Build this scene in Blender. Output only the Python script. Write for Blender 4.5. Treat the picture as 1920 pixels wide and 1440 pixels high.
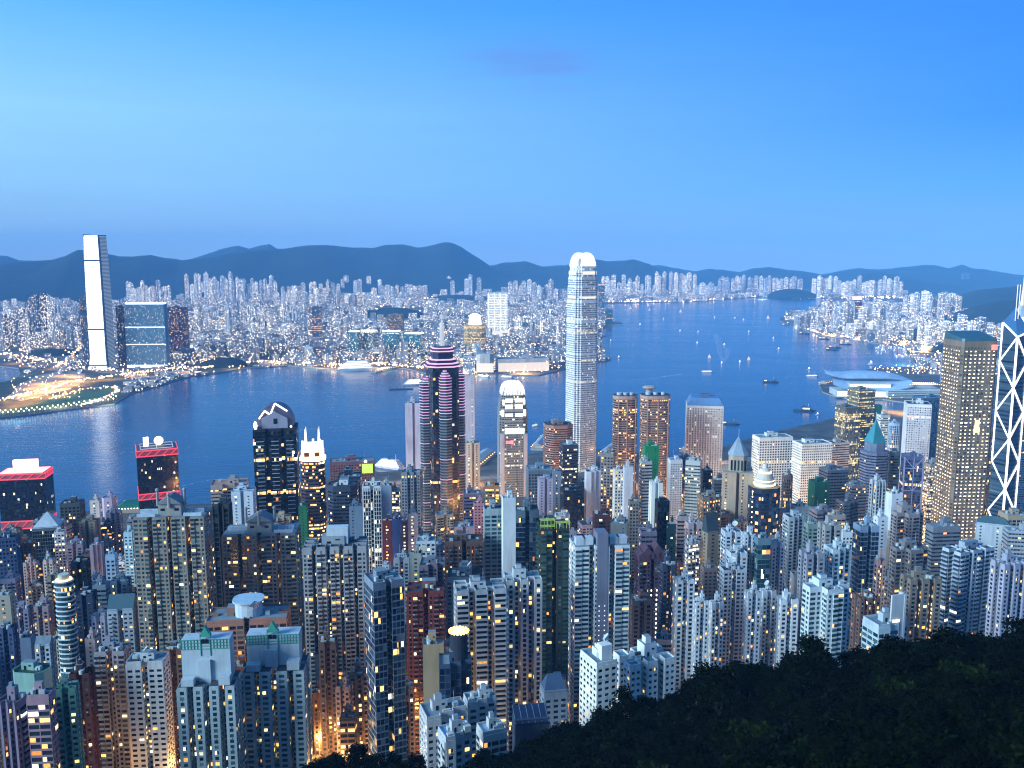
import bpy, bmesh, math, random
import numpy as np
from mathutils import Vector, noise

SC = bpy.context.scene
for _o in list(bpy.data.objects):
    bpy.data.objects.remove(_o)
COL = SC.collection
rng = random.Random(11)
R = math.radians

# ------------------------------------------------------------ camera
FP = 1650.0                                  # focal length in pixels of a 1920 px wide frame
PIT = math.atan(237.0 / FP)                  # pitch below the horizon
CZ = 400.0                                   # lookout height above the harbour
cd = bpy.data.cameras.new('camera'); cam = bpy.data.objects.new('camera', cd); COL.objects.link(cam)
cd.sensor_width = 36.0; cd.sensor_fit = 'HORIZONTAL'; cd.lens = 36.0 * FP / 1920.0
cd.clip_start = 1.0; cd.clip_end = 90000.0
cam.location = (0, 0, CZ); cam.rotation_euler = (math.pi / 2 - PIT, 0, 0)
SC.camera = cam
SC.view_settings.view_transform = 'Standard'; SC.view_settings.look = 'None'
SC.view_settings.exposure = 0.16; SC.view_settings.gamma = 1.0; SC.view_settings.use_curve_mapping = False
SC.cycles.use_denoising = True
SC.cycles.max_bounces = 5; SC.cycles.diffuse_bounces = 2; SC.cycles.glossy_bounces = 2
SC.cycles.transmission_bounces = 2; SC.cycles.volume_bounces = 1; SC.cycles.transparent_max_bounces = 4
SC.cycles.sample_clamp_indirect = 3.0; SC.cycles.sample_clamp_direct = 0.0
SC.cycles.caustics_reflective = False; SC.cycles.caustics_refractive = False
SC.cycles.use_light_tree = True; SC.cycles.pixel_filter_type = 'BLACKMAN_HARRIS'; SC.cycles.filter_width = 1.15

# ------------------------------------------------------------ sky (dusk: afterglow low on the left, deep blue on the right)
SUN_EL, SUN_AZ = R(22), R(-121)              # azimuth from +Y, negative = left; behind the camera's left shoulder
W = bpy.data.worlds.new('World'); SC.world = W; W.use_nodes = True
nt = W.node_tree; nt.nodes.clear()
def N(tree, t, **kw):
    n = tree.nodes.new(t)
    for k, v in kw.items():
        if k.startswith('i_'):
            n.inputs[int(k[2:]) if k[2:].isdigit() else k[2:].replace('_', ' ')].default_value = v
        else:
            setattr(n, k, v)
    return n
def srgb(r, g, b):
    f = lambda c: (c / 255 / 12.92) if c <= 10 else ((c / 255 + 0.055) / 1.055) ** 2.4
    return (f(r), f(g), f(b), 1)
def ramp(tree, fac, stops):
    n = tree.nodes.new('ShaderNodeValToRGB'); el = n.color_ramp.elements
    while len(el) < len(stops): el.new(0.5)
    for e, (p, c) in zip(el, stops): e.position = p; e.color = c
    tree.links.new(fac, n.inputs[0]); return n.outputs[0]
def math_(tree, op, a, b=None, c=None, clamp=False):
    n = tree.nodes.new('ShaderNodeMath'); n.operation = op; n.use_clamp = clamp
    for i, x in enumerate((a, b, c)):
        if x is None: continue
        if isinstance(x, (int, float)): n.inputs[i].default_value = x
        else: tree.links.new(x, n.inputs[i])
    return n.outputs[0]
def mixc(tree, f, a, b, mode='MIX'):
    n = tree.nodes.new('ShaderNodeMix'); n.data_type = 'RGBA'; n.blend_type = mode
    for i, x in ((0, f), (6, a), (7, b)):
        if isinstance(x, (int, float)): n.inputs[i].default_value = x
        elif isinstance(x, tuple): n.inputs[i].default_value = x
        else: tree.links.new(x, n.inputs[i])
    return n.outputs[2]
tc = N(nt, 'ShaderNodeTexCoord'); sx = N(nt, 'ShaderNodeSeparateXYZ')
nt.links.new(tc.outputs['Generated'], sx.inputs[0])
el = math_(nt, 'MULTIPLY', sx.outputs[2], 2.0, clamp=True)          # 0 horizon .. 1 at 30 degrees
e_ = lambda d: math.sin(R(d)) * 2
left = ramp(nt, el, [(0, srgb(150, 188, 224)), (e_(1.2), srgb(150, 192, 232)), (e_(4.5), srgb(150, 206, 248)), (e_(8.5), srgb(152, 214, 252)), (e_(15), srgb(92, 182, 252)), (1, srgb(40, 110, 215))])
right = ramp(nt, el, [(0, srgb(134, 176, 232)), (e_(1.2), srgb(124, 174, 236)), (e_(4), srgb(92, 168, 250)), (e_(8), srgb(60, 146, 246)), (e_(15), srgb(54, 134, 240)), (1, srgb(22, 86, 190))])
az = math_(nt, 'MULTIPLY_ADD', sx.outputs[0], 0.92, 0.5, clamp=True)
az = math_(nt, 'SMOOTH_MIN', az, 1.0, 0.05)
grad = mixc(nt, az, left, right)
# faint pinkish wisps of cloud
mp = N(nt, 'ShaderNodeMapping'); mp.inputs['Scale'].default_value = (3.0, 3.0, 26.0)
nt.links.new(tc.outputs['Generated'], mp.inputs[0])
cn = N(nt, 'ShaderNodeTexNoise', i_Scale=2.3, i_Detail=4.0, i_Roughness=0.55); nt.links.new(mp.outputs[0], cn.inputs['Vector'])
def bump1(val, c, w):
    d = math_(nt, 'MULTIPLY', math_(nt, 'SUBTRACT', val, c), 1.0 / w)
    return math_(nt, 'SUBTRACT', 1.0, math_(nt, 'MULTIPLY', d, d), clamp=True)
cl = math_(nt, 'MULTIPLY', bump1(sx.outputs[0], 0.02, 0.10), bump1(sx.outputs[2], 0.205, 0.035))
cl = math_(nt, 'MULTIPLY', cl, math_(nt, 'MULTIPLY_ADD', cn.outputs[0], 2.6, -1.1, clamp=True))
grad = mixc(nt, math_(nt, 'MULTIPLY', cl, 0.6), grad, srgb(110, 120, 205))
soft = math_(nt, 'MULTIPLY_ADD', cn.outputs[0], 0.09, 0.955)
grad = mixc(nt, 1.0, grad, soft, 'MULTIPLY')
sky = N(nt, 'ShaderNodeTexSky', sky_type='NISHITA', sun_disc=False, sun_elevation=SUN_EL, sun_rotation=SUN_AZ, altitude=400, air_density=1.0, dust_density=0.6, ozone_density=3.0)
skyt = mixc(nt, 1.0, sky.outputs[0], (0.045, 0.08, 0.13, 1), 'MULTIPLY')
# the physical sky carries the afterglow behind the lookout, the graded dusk sky the part ahead
fwd = math_(nt, 'MULTIPLY_ADD', sx.outputs[1], 2.2, 0.35, clamp=True)
tot = mixc(nt, fwd, skyt, grad)
zen = math_(nt, 'MULTIPLY_ADD', sx.outputs[2], 1.9, -1.0, clamp=True)     # overhead, out of the picture: still-bright dusk blue
tot = mixc(nt, zen, tot, (.09, .36, .68, 1))
bg = N(nt, 'ShaderNodeBackground', i_Strength=1.0); nt.links.new(tot, bg.inputs[0])
wo = N(nt, 'ShaderNodeOutputWorld'); nt.links.new(bg.outputs[0], wo.inputs[0])

# ------------------------------------------------------------ sun lamp: what is left of the sunset, very soft
sl = bpy.data.lights.new('sun', 'SUN'); sl.energy = 5.0; sl.angle = R(24); sl.color = (0.74, 0.92, 1.0)
so = bpy.data.objects.new('sun', sl); COL.objects.link(so); so.location = (-300, -300, 900)
_d = Vector((math.sin(SUN_AZ) * math.cos(SUN_EL), math.cos(SUN_AZ) * math.cos(SUN_EL), math.sin(SUN_EL)))
so.rotation_euler = _d.to_track_quat('Z', 'Y').to_euler()

# ------------------------------------------------------------ pixel -> place
cp, sp = math.cos(PIT), math.sin(PIT)
def ray(px, py):
    a, b = (px - 960) / FP, (720 - py) / FP
    return Vector((a, cp + b * sp, -sp + b * cp))
def at_z(px, py, z=0.0):
    d = ray(px, py); t = (z - CZ) / d.z
    return Vector((0, 0, CZ)) + d * t
def at_y(px, py, Y):
    d = ray(px, py); t = Y / d.y
    return Vector((0, 0, CZ)) + d * t
def to_px(v):
    x, y, z = v[0], v[1], v[2] - CZ
    t = y * cp - z * sp; u = y * sp + z * cp
    return 960 + FP * x / t, 720 - FP * u / t
def lerp(x, xs, ys):
    return float(np.interp(x, xs, ys))

# ------------------------------------------------------------ object bookkeeping
def tag(o, label=None, cat=None, group=None, kind=None):
    if label: o['label'] = label
    if cat: o['category'] = cat
    if group: o['group'] = group
    if kind: o['kind'] = kind
    return o
def thing(name, label, cat, loc=(0, 0, 0), rz=0.0, group=None):
    o = bpy.data.objects.new(name, None); COL.objects.link(o)
    o.empty_display_size = 1.0; o.location = loc; o.rotation_euler = (0, 0, rz)
    return tag(o, label, cat, group)
class MB:
    """collects quads, boxes, bars, prisms; build() links them as ONE mesh object"""
    def __init__(s): s.v = []; s.f = []; s.m = []
    def face(s, pts, mi=0):
        n = len(s.v); s.v.extend(pts); s.f.append(tuple(range(n, n + len(pts)))); s.m.append(mi)
    def box(s, x0, y0, z0, x1, y1, z1, mi=0, mt=None):
        n = len(s.v)
        s.v.extend([(x0, y0, z0), (x1, y0, z0), (x1, y1, z0), (x0, y1, z0), (x0, y0, z1), (x1, y0, z1), (x1, y1, z1), (x0, y1, z1)])
        for q in ((0, 3, 2, 1), (0, 1, 5, 4), (1, 2, 6, 5), (2, 3, 7, 6), (3, 0, 4, 7)):
            s.f.append(tuple(n + i for i in q)); s.m.append(mi)
        s.f.append((n + 4, n + 5, n + 6, n + 7)); s.m.append(mi if mt is None else mt)
    def obox(s, o, u, w, h, mi=0):
        """box from corner o along vectors u, w, h"""
        o, u, w, h = Vector(o), Vector(u), Vector(w), Vector(h); n = len(s.v)
        s.v.extend([tuple(p) for p in (o, o + u, o + u + w, o + w, o + h, o + u + h, o + u + w + h, o + w + h)])
        for q in ((0, 3, 2, 1), (0, 1, 5, 4), (1, 2, 6, 5), (2, 3, 7, 6), (3, 0, 4, 7), (4, 5, 6, 7)):
            s.f.append(tuple(n + i for i in q)); s.m.append(mi)
    def loft(s, rings, mi=0, cap0=False, cap1=True, mt=None):
        """rings: lists of 3-D points with equal counts"""
        n0 = len(s.v); k = len(rings[0])
        for r_ in rings: s.v.extend([tuple(p) for p in r_])
        for a in range(len(rings) - 1):
            for i in range(k):
                j = (i + 1) % k
                s.f.append((n0 + a * k + i, n0 + a * k + j, n0 + (a + 1) * k + j, n0 + (a + 1) * k + i)); s.m.append(mi)
        if cap0: s.f.append(tuple(n0 + i for i in reversed(range(k)))); s.m.append(mi)
        if cap1: s.f.append(tuple(n0 + (len(rings) - 1) * k + i for i in range(k))); s.m.append(mi if mt is None else mt)
    def prism(s, poly, z0, z1, mi=0, mt=None, cap0=False):
        s.loft([[(x, y, z0) for x, y in poly], [(x, y, z1) for x, y in poly]], mi, cap0, True, mt)
    def cyl(s, x, y, z0, z1, r0, r1=None, n=10, mi=0):
        r1 = r0 if r1 is None else r1
        s.loft([[(x + r * math.cos(2 * math.pi * i / n), y + r * math.sin(2 * math.pi * i / n), z) for i in range(n)] for r, z in ((r0, z0), (r1, z1))], mi)
    def bar(s, p, q, r, n=4, mi=0):
        p, q = Vector(p), Vector(q); d = (q - p).normalized()
        a = d.cross(Vector((0, 0, 1)) if abs(d.z) < .9 else Vector((1, 0, 0))).normalized(); b = d.cross(a)
        s.loft([[c + (a * math.cos(2 * math.pi * (i + .5) / n) + b * math.sin(2 * math.pi * (i + .5) / n)) * r for i in range(n)] for c in (q, p)], mi, True, True)
    def sphere(s, c, rx, ry=None, rz=None, n=10, m=6, mi=0):
        ry = rx if ry is None else ry; rz = rx if rz is None else rz
        s.loft([[(c[0] + rx * math.cos(math.pi * (k / m - .5)) * math.cos(2 * math.pi * i / n), c[1] + ry * math.cos(math.pi * (k / m - .5)) * math.sin(2 * math.pi * i / n), c[2] + rz * math.sin(math.pi * (k / m - .5))) for i in range(n)] for k in range(m + 1)], mi)
    def build(s, name, mats, parent=None, loc=None, smooth=False):
        me = bpy.data.meshes.new(name)
        nv, nf = len(s.v), len(s.f)
        me.vertices.add(nv); me.vertices.foreach_set('co', np.array(s.v, dtype=np.float32).ravel())
        ls = np.fromiter((len(f) for f in s.f), dtype=np.int32, count=nf)
        idx = np.fromiter((i for f in s.f for i in f), dtype=np.int32, count=int(ls.sum()))
        me.loops.add(len(idx)); me.loops.foreach_set('vertex_index', idx)
        me.polygons.add(nf); st = np.zeros(nf, dtype=np.int32); st[1:] = np.cumsum(ls)[:-1]
        me.polygons.foreach_set('loop_start', st)
        me.polygons.foreach_set('material_index', np.array(s.m, dtype=np.int32))
        me.polygons.foreach_set('use_smooth', np.full(nf, bool(smooth)))
        me.update(calc_edges=True)
        for m in (mats if isinstance(mats, (list, tuple)) else [mats]): me.materials.append(m)
        o = bpy.data.objects.new(name, me); COL.objects.link(o)
        if parent: o.parent = parent
        if loc is not None: o.location = loc
        return o

# ------------------------------------------------------------ materials
def new_mat(name):
    m = bpy.data.materials.new(name); m.use_nodes = True; t = m.node_tree
    b = t.nodes['Principled BSDF']; return m, t, b
_wall = {}
def wall(r, g=None, b=None, rough=.85, spec=.3):
    """painted / tiled wall: base colour with large weathering patches and fine vertical streaks"""
    key = (r, g, b, rough)
    if key in _wall: return _wall[key]
    m, t, p = new_mat('wall_paint'); g = r if g is None else g; b = g if b is None else b
    r, g, b = r ** 1.38 * .93, g ** 1.38, b ** 1.38 * .98
    gp = N(t, 'ShaderNodeNewGeometry'); mpg = N(t, 'ShaderNodeMapping'); mpg.inputs['Scale'].default_value = (.35, .35, .035)
    t.links.new(gp.outputs['Position'], mpg.inputs[0])
    n1 = N(t, 'ShaderNodeTexNoise', i_Scale=1.0, i_Detail=5.0, i_Roughness=.65); t.links.new(mpg.outputs[0], n1.inputs['Vector'])
    n2 = N(t, 'ShaderNodeTexNoise', i_Scale=.045, i_Detail=2.0); t.links.new(gp.outputs['Position'], n2.inputs['Vector'])
    f = math_(t, 'ADD', math_(t, 'MULTIPLY', n1.outputs[0], .55), math_(t, 'MULTIPLY', n2.outputs[0], .45))
    c = ramp(t, f, [(.30, (r * .66, g * .66, b * .68, 1)), (.52, (r, g, b, 1)), (.72, (min(r * 1.10, .9), min(g * 1.10, .9), min(b * 1.1, .9), 1))])
    t.links.new(c, p.inputs['Base Color']); p.inputs['Roughness'].default_value = rough; p.inputs['Specular IOR Level'].default_value = spec
    _wall[key] = m; return m
_glass = {}
def glass(r=.02, g=.032, b=.055, var=1.0, rough=.14, spec=.6):
    """window glass; every pane a little different (curtains, tint)"""
    key = (r, g, b, var, rough, spec)
    if key in _glass: return _glass[key]
    m, t, p = new_mat('window_glass'); gp = N(t, 'ShaderNodeNewGeometry')
    c = ramp(t, gp.outputs['Random Per Island'], [(0, (r * .35, g * .35, b * .4, 1)), (.45, (r, g, b, 1)), (.8, (r + .04 * var, g + .06 * var, b + .065 * var, 1)), (.93, (r + .05 * var, g + .11 * var, b + .11 * var, 1)), (1, (r + .25 * var, g + .26 * var, b + .25 * var, 1))])
    t.links.new(c, p.inputs['Base Color']); p.inputs['Roughness'].default_value = rough; p.inputs['Specular IOR Level'].default_value = spec
    _glass[key] = m; return m
WARM = [(0, (1, .30, .05, 1)), (.22, (1, .42, .08, 1)), (.5, (1, .58, .16, 1)), (.75, (1, .74, .30, 1)), (.9, (1, .88, .62, 1)), (1, (.86, 1, .80, 1))]
COOL = [(0, (1, .72, .34, 1)), (.4, (1, .82, .50, 1)), (.8, (1, .93, .75, 1)), (1, (.85, .95, 1, 1))]
_lit = {}
def lit_mat(stops=None, strength=1.6, by='island', key='warm'):
    k = (key, strength, by)
    if k in _lit: return _lit[k]
    m, t, p = new_mat('lit_window'); m.cycles.emission_sampling = 'NONE'
    if by == 'island': rnd = N(t, 'ShaderNodeNewGeometry').outputs['Random Per Island']
    else: rnd = N(t, 'ShaderNodeObjectInfo').outputs['Random']
    c = ramp(t, rnd, stops or WARM)
    gp = N(t, 'ShaderNodeNewGeometry')
    nn = N(t, 'ShaderNodeTexNoise', i_Scale=.9, i_Detail=2.0); t.links.new(gp.outputs['Position'], nn.inputs['Vector'])
    j = math_(t, 'MULTIPLY', rnd, 17.31); j = math_(t, 'FRACT', j)
    s_ = math_(t, 'MULTIPLY', math_(t, 'MULTIPLY_ADD', j, 1.1, .35), math_(t, 'MULTIPLY_ADD', nn.outputs[0], 1.6, .1))
    t.links.new(c, p.inputs['Emission Color']); t.links.new(math_(t, 'MULTIPLY', s_, strength), p.inputs['Emission Strength'])
    p.inputs['Base Color'].default_value = (.05, .04, .03, 1)
    _lit[k] = m; return m
_em = {}
def emit(r, g, b, s, sample=False):
    k = (r, g, b, s)
    if k in _em: return _em[k]
    m, t, p = new_mat('surface_glow'); p.inputs['Base Color'].default_value = (.1, .1, .1, 1)
    p.inputs['Emission Color'].default_value = (r, g, b, 1); p.inputs['Emission Strength'].default_value = s
    m.cycles.emission_sampling = 'AUTO' if sample else 'NONE'
    _em[k] = m; return m
def plain(r, g, b, rough=.7, metal=0.0, spec=.4):
    k = ('p', r, g, b, rough, metal)
    if k in _em: return _em[k]
    m, t, p = new_mat('surface'); gp = N(t, 'ShaderNodeNewGeometry')
    n1 = N(t, 'ShaderNodeTexNoise', i_Scale=.25, i_Detail=4.0); t.links.new(gp.outputs['Position'], n1.inputs['Vector'])
    c = ramp(t, n1.outputs[0], [(.3, (r * .75, g * .75, b * .75, 1)), (.7, (min(1, r * 1.15), min(1, g * 1.15), min(1, b * 1.15), 1))])
    t.links.new(c, p.inputs['Base Color']); p.inputs['Roughness'].default_value = rough; p.inputs['Metallic'].default_value = metal
    p.inputs['Specular IOR Level'].default_value = spec
    _em[k] = m; return m
def copy_tree(o, parent=None):
    c = o.copy(); COL.objects.link(c)
    if parent: c.parent = parent
    for ch in list(o.children): copy_tree(ch, c)
    return c
# ============================================================ WATER, LAND, HILLS
def world_pos(t, scale=(1, 1, 1), rz=0.0):
    gp = N(t, 'ShaderNodeNewGeometry'); mpn = N(t, 'ShaderNodeMapping'); mpn.inputs['Scale'].default_value = scale
    mpn.inputs['Rotation'].default_value = (0, 0, rz)
    t.links.new(gp.outputs['Position'], mpn.inputs[0]); return mpn.outputs[0]
m, t, p = new_mat('harbour_water')
w1 = N(t, 'ShaderNodeTexNoise', i_Scale=1.0, i_Detail=5.0, i_Roughness=.62); t.links.new(world_pos(t, (.030, .075, .05), .25), w1.inputs['Vector'])
w2 = N(t, 'ShaderNodeTexNoise', i_Scale=1.0, i_Detail=3.0); t.links.new(world_pos(t, (.0022, .009, .004), .12), w2.inputs['Vector'])
bm_ = N(t, 'ShaderNodeBump', i_Strength=.34, i_Distance=2.2)
t.links.new(math_(t, 'ADD', w1.outputs[0], math_(t, 'MULTIPLY', w2.outputs[0], 1.2)), bm_.inputs['Height'])
t.links.new(bm_.outputs[0], p.inputs['Normal'])
t.links.new(ramp(t, w2.outputs[0], [(.3, (.003, .058, .16, 1)), (.62, (.006, .082, .215, 1)), (.8, (.012, .108, .26, 1))]), p.inputs['Base Color'])
p.inputs['IOR'].default_value = 1.33; p.inputs['Specular IOR Level'].default_value = .26
t.links.new(math_(t, 'MULTIPLY_ADD', w2.outputs[0], .16, .09), p.inputs['Roughness'])
WATER = m
b = MB(); b.face([(-13900, -850, 0), (13900, -850, 0), (13900, 14600, 0), (-13900, 14600, 0)])
tag(b.build('harbour_water', WATER), kind='structure')

def ground_mat(name, stops, scale, rough=.9, det=6.0):
    m, t, p = new_mat(name); n1 = N(t, 'ShaderNodeTexNoise', i_Scale=scale, i_Detail=det, i_Roughness=.6)
    t.links.new(world_pos(t), n1.inputs['Vector']); t.links.new(ramp(t, n1.outputs[0], stops), p.inputs['Base Color'])
    p.inputs['Roughness'].default_value = rough; return m
CITYG = ground_mat('city_ground', [(.3, (.03, .03, .033, 1)), (.5, (.07, .068, .066, 1)), (.7, (.14, .13, .12, 1))], .02)
FARG = ground_mat('far_city_ground', [(.34, (.03, .045, .035, 1)), (.5, (.09, .085, .08, 1)), (.66, (.22, .20, .18, 1))], .006)
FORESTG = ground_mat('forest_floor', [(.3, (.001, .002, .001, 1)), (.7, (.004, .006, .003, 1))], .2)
HILLM = ground_mat('hill_woods', [(.35, (.003, .010, .010, 1)), (.55, (.007, .018, .016, 1)), (.75, (.018, .030, .026, 1))], .004)
QUAY = plain(.30, .29, .27, .9)

# near shore of the island: pixel of the water's edge
SHX = [-300, 0, 120, 240, 400, 480, 560, 640, 700, 760, 800, 860, 930, 1000, 1130, 1200, 1270, 1290, 1380, 1440, 1500, 1560, 1600, 1700, 1800, 1960, 2300]
SHY = [1010, 985, 965, 948, 945, 930, 905, 892, 886, 882, 876, 866, 856, 850, 842, 850, 860, 858, 830, 812, 798, 785, 768, 768, 775, 780, 780]
# silhouette of the foreground hill (canopy line, pixels)
FSX = [-400, 0, 300, 450, 540, 640, 760, 880, 940, 1000, 1090, 1180, 1300, 1400, 1480, 1560, 1640, 1720, 1800, 1920, 2400]
FSY = [1720, 1620, 1540, 1475, 1408, 1402, 1418, 1410, 1388, 1362, 1345, 1312, 1290, 1252, 1242, 1230, 1222, 1214, 1204, 1202, 1196]
def hill_R(px): return lerp(px, [400, 900, 1300, 1900], [285, 265, 235, 225])
CITYY = [0, 300, 350, 400, 450, 500, 600, 700, 800, 900, 1000, 1150, 9000]
CITYZ = [215, 190, 165, 135, 110, 92, 66, 46, 30, 18, 9, 3, 3]
def city_z(x, y):
    az = x / max(y, 50.0)
    return lerp(y, CITYY, CITYZ) + (18 * max(0, min(1, (az + .1) * 1.6)) if y < 760 else 0) * max(0, min(1, (760 - y) / 200))
def az_px(x, y):
    r_ = math.hypot(x, y); return 960 + FP * (x / max(y, 1e-3)) / cp * 1.09
def hill_z(x, y):
    """forest floor of the lookout's hill (5 m under the canopy line)"""
    r_ = math.hypot(x, y); px = max(-400, min(2400, az_px(x, y))); Rr = hill_R(px)
    d = ray(px, lerp(px, FSX, FSY)); th = -d.z / math.hypot(d.x, d.y)
    zr = CZ - Rr * th - 9.0
    if r_ <= Rr: return min(zr + (Rr - r_) * .24, 392 - .68 * r_ if r_ < 108 else 999)
    return zr - (r_ - Rr) * 1.15
def ground_z(x, y):
    return max(city_z(x, y), hill_z(x, y) if math.hypot(x, y) < 900 else -99)
def shore_y(px): return at_z(px, lerp(px, SHX, SHY), 3.0).y

b = MB(); na, ny = 150, 150; rows = []
for i in range(na + 1):
    px = -420 + i * (2760 / na)
    ysh = shore_y(max(-300, min(2300, px))); col_ = []
    for j in range(ny + 1):
        s_ = j / ny; y = 6 + (ysh - 6) * (s_ ** 1.7)
        x = (px - 960) / FP / 1.09 * cp * y
        if s_ > .75:                                       # towards the quay use the true direction
            pt = at_z(px, lerp(px, SHX, SHY), 3.0); k = (s_ - .75) / .25
            x = x * (1 - k) + pt.x * y / ysh * k
        col_.append((x, y, ground_z(x, y)))
    col_.append((col_[-1][0], col_[-1][1] + .5, -4)); rows.append(col_)
n = ny + 2
for col_ in rows: b.v.extend(col_)
for i in range(na):
    for j in range(n - 1):
        a_ = i * n + j; b.f.append((a_, a_ + n, a_ + n + 1, a_ + 1))
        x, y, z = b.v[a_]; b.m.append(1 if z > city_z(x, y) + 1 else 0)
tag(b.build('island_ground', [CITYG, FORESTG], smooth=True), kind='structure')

def land(name, pix, z, mat):
    pts = [at_z(px, py, z) for px, py in pix]; b = MB()
    poly = [(q.x, q.y) for q in pts]
    a_ = sum(poly[i][0] * poly[(i + 1) % len(poly)][1] - poly[(i + 1) % len(poly)][0] * poly[i][1] for i in range(len(poly)))
    if a_ < 0: poly.reverse()
    b.prism(poly, -4, z, 1, 0)
    tag(b.build(name, [mat, QUAY]), kind='structure'); return poly
KOW = land('kowloon_ground', [(-300, 530), (-300, 684), (0, 686), (34, 690), (38, 702), (20, 714), (0, 722), (-300, 726), (-300, 790), (0, 783), (60, 777), (120, 768), (215, 757), (222, 752), (245, 738), (300, 722), (345, 708), (400, 700), (460, 690), (540, 685), (572, 688), (640, 692), (700, 688), (760, 690), (800, 700), (860, 706), (885, 708), (905, 700), (945, 698), (960, 703), (1010, 703), (1050, 694), (1065, 688), (1100, 680), (1142, 676), (1140, 672), (1123, 668), (1122, 622), (1145, 608), (1166, 608), (1166, 605), (1148, 603), (1135, 590), (1124, 570), (1200, 568), (1300, 566), (1360, 562), (1400, 558), (1470, 556), (1540, 560), (1580, 556), (1700, 553), (1700, 530)], 3.0, FARG)
EAST = land('eastern_ground', [(2400, 705), (1760, 705), (1725, 694), (1708, 672), (1700, 660), (1690, 650), (1600, 637), (1540, 628), (1490, 613), (1463, 602), (1462, 596), (1480, 590), (1530, 580), (1540, 566), (1570, 559), (1720, 552), (2400, 552)], 3.2, FARG)
CONV = land('convention_island', [(1537, 722), (1542, 734), (1560, 741), (1600, 748), (1655, 748), (1720, 757), (1800, 766), (2100, 770), (2100, 692), (1760, 690), (1700, 688), (1640, 690), (1560, 706)], 3.4, CITYG)

# ---- hills: every ridge is a range with a front slope, a crest and a back slope
def ridge(name, pts, dist, depth, mat=None, amp=1.0):
    xs = [q[0] for q in pts]; ys = [q[1] for q in pts]; b = MB(); nx, nd = 150, 16
    for i in range(nx + 1):
        px = xs[0] + (xs[-1] - xs[0]) * i / nx; D = dist(px) if callable(dist) else dist
        zc = at_y(px, lerp(px, xs, ys), D); zc = zc.z
        for j in range(nd + 1):
            s_ = j / nd * 2 - 1; Y = D + s_ * depth
            x = (px - 960) / FP * D / cp * (1 + (Y - D) / D * .6) * .985
            prof = 1 - abs(s_) ** 1.25
            nz = noise.fractal(Vector((x / 900, Y / 900, 3.1)), 1.0, 2.0, 5) * 70 * amp * prof * min(1, abs(s_) * 2.5)
            fine = noise.fractal(Vector((x / 160, Y / 160, 1.7)), 1.0, 2.0, 4) * 9 * amp
            b.v.append((x, Y, max(-6, zc * prof + nz + fine * prof) if zc > 0 else -6))
    for i in range(nx):
        for j in range(nd):
            a_ = i * (nd + 1) + j; b.f.append((a_, a_ + nd + 1, a_ + nd + 2, a_ + 1)); b.m.append(0)
    tag(b.build(name, mat or HILLM, smooth=True), kind='structure')
ridge('hills', [(-260, 505), (0, 498), (40, 492), (100, 487), (130, 478), (152, 469), (175, 471), (200, 474), (230, 482), (260, 480), (285, 478), (315, 484), (345, 488), (400, 482), (460, 470), (500, 468), (540, 466), (580, 460), (615, 459), (660, 464), (700, 465), (720, 460), (755, 457), (785, 464), (810, 460), (832, 454), (845, 454), (865, 462), (890, 480), (920, 498), (960, 520), (1000, 545)], lambda px: lerp(px, [0, 400, 900], [8600, 9800, 11200]), 1500)
ridge('hills', [(340, 492), (380, 480), (410, 470), (430, 464), (450, 460), (470, 467), (495, 460), (508, 458), (530, 470), (600, 490)], 13400, 1300)
ridge('hills', [(-260, 490), (0, 479), (18, 480), (40, 488), (90, 489), (130, 492), (200, 500)], 13400, 1300)
ridge('hills', [(880, 530), (920, 498), (945, 492), (985, 490), (1030, 503), (1060, 497), (1085, 490), (1110, 486), (1135, 489), (1160, 489), (1185, 486), (1215, 494), (1235, 506), (1270, 522), (1330, 545)], 11800, 1300)
ridge('hills', [(860, 512), (960, 504), (1050, 498), (1120, 502), (1230, 497), (1270, 503), (1300, 509), (1330, 504), (1400, 511), (1500, 514), (1580, 516), (1700, 520)], 13500, 1300)
ridge('hills', [(1330, 545), (1380, 512), (1410, 503), (1440, 500), (1470, 505), (1500, 508), (1540, 515), (1580, 506), (1605, 503), (1650, 505), (1700, 500), (1730, 497), (1750, 497), (1775, 503), (1795, 498), (1802, 496), (1815, 502), (1840, 505), (1860, 508), (1900, 515), (1960, 520), (2200, 528)], 12600, 1500)
ridge('hills', [(1555, 545), (1600, 520), (1620, 513), (1650, 511), (1680, 515), (1720, 524), (1760, 531), (1820, 540), (1900, 548)], 11000, 900)
ridge('hills', [(1690, 600), (1760, 585), (1790, 562), (1815, 548), (1850, 541), (1900, 537), (1960, 532), (2300, 520)], 6900, 1100)
ridge('hills', [(1775, 632), (1800, 605), (1830, 580), (1870, 566), (1930, 556), (2200, 540)], 5200, 800)
def knoll(px, py, wpx, hpx):
    q = at_z(px, py, 3); k = q.y / cp / FP; b = MB(); rx, hz = wpx * k / 2, hpx * k * 1.1; n = 40; rings = []
    for a_ in range(9):
        f = a_ / 8; r_ = math.cos(f * math.pi / 2) * .98 + .02
        rings.append([(rx * r_ * math.cos(2 * math.pi * i / n) * (1 + .13 * noise.noise((math.cos(2 * math.pi * i / n) * 2 + px, math.sin(2 * math.pi * i / n) * 2, f * 2))), rx * .8 * r_ * math.sin(2 * math.pi * i / n) * (1 + .13 * noise.noise((math.cos(2 * math.pi * i / n) * 2 + px, math.sin(2 * math.pi * i / n) * 2, f * 2))), hz * math.sin(f * math.pi / 2) * (1 + .16 * noise.noise((i * .5, f * 3, px)))) for i in range(n)])
    b.loft(rings); tag(b.build('hill', HILLM, loc=(q.x, q.y, 2), smooth=True), kind='structure')
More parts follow.
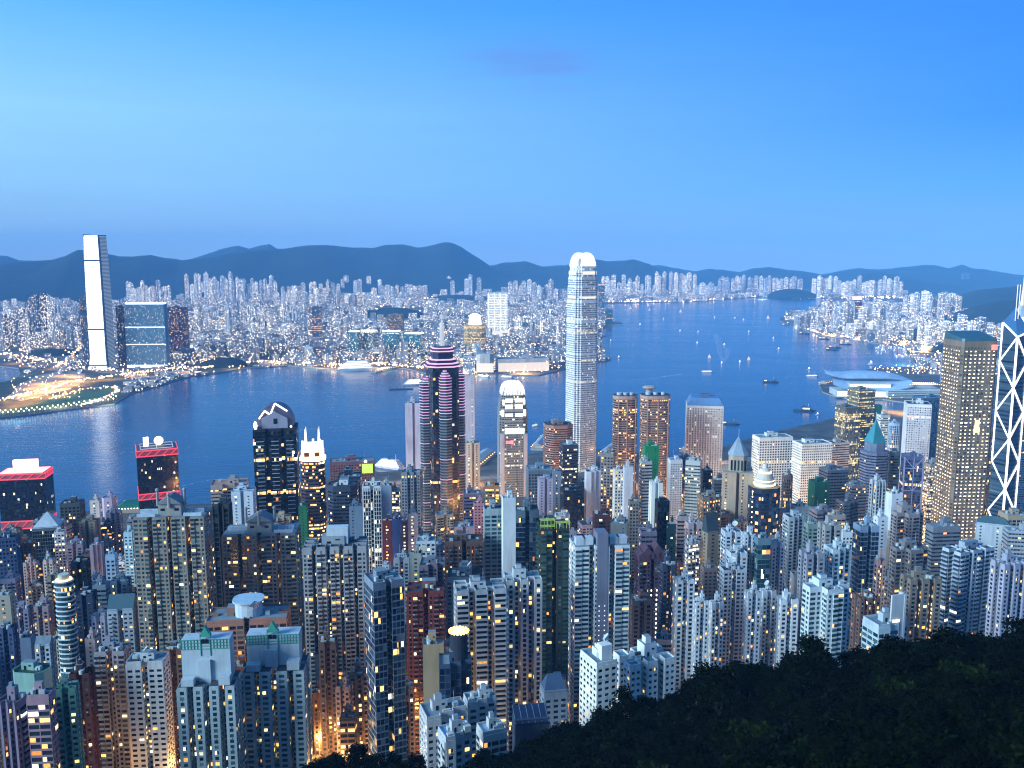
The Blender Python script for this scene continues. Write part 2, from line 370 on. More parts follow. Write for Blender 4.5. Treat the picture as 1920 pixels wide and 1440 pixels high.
for a_ in ((742, 594, 104, 15), (352, 556, 70, 10), (545, 600, 50, 10), (500, 612, 60, 9), (860, 562, 110, 8), (1045, 536, 44, 18), (1486, 558, 90, 14), (1770, 660, 60, 12), (100, 664, 90, 9), (420, 686, 90, 14), (690, 590, 40, 8), (930, 572, 60, 7)): knoll(*a_)
# ============================================================ BUILDING KIT
def box_fp(w, d): return [(-w / 2, -d / 2), (w / 2, -d / 2), (w / 2, d / 2), (-w / 2, d / 2)]
def oct_fp(w, d, c=.25):
    a, e = w / 2, d / 2; q = min(w, d) * c
    return [(-a + q, -e), (a - q, -e), (a, -e + q), (a, e - q), (a - q, e), (-a + q, e), (-a, e - q), (-a, -e + q)]
def round_fp(w, d, n=20, p=2.6):
    out = []
    for i in range(n):
        t_ = 2 * math.pi * (i + .5) / n - math.pi / 2 - math.pi / n; c, s_ = math.cos(t_), math.sin(t_)
        out.append((w / 2 * math.copysign(abs(c) ** (2 / p), c), d / 2 * math.copysign(abs(s_) ** (2 / p), s_)))
    return out
def side_(L, n, g, r_):
    """(along, inset) points of one side with n re-entrant light wells of width g and depth r_"""
    if n <= 0: return []
    wg = (L - n * g) / (n + 1); pts = []
    for i in range(n):
        a_ = (i + 1) * wg + i * g
        pts += [(a_, 0), (a_, r_), (a_ + g, r_), (a_ + g, 0)]
    return pts
def slot_fp(w, d, nf=1, ns=0, g=3.2, r_=4.0):
    g = min(g, w / (2.2 * nf + 1)) if nf else g
    out = [(-w / 2, -d / 2)]
    for a_, i_ in side_(w, nf, g, min(r_, d * .3)): out.append((-w / 2 + a_, -d / 2 + i_))
    out.append((w / 2, -d / 2))
    for a_, i_ in side_(d, ns, min(g, d / (2.2 * ns + 1)) if ns else g, min(r_, w * .3)): out.append((w / 2 - i_, -d / 2 + a_))
    out.append((w / 2, d / 2))
    for a_, i_ in side_(w, nf, g, min(r_, d * .3)): out.append((w / 2 - a_, d / 2 - i_))
    out.append((-w / 2, d / 2))
    for a_, i_ in side_(d, ns, min(g, d / (2.2 * ns + 1)) if ns else g, min(r_, w * .3)): out.append((-w / 2 + i_, d / 2 - a_))
    return out
def cross_fp(w, d, k=.30):
    a, e = w / 2, d / 2; p_, q = w * k, d * k
    return [(-a + p_, -e), (a - p_, -e), (a - p_, -e + q), (a, -e + q), (a, e - q), (a - p_, e - q), (a - p_, e), (-a + p_, e), (-a + p_, e - q), (-a, e - q), (-a, -e + q), (-a + p_, -e + q)]
def step_fp(w, d, n=3):
    """front stepped back from left to right"""
    out = [(-w / 2, d / 2)]
    for i in range(n):
        y = -d / 2 + i * d * .5 / n; out += [(-w / 2 + i * w / n, y), (-w / 2 + (i + 1) * w / n, y)]
    out.append((w / 2, d / 2)); return out
def notch_fp(w, d, n=3, g=1.3):
    """bowed bays: wavy front"""
    out = []; k = n * 4
    for i in range(k + 1): out.append((-w / 2 + w * i / k, -d / 2 + g * math.sin(math.pi * 2 * i / 4 + .8)))
    return out + [(w / 2, d / 2), (-w / 2, d / 2)]
FPS = dict(box=box_fp, oct=oct_fp, round=round_fp, slot=slot_fp, cross=cross_fp, step=step_fp, wavy=notch_fp,
           slot2=lambda w, d: slot_fp(w, d, 2, 1, 3.8, 7), slot3=lambda w, d: slot_fp(w, d, 3, 1, 3.2, 7), slot4=lambda w, d: slot_fp(w, d, 4, 2, 2.9, 7), slots=lambda w, d: slot_fp(w, d, 1, 1, 3.2, 5.5))
# facade styles: fh floor height, bay, wh window height, ww share of a bay that is glass, pat columns along long edges,
#   band = how far the spandrels stand proud, pier = how far the piers stand proud, sw pattern along short edges
ST = dict(
    punch=dict(fh=3.0, bay=3.3, wh=1.5, ww=.56, pat='www', sw='w', band=.18, pier=.20),
    flat=dict(fh=2.95, bay=3.2, wh=1.75, ww=.86, pat='wnbwnb', sw='n', band=.14, pier=.17),
    bay=dict(fh=2.95, bay=3.2, wh=1.6, ww=.78, pat='bnbb', sw='n', band=.0, pier=.12),
    balc=dict(fh=3.1, bay=4.2, wh=2.0, ww=.88, pat='BnBw', sw='n', band=.15, pier=.16),
    ribbon=dict(fh=3.7, bay=3.0, wh=1.7, ww=.97, pat='w', sw='w', band=.32, pier=0),
    grid=dict(fh=3.8, bay=3.4, wh=2.1, ww=.60, pat='w', sw='w', band=.40, pier=.44),
    curtain=dict(fh=3.8, bay=2.4, wh=3.1, ww=.93, pat='w', sw='w', band=.06, pier=.09),
    fins=dict(fh=3.8, bay=1.9, wh=2.9, ww=.72, pat='w', sw='w', band=.05, pier=.55),
    slit=dict(fh=3.1, bay=6.5, wh=1.3, ww=.22, pat='w0', sw='0', band=0, pier=0),
    blank=dict(fh=3.4, bay=9.0, wh=1.2, ww=.14, pat='0w0', sw='0', band=0, pier=0),
    spine=dict(fh=3.0, bay=2.6, wh=1.3, ww=.52, pat='wnwBw', sw='n', band=.12, pier=.14),
    loft=dict(fh=3.2, bay=4.0, wh=2.0, ww=.88, pat='w', sw='w', band=.22, pier=.25))
def strip(bm, p0, t_, n_, u0, u1, z0, z1, off, mi=0, ends=False):
    """a thin raised strip on a wall: front, top, underside (and ends)"""
    a = (p0[0] + t_[0] * u0, p0[1] + t_[1] * u0); c = (p0[0] + t_[0] * u1, p0[1] + t_[1] * u1)
    a2 = (a[0] + n_[0] * off, a[1] + n_[1] * off); c2 = (c[0] + n_[0] * off, c[1] + n_[1] * off)
    n = len(bm.v)
    bm.v.extend([(a[0], a[1], z0), (c[0], c[1], z0), (c[0], c[1], z1), (a[0], a[1], z1), (a2[0], a2[1], z0), (c2[0], c2[1], z0), (c2[0], c2[1], z1), (a2[0], a2[1], z1)])
    fs = [(4, 5, 6, 7), (7, 6, 2, 3), (0, 1, 5, 4)]
    if ends: fs += [(0, 4, 7, 3), (5, 1, 2, 6)]
    for q in fs: bm.f.append(tuple(n + i for i in q)); bm.m.append(mi)
def pane(bm, p0, t_, n_, u0, u1, z0, z1, off, mi=0):
    a = (p0[0] + t_[0] * u0 + n_[0] * off, p0[1] + t_[1] * u0 + n_[1] * off); c = (p0[0] + t_[0] * u1 + n_[0] * off, p0[1] + t_[1] * u1 + n_[1] * off)
    bm.face([(a[0], a[1], z0), (c[0], c[1], z0), (c[0], c[1], z1), (a[0], a[1], z1)], mi)
def facade(wb, gb, poly, z0, z1, st, lit, r_, loc, rz, singles=None, slotlit=0.0, ac=False, mi=0, mi2=0):
    c_, s_ = math.cos(rz), math.sin(rz); cnt = len(poly)
    fh = st['fh']; nf = max(1, int((z1 - z0 - .4) / fh)); rowlit = [r_.random() < st.get('row', 0) for _k in range(nf + 1)]
    for i in range(cnt):
        p0, p1 = poly[i], poly[(i + 1) % cnt]; dx, dy = p1[0] - p0[0], p1[1] - p0[1]; L = math.hypot(dx, dy)
        if L < 1.1: continue
        t_ = (dx / L, dy / L); n_ = (t_[1], -t_[0])
        wn = (n_[0] * c_ - n_[1] * s_, n_[0] * s_ + n_[1] * c_)
        dl = math.hypot(loc[0], loc[1])
        if -(wn[0] * loc[0] + wn[1] * loc[1]) / dl < -.42: continue       # faces well turned from the lookout stay plain
        pat = st['pat'] if L > 5.5 else st['sw']
        nb = max(1, round(L / st['bay'])); bw = L / nb
        if L <= 5.5: nb = 1; bw = L
        slot = slotlit if L < 4.2 else 0
        zs = st['fh'] - st['wh'] - .25
        if st['band'] and pat != '0':
            for k in range(nf + 1):
                za = z0 + k * fh - (.25 if k else 0); zb = z0 + k * fh + zs
                if k == nf: zb = z1
                if zb > za + .05: strip(wb, p0, t_, n_, 0, L, za, zb, st['band'], mi)
        o_ = r_.randrange(len(pat)) if len(pat) > 2 and L < 14 else 0
        for j in range(nb):
            c = pat[(j + o_) % len(pat)]
            if c == '0': continue
            fr = st['ww'] * (.55 if c == 'n' else 1); u0 = j * bw + bw * (1 - fr) / 2; u1 = u0 + bw * fr
            if st['pier'] and c in 'wn':
                e_p = st['pier'] if st['band'] else .1
                if u0 - j * bw > .08:
                    strip(wb, p0, t_, n_, j * bw, u0, z0, z1, e_p, mi, True); strip(wb, p0, t_, n_, u1, (j + 1) * bw, z0, z1, e_p, mi, True)
            off = .03
            if c == 'b':
                strip(wb, p0, t_, n_, u0, u1, z0 + .5, z1 - .6, .55, mi, True); off = .58
            for k in range(nf):
                za = z0 + k * fh + zs; zb = za + st['wh']
                if zb > z1: break
                if c == 'b': strip(wb, p0, t_, n_, u0 - .12, u1 + .12, za - .75, za - .04, .74, mi2, True)
                if c == 'B':
                    strip(wb, p0, t_, n_, j * bw + bw * .04, (j + 1) * bw - bw * .04, za - zs - .12, za - zs + .98, 1.25, mi2, True)
                    za -= zs - .05
                q = r_.random(); on = q < (max(lit, slot) if not rowlit[k] else .88)
                if on and u1 - u0 > 1.3 and r_.random() < .5:               # only part of the window is lit, the rest is curtained
                    um = u0 + (u1 - u0) * r_.uniform(.35, .7); pane(gb, p0, t_, n_, *((um, u1) if r_.random() < .5 else (um, u1)), za, zb, off, 0)
                    if singles is not None: singles.append((p0, t_, n_, u0, um, za, zb, off))
                    else: pane(gb, p0, t_, n_, u0, um, za, zb, off, 1)
                elif on and singles is not None: singles.append((p0, t_, n_, u0, u1, za, zb, off))
                else: pane(gb, p0, t_, n_, u0, u1, za, zb, off, 1 if on else 0)
                if ac and c in 'wnb' and r_.random() < .22:
                    strip(wb, p0, t_, n_, u0 + .1, min(u1, u0 + .9), za - .62, za - .12, off + .42 + (.2 if c == 'b' else 0), 2, True)
ROOFM = wall(.30, .36, .42, .9); ROOFD = wall(.10, .12, .15, .9); PIPE = plain(.5, .52, .55, .5); TANK = wall(.55, .58, .60, .8)
GREENROOF = wall(.06, .16, .13, .8); TERRA = wall(.42, .16, .09, .85)
GL = glass(.010, .016, .028, .7, .2, .35); GLB = glass(.008, .022, .055, .8, .16, .5); GLD = glass(.005, .007, .013, .3, .2, .3); GLT = glass(.010, .05, .065, 1.0, .18, .45); GLG = glass(.014, .045, .034, .8, .2, .4)
LITW = lit_mat(WARM, 2.6, 'island', 'warm'); LITS = lit_mat(WARM, 2.7, 'obj', 'warm'); LITC = lit_mat(COOL, 2.3, 'island', 'cool')
def off_poly(poly, d_):
    """inset polygon towards its centre by about d_ metres"""
    cx = sum(q[0] for q in poly) / len(poly); cy = sum(q[1] for q in poly) / len(poly)
    out = []
    for x, y in poly:
        l = math.hypot(x - cx, y - cy); k = max(.2, (l - d_) / l); out.append((cx + (x - cx) * k, cy + (y - cy) * k))
    return out
def parapet(b, poly, z, h=1.1, th=.3, mi=0):
    for i in range(len(poly)):
        p0, p1 = poly[i], poly[(i + 1) % len(poly)]; dx, dy = p1[0] - p0[0], p1[1] - p0[1]; L = math.hypot(dx, dy)
        if L < .5: continue
        t_ = (dx / L, dy / L); n_ = (-t_[1], t_[0])
        b.obox((p0[0], p0[1], z), (dx, dy, 0), (n_[0] * th, n_[1] * th, 0), (0, 0, h), mi)
def dish(root, x, y, z, r_, az=2.6, mat=None):
    b = MB(); d = Vector((math.cos(az) * .75, math.sin(az) * .75, .66)).normalized(); a = d.cross(Vector((0, 0, 1))).normalized(); c = d.cross(a)
    ctr = Vector((x, y, z + r_ * 1.2)); rings = []
    for f in (.08, .4, .75, 1): rings.append([ctr + (a * math.cos(2 * math.pi * i / 14) + c * math.sin(2 * math.pi * i / 14)) * r_ * f + d * (r_ * .35 * f * f) for i in range(14)])
    b.loft(rings, cap0=True, cap1=False); b.bar((x, y, z), ctr, r_ * .1)
    b.bar(ctr, ctr + d * r_ * .9, r_ * .05)
    o = b.build('satellite_dish', mat or wall(.62, .66, .70, .6), root); return o
def clutter(root, poly, z, r_, wallm, rich=1.0, dishes=0):
    """roof-top machinery in the middle of the roof"""
    xs = [q[0] for q in poly]; ys = [q[1] for q in poly]; w, d = max(xs) - min(xs), max(ys) - min(ys)
    pw, pd, ph = w * r_.uniform(.26, .42), d * r_.uniform(.3, .45), r_.uniform(3.5, 6.5)
    px, py = r_.uniform(-.12, .12) * w, r_.uniform(0, .12) * d
    b = MB(); b.box(px - pw / 2, py - pd / 2, z, px + pw / 2, py + pd / 2, z + ph, 0, 1)
    b.box(px - pw * .28, py - pd / 2 - .12, z + .1, px - pw * .1, py - pd / 2, z + 2.2, 2)
    b.box(px + pw * .1, py - pd / 2 - .1, z + ph * .5, px + pw * .3, py - pd / 2, z + ph * .5 + .9, 2)
    if r_.random() < .7: b.box(px - pw * .3, py - pd * .3, z + ph, px + pw * .15, py + pd * .2, z + ph + r_.uniform(1.8, 3.2), 0, 1)
    b.build('penthouse', [wallm, ROOFM, GLD], root)
    for k in range(r_.randint(1, 3)):
        tx, ty = r_.uniform(-.36, .36) * w, r_.uniform(-.34, .30) * d; b = MB()
        if r_.random() < .6: b.box(tx - 1.3, ty - 1, z, tx + 1.3, ty + 1, z + r_.uniform(1.6, 2.6))
        else: b.cyl(tx, ty, z + .5, z + r_.uniform(2.2, 3.0), 1.2, None, 10); b.box(tx - 1, ty - 1, z, tx + 1, ty + 1, z + .5)
        b.build('water_tank', TANK, root)
    for k in range(int(3 * rich)):
        tx, ty = r_.uniform(-.38, .38) * w, r_.uniform(-.38, .35) * d; b = MB(); l_ = r_.uniform(.6, 2.2)
        b.box(tx - l_, ty - .5, z, tx + l_, ty + .5, z + r_.uniform(.8, 1.5)); b.build('roof_duct', [TANK, ROOFD][k % 2], root)
    if rich > .7:
        b = MB(); tx, ty = r_.uniform(-.3, .3) * w, r_.uniform(-.1, .3) * d
        b.bar((tx, ty, z), (tx, ty, z + r_.uniform(6, 12)), .10); b.bar((tx - .9, ty, z + 4.2), (tx + .9, ty, z + 4.2), .06)
        b.build('aerial', PIPE, root)
    for k in range(dishes): dish(root, r_.uniform(-.25, .25) * w, r_.uniform(-.35, 0) * d, z + (ph if k == 0 else 0), r_.uniform(1.8, 2.6), r_.uniform(2.2, 4.2))
def place(xl, xr, yt, Y, yaw, dep, dr):
    """centre, width and depth of a box whose silhouette spans xl..xr with its roof edge at row yt, Y metres ahead"""
    pl, pr = at_y(xl, yt, Y), at_y(xr, yt, Y); x = (pl.x + pr.x) / 2; span = pr.x - pl.x; az_ = x / Y
    y_ = R(yaw); kw = abs(math.cos(y_) - az_ * math.sin(y_)); kd = abs(-math.sin(y_) - az_ * math.cos(y_))
    if dep is None:
        w = span / (kw + dr * kd); d = w * dr
    else:
        d = dep; w = max(4.0, (span - d * kd) / kw)
    return x, pl.z, w, d, y_
EXTRA = {}
def tower(kind, xl, xr, yt, Y, label, fp='box', st='punch', wc=(.55, .56, .58), yaw=0, dep=None, dr=.85, lit=.08, gm=None, lm=None, roof='flat', cat=None, group=None, acc=None, slotlit=0.0, rich=1.0, dishes=0, single=None, zb=None, rc=None, ww=None, pod=None, ac=None, par=1.1, row=None):
    x, zt, w, d, y_ = place(xl, xr, yt, Y, yaw, dep, dr)
    cy = Y + (w * abs(math.sin(y_)) + d * abs(math.cos(y_))) * .5
    k = cy / Y; cx = x * (1 + (k - 1) * .85)
    # the roof edge that shows is the near one, so the height is taken there
    g0 = (min(ground_z(cx, cy), ground_z(cx, Y)) if zb is None else zb) - 1.0
    H = zt - g0
    r_ = random.Random(int(xl * 7 + yt * 131 + Y)); wm = wall(*wc); am = wall(*acc) if acc else wm
    root = thing(kind, label, cat or ('office tower' if kind.startswith('office') else 'apartment tower' if 'apartment' in kind else 'building'), (cx, cy, g0), y_, group)
    poly = FPS[fp](w, d); stl = dict(ST[st]);
    if ww: stl['ww'] = ww
    near = Y < 640; stl['bay'] *= r_.uniform(.88, 1.22); stl['wh'] *= r_.uniform(.9, 1.08); stl['ww'] = min(.97, stl['ww'] * r_.uniform(.9, 1.1)); lit = lit * .85 if st in ('flat', 'bay', 'punch', 'spine', 'balc') else lit
    if st in ('ribbon', 'curtain', 'loft') and lit > .25 and row is None: row = lit * .55; lit *= .45
    stl['row'] = row or (.04 if kind.startswith('office') and lit > .02 else 0)
    wb, gb = MB(), MB(); wb.prism(poly, 0, H, 0, 0)
    if single is None: single = Y < 500
    sing = [] if single else None
    facade(wb, gb, poly, 1.0 if zb is None else .3, H - .6, stl, lit, r_, (cx, cy), y_, sing, slotlit, near and st in ('flat', 'bay', 'punch', 'spine') if ac is None else ac, 0, 1)
    if roof != 'none' and par: parapet(wb, poly, H, par)
    wb.build('wall', [wm, am, TANK], root)
    if len(gb.f) > 100: gb.build('window', [gm or GL, lm or LITW], root)['kind'] = 'stuff'
    else:
        for q_, f_ in enumerate(gb.f):
            b = MB(); b.face([gb.v[i] for i in f_], 0); b.build('lit_window' if gb.m[q_] else 'window', (LITS if gb.m[q_] else gm or GL), root)
    if sing:
        sing.sort(key=lambda s_: s_[5], reverse=True); rest = MB()
        for q_, s_ in enumerate(sing):
            if q_ < 36:
                b = MB(); pane(b, *s_); b.build('lit_window', LITS, root)
            else: pane(rest, *s_)
        if rest.f:
            o = rest.build('lit_window', LITW, root); o['kind'] = 'stuff'
    if roof in ('flat', 'low', 'helipad'):
        b = MB(); b.face([(a_, c_, H + .12) for a_, c_ in off_poly(poly, .35)]); b.build('roof', rc or (ROOFM if r_.random() < .6 else ROOFD), root)
        clutter(root, poly, H + .12, r_, am if acc else wm, rich if roof == 'flat' else .4, dishes)
    elif roof.startswith('pyr'):
        hp = float(roof[3:] or 12); b = MB(); ov = [(a_ * 1.03, c_ * 1.03) for a_, c_ in box_fp(w, d)]
        b.loft([[(a_, c_, H + .2) for a_, c_ in ov], [(a_ * .05, c_ * .05, H + hp) for a_, c_ in ov]]); b.build('roof', rc or ROOFM, root)
    elif roof.startswith('gab'):
        hp = float(roof[3:] or 5); b = MB(); a, e = w / 2 * 1.02, d / 2 * 1.02
        b.loft([[(-a, -e, H + .1), (a, -e, H + .1), (a, e, H + .1), (-a, e, H + .1)], [(-a, -.1, H + hp), (a, -.1, H + hp), (a, .1, H + hp), (-a, .1, H + hp)]]); b.build('roof', rc or ROOFM, root)
    elif roof.startswith('hip'):
        hp = float(roof[3:] or 5); b = MB(); a, e = w / 2 * 1.02, d / 2 * 1.02
        b.loft([[(-a, -e, H + .1), (a, -e, H + .1), (a, e, H + .1), (-a, e, H + .1)], [(-a * .55, -.1, H + hp), (a * .55, -.1, H + hp), (a * .55, .1, H + hp), (-a * .55, .1, H + hp)]]); b.build('roof', rc or ROOFM, root)
    if pod:
        b = MB(); b.prism(box_fp(w * pod[0], d * pod[0]), 0, pod[1]); b.build('podium', wm, root)
    root['top'] = H; EXTRA[label] = (root, w, d, H, poly)
    return root, w, d, H, poly
def T(*a, **k): return tower('apartment_tower', *a, **k)
def O(*a, **k): return tower('office_tower', *a, **k)
def BL(*a, **k): return tower('apartment_block', *a, **k)
# ============================================================ THE NEAR CITY (pixel span of the silhouette, roof row, metres ahead)
GOLD = lit_mat([(0, (1, .70, .26, 1)), (.6, (1, .80, .40, 1)), (1, (1, .9, .6, 1))], 1.3, 'island', 'gold')
WH = (.74, .75, .77); OW = (.62, .62, .62); CR = (.58, .52, .43); BE = (.47, .40, .33); GR = (.33, .35, .38); DG = (.14, .15, .18)
LI = (.55, .49, .60); BR = (.21, .125, .09); MA = (.20, .05, .055); DK = (.035, .04, .055); TE = (.22, .46, .40); PK = (.56, .36, .40); BG = (.28, .36, .48); SA = (.40, .33, .28); TC = (.40, .20, .13)
# ---- far left, Sheung Wan side
T(58, 120, 992, 850, 'dark glass block with a shallow white pyramid roof, lower right of the wide red-trimmed tower', 'box', 'curtain', (.22, .25, .28), 14, roof='pyr14', rc=wall(.62, .66, .72), gm=GLD, lit=.03, cat='office tower')
O(100, 124, 1000, 835, 'white side slab dotted with lit square windows beside the white pyramid roof', 'box', 'punch', WH, 14, dr=.9, lit=.4, lm=LITC, roof='low')
O(111, 158, 946, 960, 'dark brownish office tower with a square window grid and a thin roof mast', 'box', 'grid', (.16, .15, .15), 10, lit=.10, gm=GLD)
O(188, 222, 936, 1010, 'slim lilac tower with a rounded top and rows of tiny lit dots', 'oct', 'slit', (.60, .52, .64), 6, lit=.3, lm=LITC, roof='low')
O(167, 192, 940, 1020, 'small white stub of a tower tucked behind the slim lilac tower', 'box', 'slit', (.66, .60, .58), 0, lit=.25, roof='low')
O(157, 192, 972, 1040, 'orange-lit flat-roofed block behind the dark brown grid office', 'box', 'loft', TC, 8, lit=.35)
O(182, 212, 986, 900, 'dark blue stepped block below the slim lilac tower', 'step', 'ribbon', (.08, .11, .18), 6, lit=.2)
O(-6, 36, 1012, 800, 'deep blue office slab at the left edge with scattered small lit windows', 'box', 'grid', (.10, .17, .30), 16, lit=.12, lm=LITC, gm=GLB)
T(34, 66, 1022, 830, 'orange-brown apartment block beside the deep blue slab', 'slot', 'flat', TC, 10, lit=.07)
T(64, 84, 1062, 800, 'narrow brown apartment block before the pyramid-roofed dark glass block', 'box', 'flat', BR, 8, lit=.15)
T(80, 103, 1052, 790, 'slender grey-white apartment tower with a blank gable left of the black tower', 'slot', 'flat', OW, 8, lit=.1)
O(132, 168, 1056, 650, 'black tower rising behind the curved white balconies', 'slot', 'grid', DK, 12, lit=.05, gm=GLD, cat='apartment tower')
T(160, 198, 1092, 730, 'low dark blue block with white roof huts right of the black tower', 'box', 'flat', (.12, .17, .26), 8, lit=.04)
T(150, 186, 1042, 790, 'brown block with one column of small white lights behind the black tower', 'box', 'slit', BR, 6, lit=.6, lm=LITC)
T(180, 214, 1020, 860, 'dull navy block with lit upper strip under the stepped dark blue block', 'box', 'flat', (.12, .14, .2), 0, lit=.15)
T(231, 252, 1000, 760, 'pale cyan apartment tower with square blue windows at the side of the wide beige estate', 'box', 'punch', (.50, .66, .74), 4, gm=GLT, lit=.12, lm=LITC, ww=.62)
T(197, 220, 1042, 760, 'blue apartment tower with white window frames, next left of the pale cyan tower', 'box', 'grid', (.38, .52, .68), 6, gm=GLB, lit=.04)
T(214, 236, 1062, 800, 'narrow maroon apartment tower in the gap lit orange beside the pale cyan tower', 'box', 'flat', MA, 0, lit=.1)
# big beige estate with pagoda pediments
def estate(xl, xr, yt, Y, label, yaw=5):
    root, w, d, H, poly = T(xl, xr, yt, Y, label, 'slot3', 'flat', (.42, .37, .33), yaw, dr=.5, lit=.11, slotlit=.05, gm=GLT, roof='none', single=True)
    wm = wall(.45, .44, .43); b = MB(); b.face([(x, y, H + .1) for x, y in off_poly(poly, .3)]); b.build('roof', ROOFM, root)
    for s_ in (-1, 1):
        b = MB(); b.box(s_ * w * .33 - w * .13, -d * .42, H + .1, s_ * w * .33 + w * .13, -d * .42 + .4, H + 2.4); b.box(s_ * w * .33 - w * .13, -d * .1, H + .1, s_ * w * .33 + w * .13, -d * .1 + .4, H + 3.4)
        for k in range(6): b.bar((s_ * w * .33 - w * .12 + k * w * .048, -d * .42, H + 2), (s_ * w * .33 - w * .12 + k * w * .048, -d * .1, H + 3), .12)
        b.build('roof_screen', wall(.58, .66, .74), root)
    b = MB(); a = w * .165; b.box(-a, -d * .34, H + .12, a, d * .12, H + 8.5)
    pd = b.build('pediment_house', wm, root)
    b = MB(); z = H + 8.5; b.loft([[(-a * 1.1, -d * .40, z), (a * 1.1, -d * .40, z), (a * 1.1, d * .16, z), (-a * 1.1, d * .16, z)], [(-a * .06, -d * .40, z + 5), (a * .06, -d * .40, z + 5), (a * .06, d * .16, z + 5), (-a * .06, d * .16, z + 5)]]); b.build('gable_roof', wall(.30, .32, .35), pd)
    for x_ in (-a * 1.18, 0, a * 1.18):
        b = MB(); y_ = -d * .38 if x_ == 0 else -d * .14
        b.cyl(x_, y_, H + 6, z + (5.5 if x_ == 0 else 7), 1.1, .8, 8); b.sphere((x_, y_, z + (6.6 if x_ == 0 else 8.2)), 1.3, n=8, m=5); b.build('finial', wm, pd)
    b = MB()
    for x_ in (-.6, .6): b.box(x_ * a - 1.4, -d * .34 - .08, H + 3.5, x_ * a + 1.4, -d * .34, H + 5.2)
    b.build('vent', GLD, pd)
estate(247, 400, 972, 560, 'wide beige apartment tower with dark light wells and a gabled roof house with ball finials')
estate(414, 566, 1004, 600, 'second beige tower with a gabled roof house, partly behind the round-dish terrace block')
O(393, 466, 912, 905, 'cream office block with pink stepped roof terraces and round corner turrets', 'step', 'ribbon', (.56, .46, .42), 12, lit=.08, roof='flat', rc=wall(.5, .32, .3), dr=.7)
O(432, 480, 924, 850, 'pale blue tower with one tall black recess and a curved top', 'slots', 'slit', (.60, .68, .78), 6, lit=.06, gm=GLB)
O(397, 434, 948, 650, 'black tower with thin white vertical lines between the two beige gabled towers', 'slot', 'fins', (.12, .12, .13), 6, lit=.01, gm=GLD, roof='low')
# ---- centre left
O(618, 702, 868, 1230, 'purple-brown office slab at the waterfront carrying a lime green billboard', 'box', 'grid', (.26, .17, .21), 10, dr=.4, lit=.06, gm=GLD)
O(633, 678, 896, 900, 'navy box tower with a white-edged roof behind the round dark glass one', 'box', 'curtain', (.05, .07, .12), 6, gm=GLB, lit=.03)
O(612, 674, 914, 870, 'dark glass tower with faceted corners and bright white ledges', 'oct', 'ribbon', (.10, .12, .18), 4, gm=GLD, lit=.08, acc=WH, lm=LITC)
O(654, 682, 952, 815, 'blue-grey windowless service tower left of the white fin tower', 'box', 'slit', (.25, .32, .42), 6, lit=.05)
O(680, 714, 914, 760, 'tall slim white fin tower split by a strip of small windows', 'slot', 'fins', (.80, .80, .80), 8, dr=1.1, lit=.12, lm=LITC, roof='low', gm=GLD)
O(714, 736, 912, 900, 'small blue-grey block right of the white fin tower', 'box', 'blank', (.34, .42, .52), 0)
O(734, 750, 918, 905, 'little block with glowing white screens beside the blue-grey block', 'box', 'loft', (.4, .36, .36), 0, lit=.95, lm=LITC, roof='low')
O(752, 792, 888, 1010, 'grey stepped office with a fine grid of windows left of the pink-ringed skyscraper', 'step', 'grid', (.30, .34, .40), -8, lit=.05, dr=.8)
O(759, 793, 757, 1240, 'tall blank lilac-white slab with one dark vertical seam behind the pink-ringed skyscraper', 'slot', 'blank', (.60, .56, .66), 0, dr=.6, lit=0)
O(871, 890, 705, 1260, 'very slim lilac-white slab right of the pink-ringed skyscraper', 'box', 'blank', (.62, .58, .66), 0, dr=.8, lit=.05, lm=LITC)
O(874, 900, 832, 1240, 'cream floodlit slab under the very slim lilac-white one', 'slot', 'slit', (.70, .60, .52), 0, lit=.25, lm=LITC)
T(888, 908, 946, 850, 'bright pink apartment tower with a dark roof box', 'box', 'punch', (.62, .34, .38), 6, lit=.08)
O(868, 902, 928, 900, 'dusky purple block between the pink-ringed skyscraper and the bright pink tower', 'box', 'ribbon', (.24, .20, .28), 6, lit=.12)
O(910, 936, 912, 960, 'orange-lit low front below the tower with the white crown', 'box', 'loft', (.50, .28, .14), 0, lit=.35)
T(834, 906, 1018, 620, 'reddish brown apartment block with battlement corners and one column of round lights', 'slots', 'flat', (.25, .15, .12), 4, lit=.04, dr=.6)
T(906, 944, 957, 640, 'glassy apartment tower with white floor edges beside the blank white slab', 'box', 'loft', (.45, .52, .55), 6, gm=GLT, lit=.06)
T(940, 967, 937, 615, 'blank white slab tower with a satellite dish on top', 'box', 'blank', (.72, .76, .82), 8, dr=1.0, dishes=1, lit=0, roof='low')
T(964, 1011, 960, 640, 'dark teal glass apartment tower right of the blank white slab', 'slot', 'curtain', (.20, .25, .30), 4, gm=GLB, lit=.07)
T(559, 578, 950, 850, 'apartment tower wrapped in green scaffold netting behind the second beige tower', 'box', 'blank', (.04, .22, .12), 0, lit=0, roof='low')
def fortress():
    root, w, d, H, poly = T(566, 692, 1030, 555, 'grey-white apartment tower with four slotted wings and a square white roof house', 'slot4', 'flat', (.44, .46, .50), 6, dr=.5, lit=.06, slotlit=.22, single=True, roof='low')
    b = MB(); b.box(-w * .14, -d * .1, H, w * .2, d * .3, H + 11); b.build('roof_house', wall(.62, .68, .74), root)
    dish(root, -w * .3, 0, H, 2)
fortress()
T(716, 737, 978, 800, 'narrow brick red tower lit orange at its foot', 'box', 'slit', MA, 0, lit=.35)
T(735, 752, 975, 790, 'plain cobalt blue side slab right of the narrow brick red tower', 'box', 'blank', (.12, .22, .50), 0, lit=0)
T(750, 767, 978, 800, 'thin purple-grey tower with two columns of dotted lights', 'box', 'slit', (.25, .2, .26), 0, lit=.8, lm=LITC)
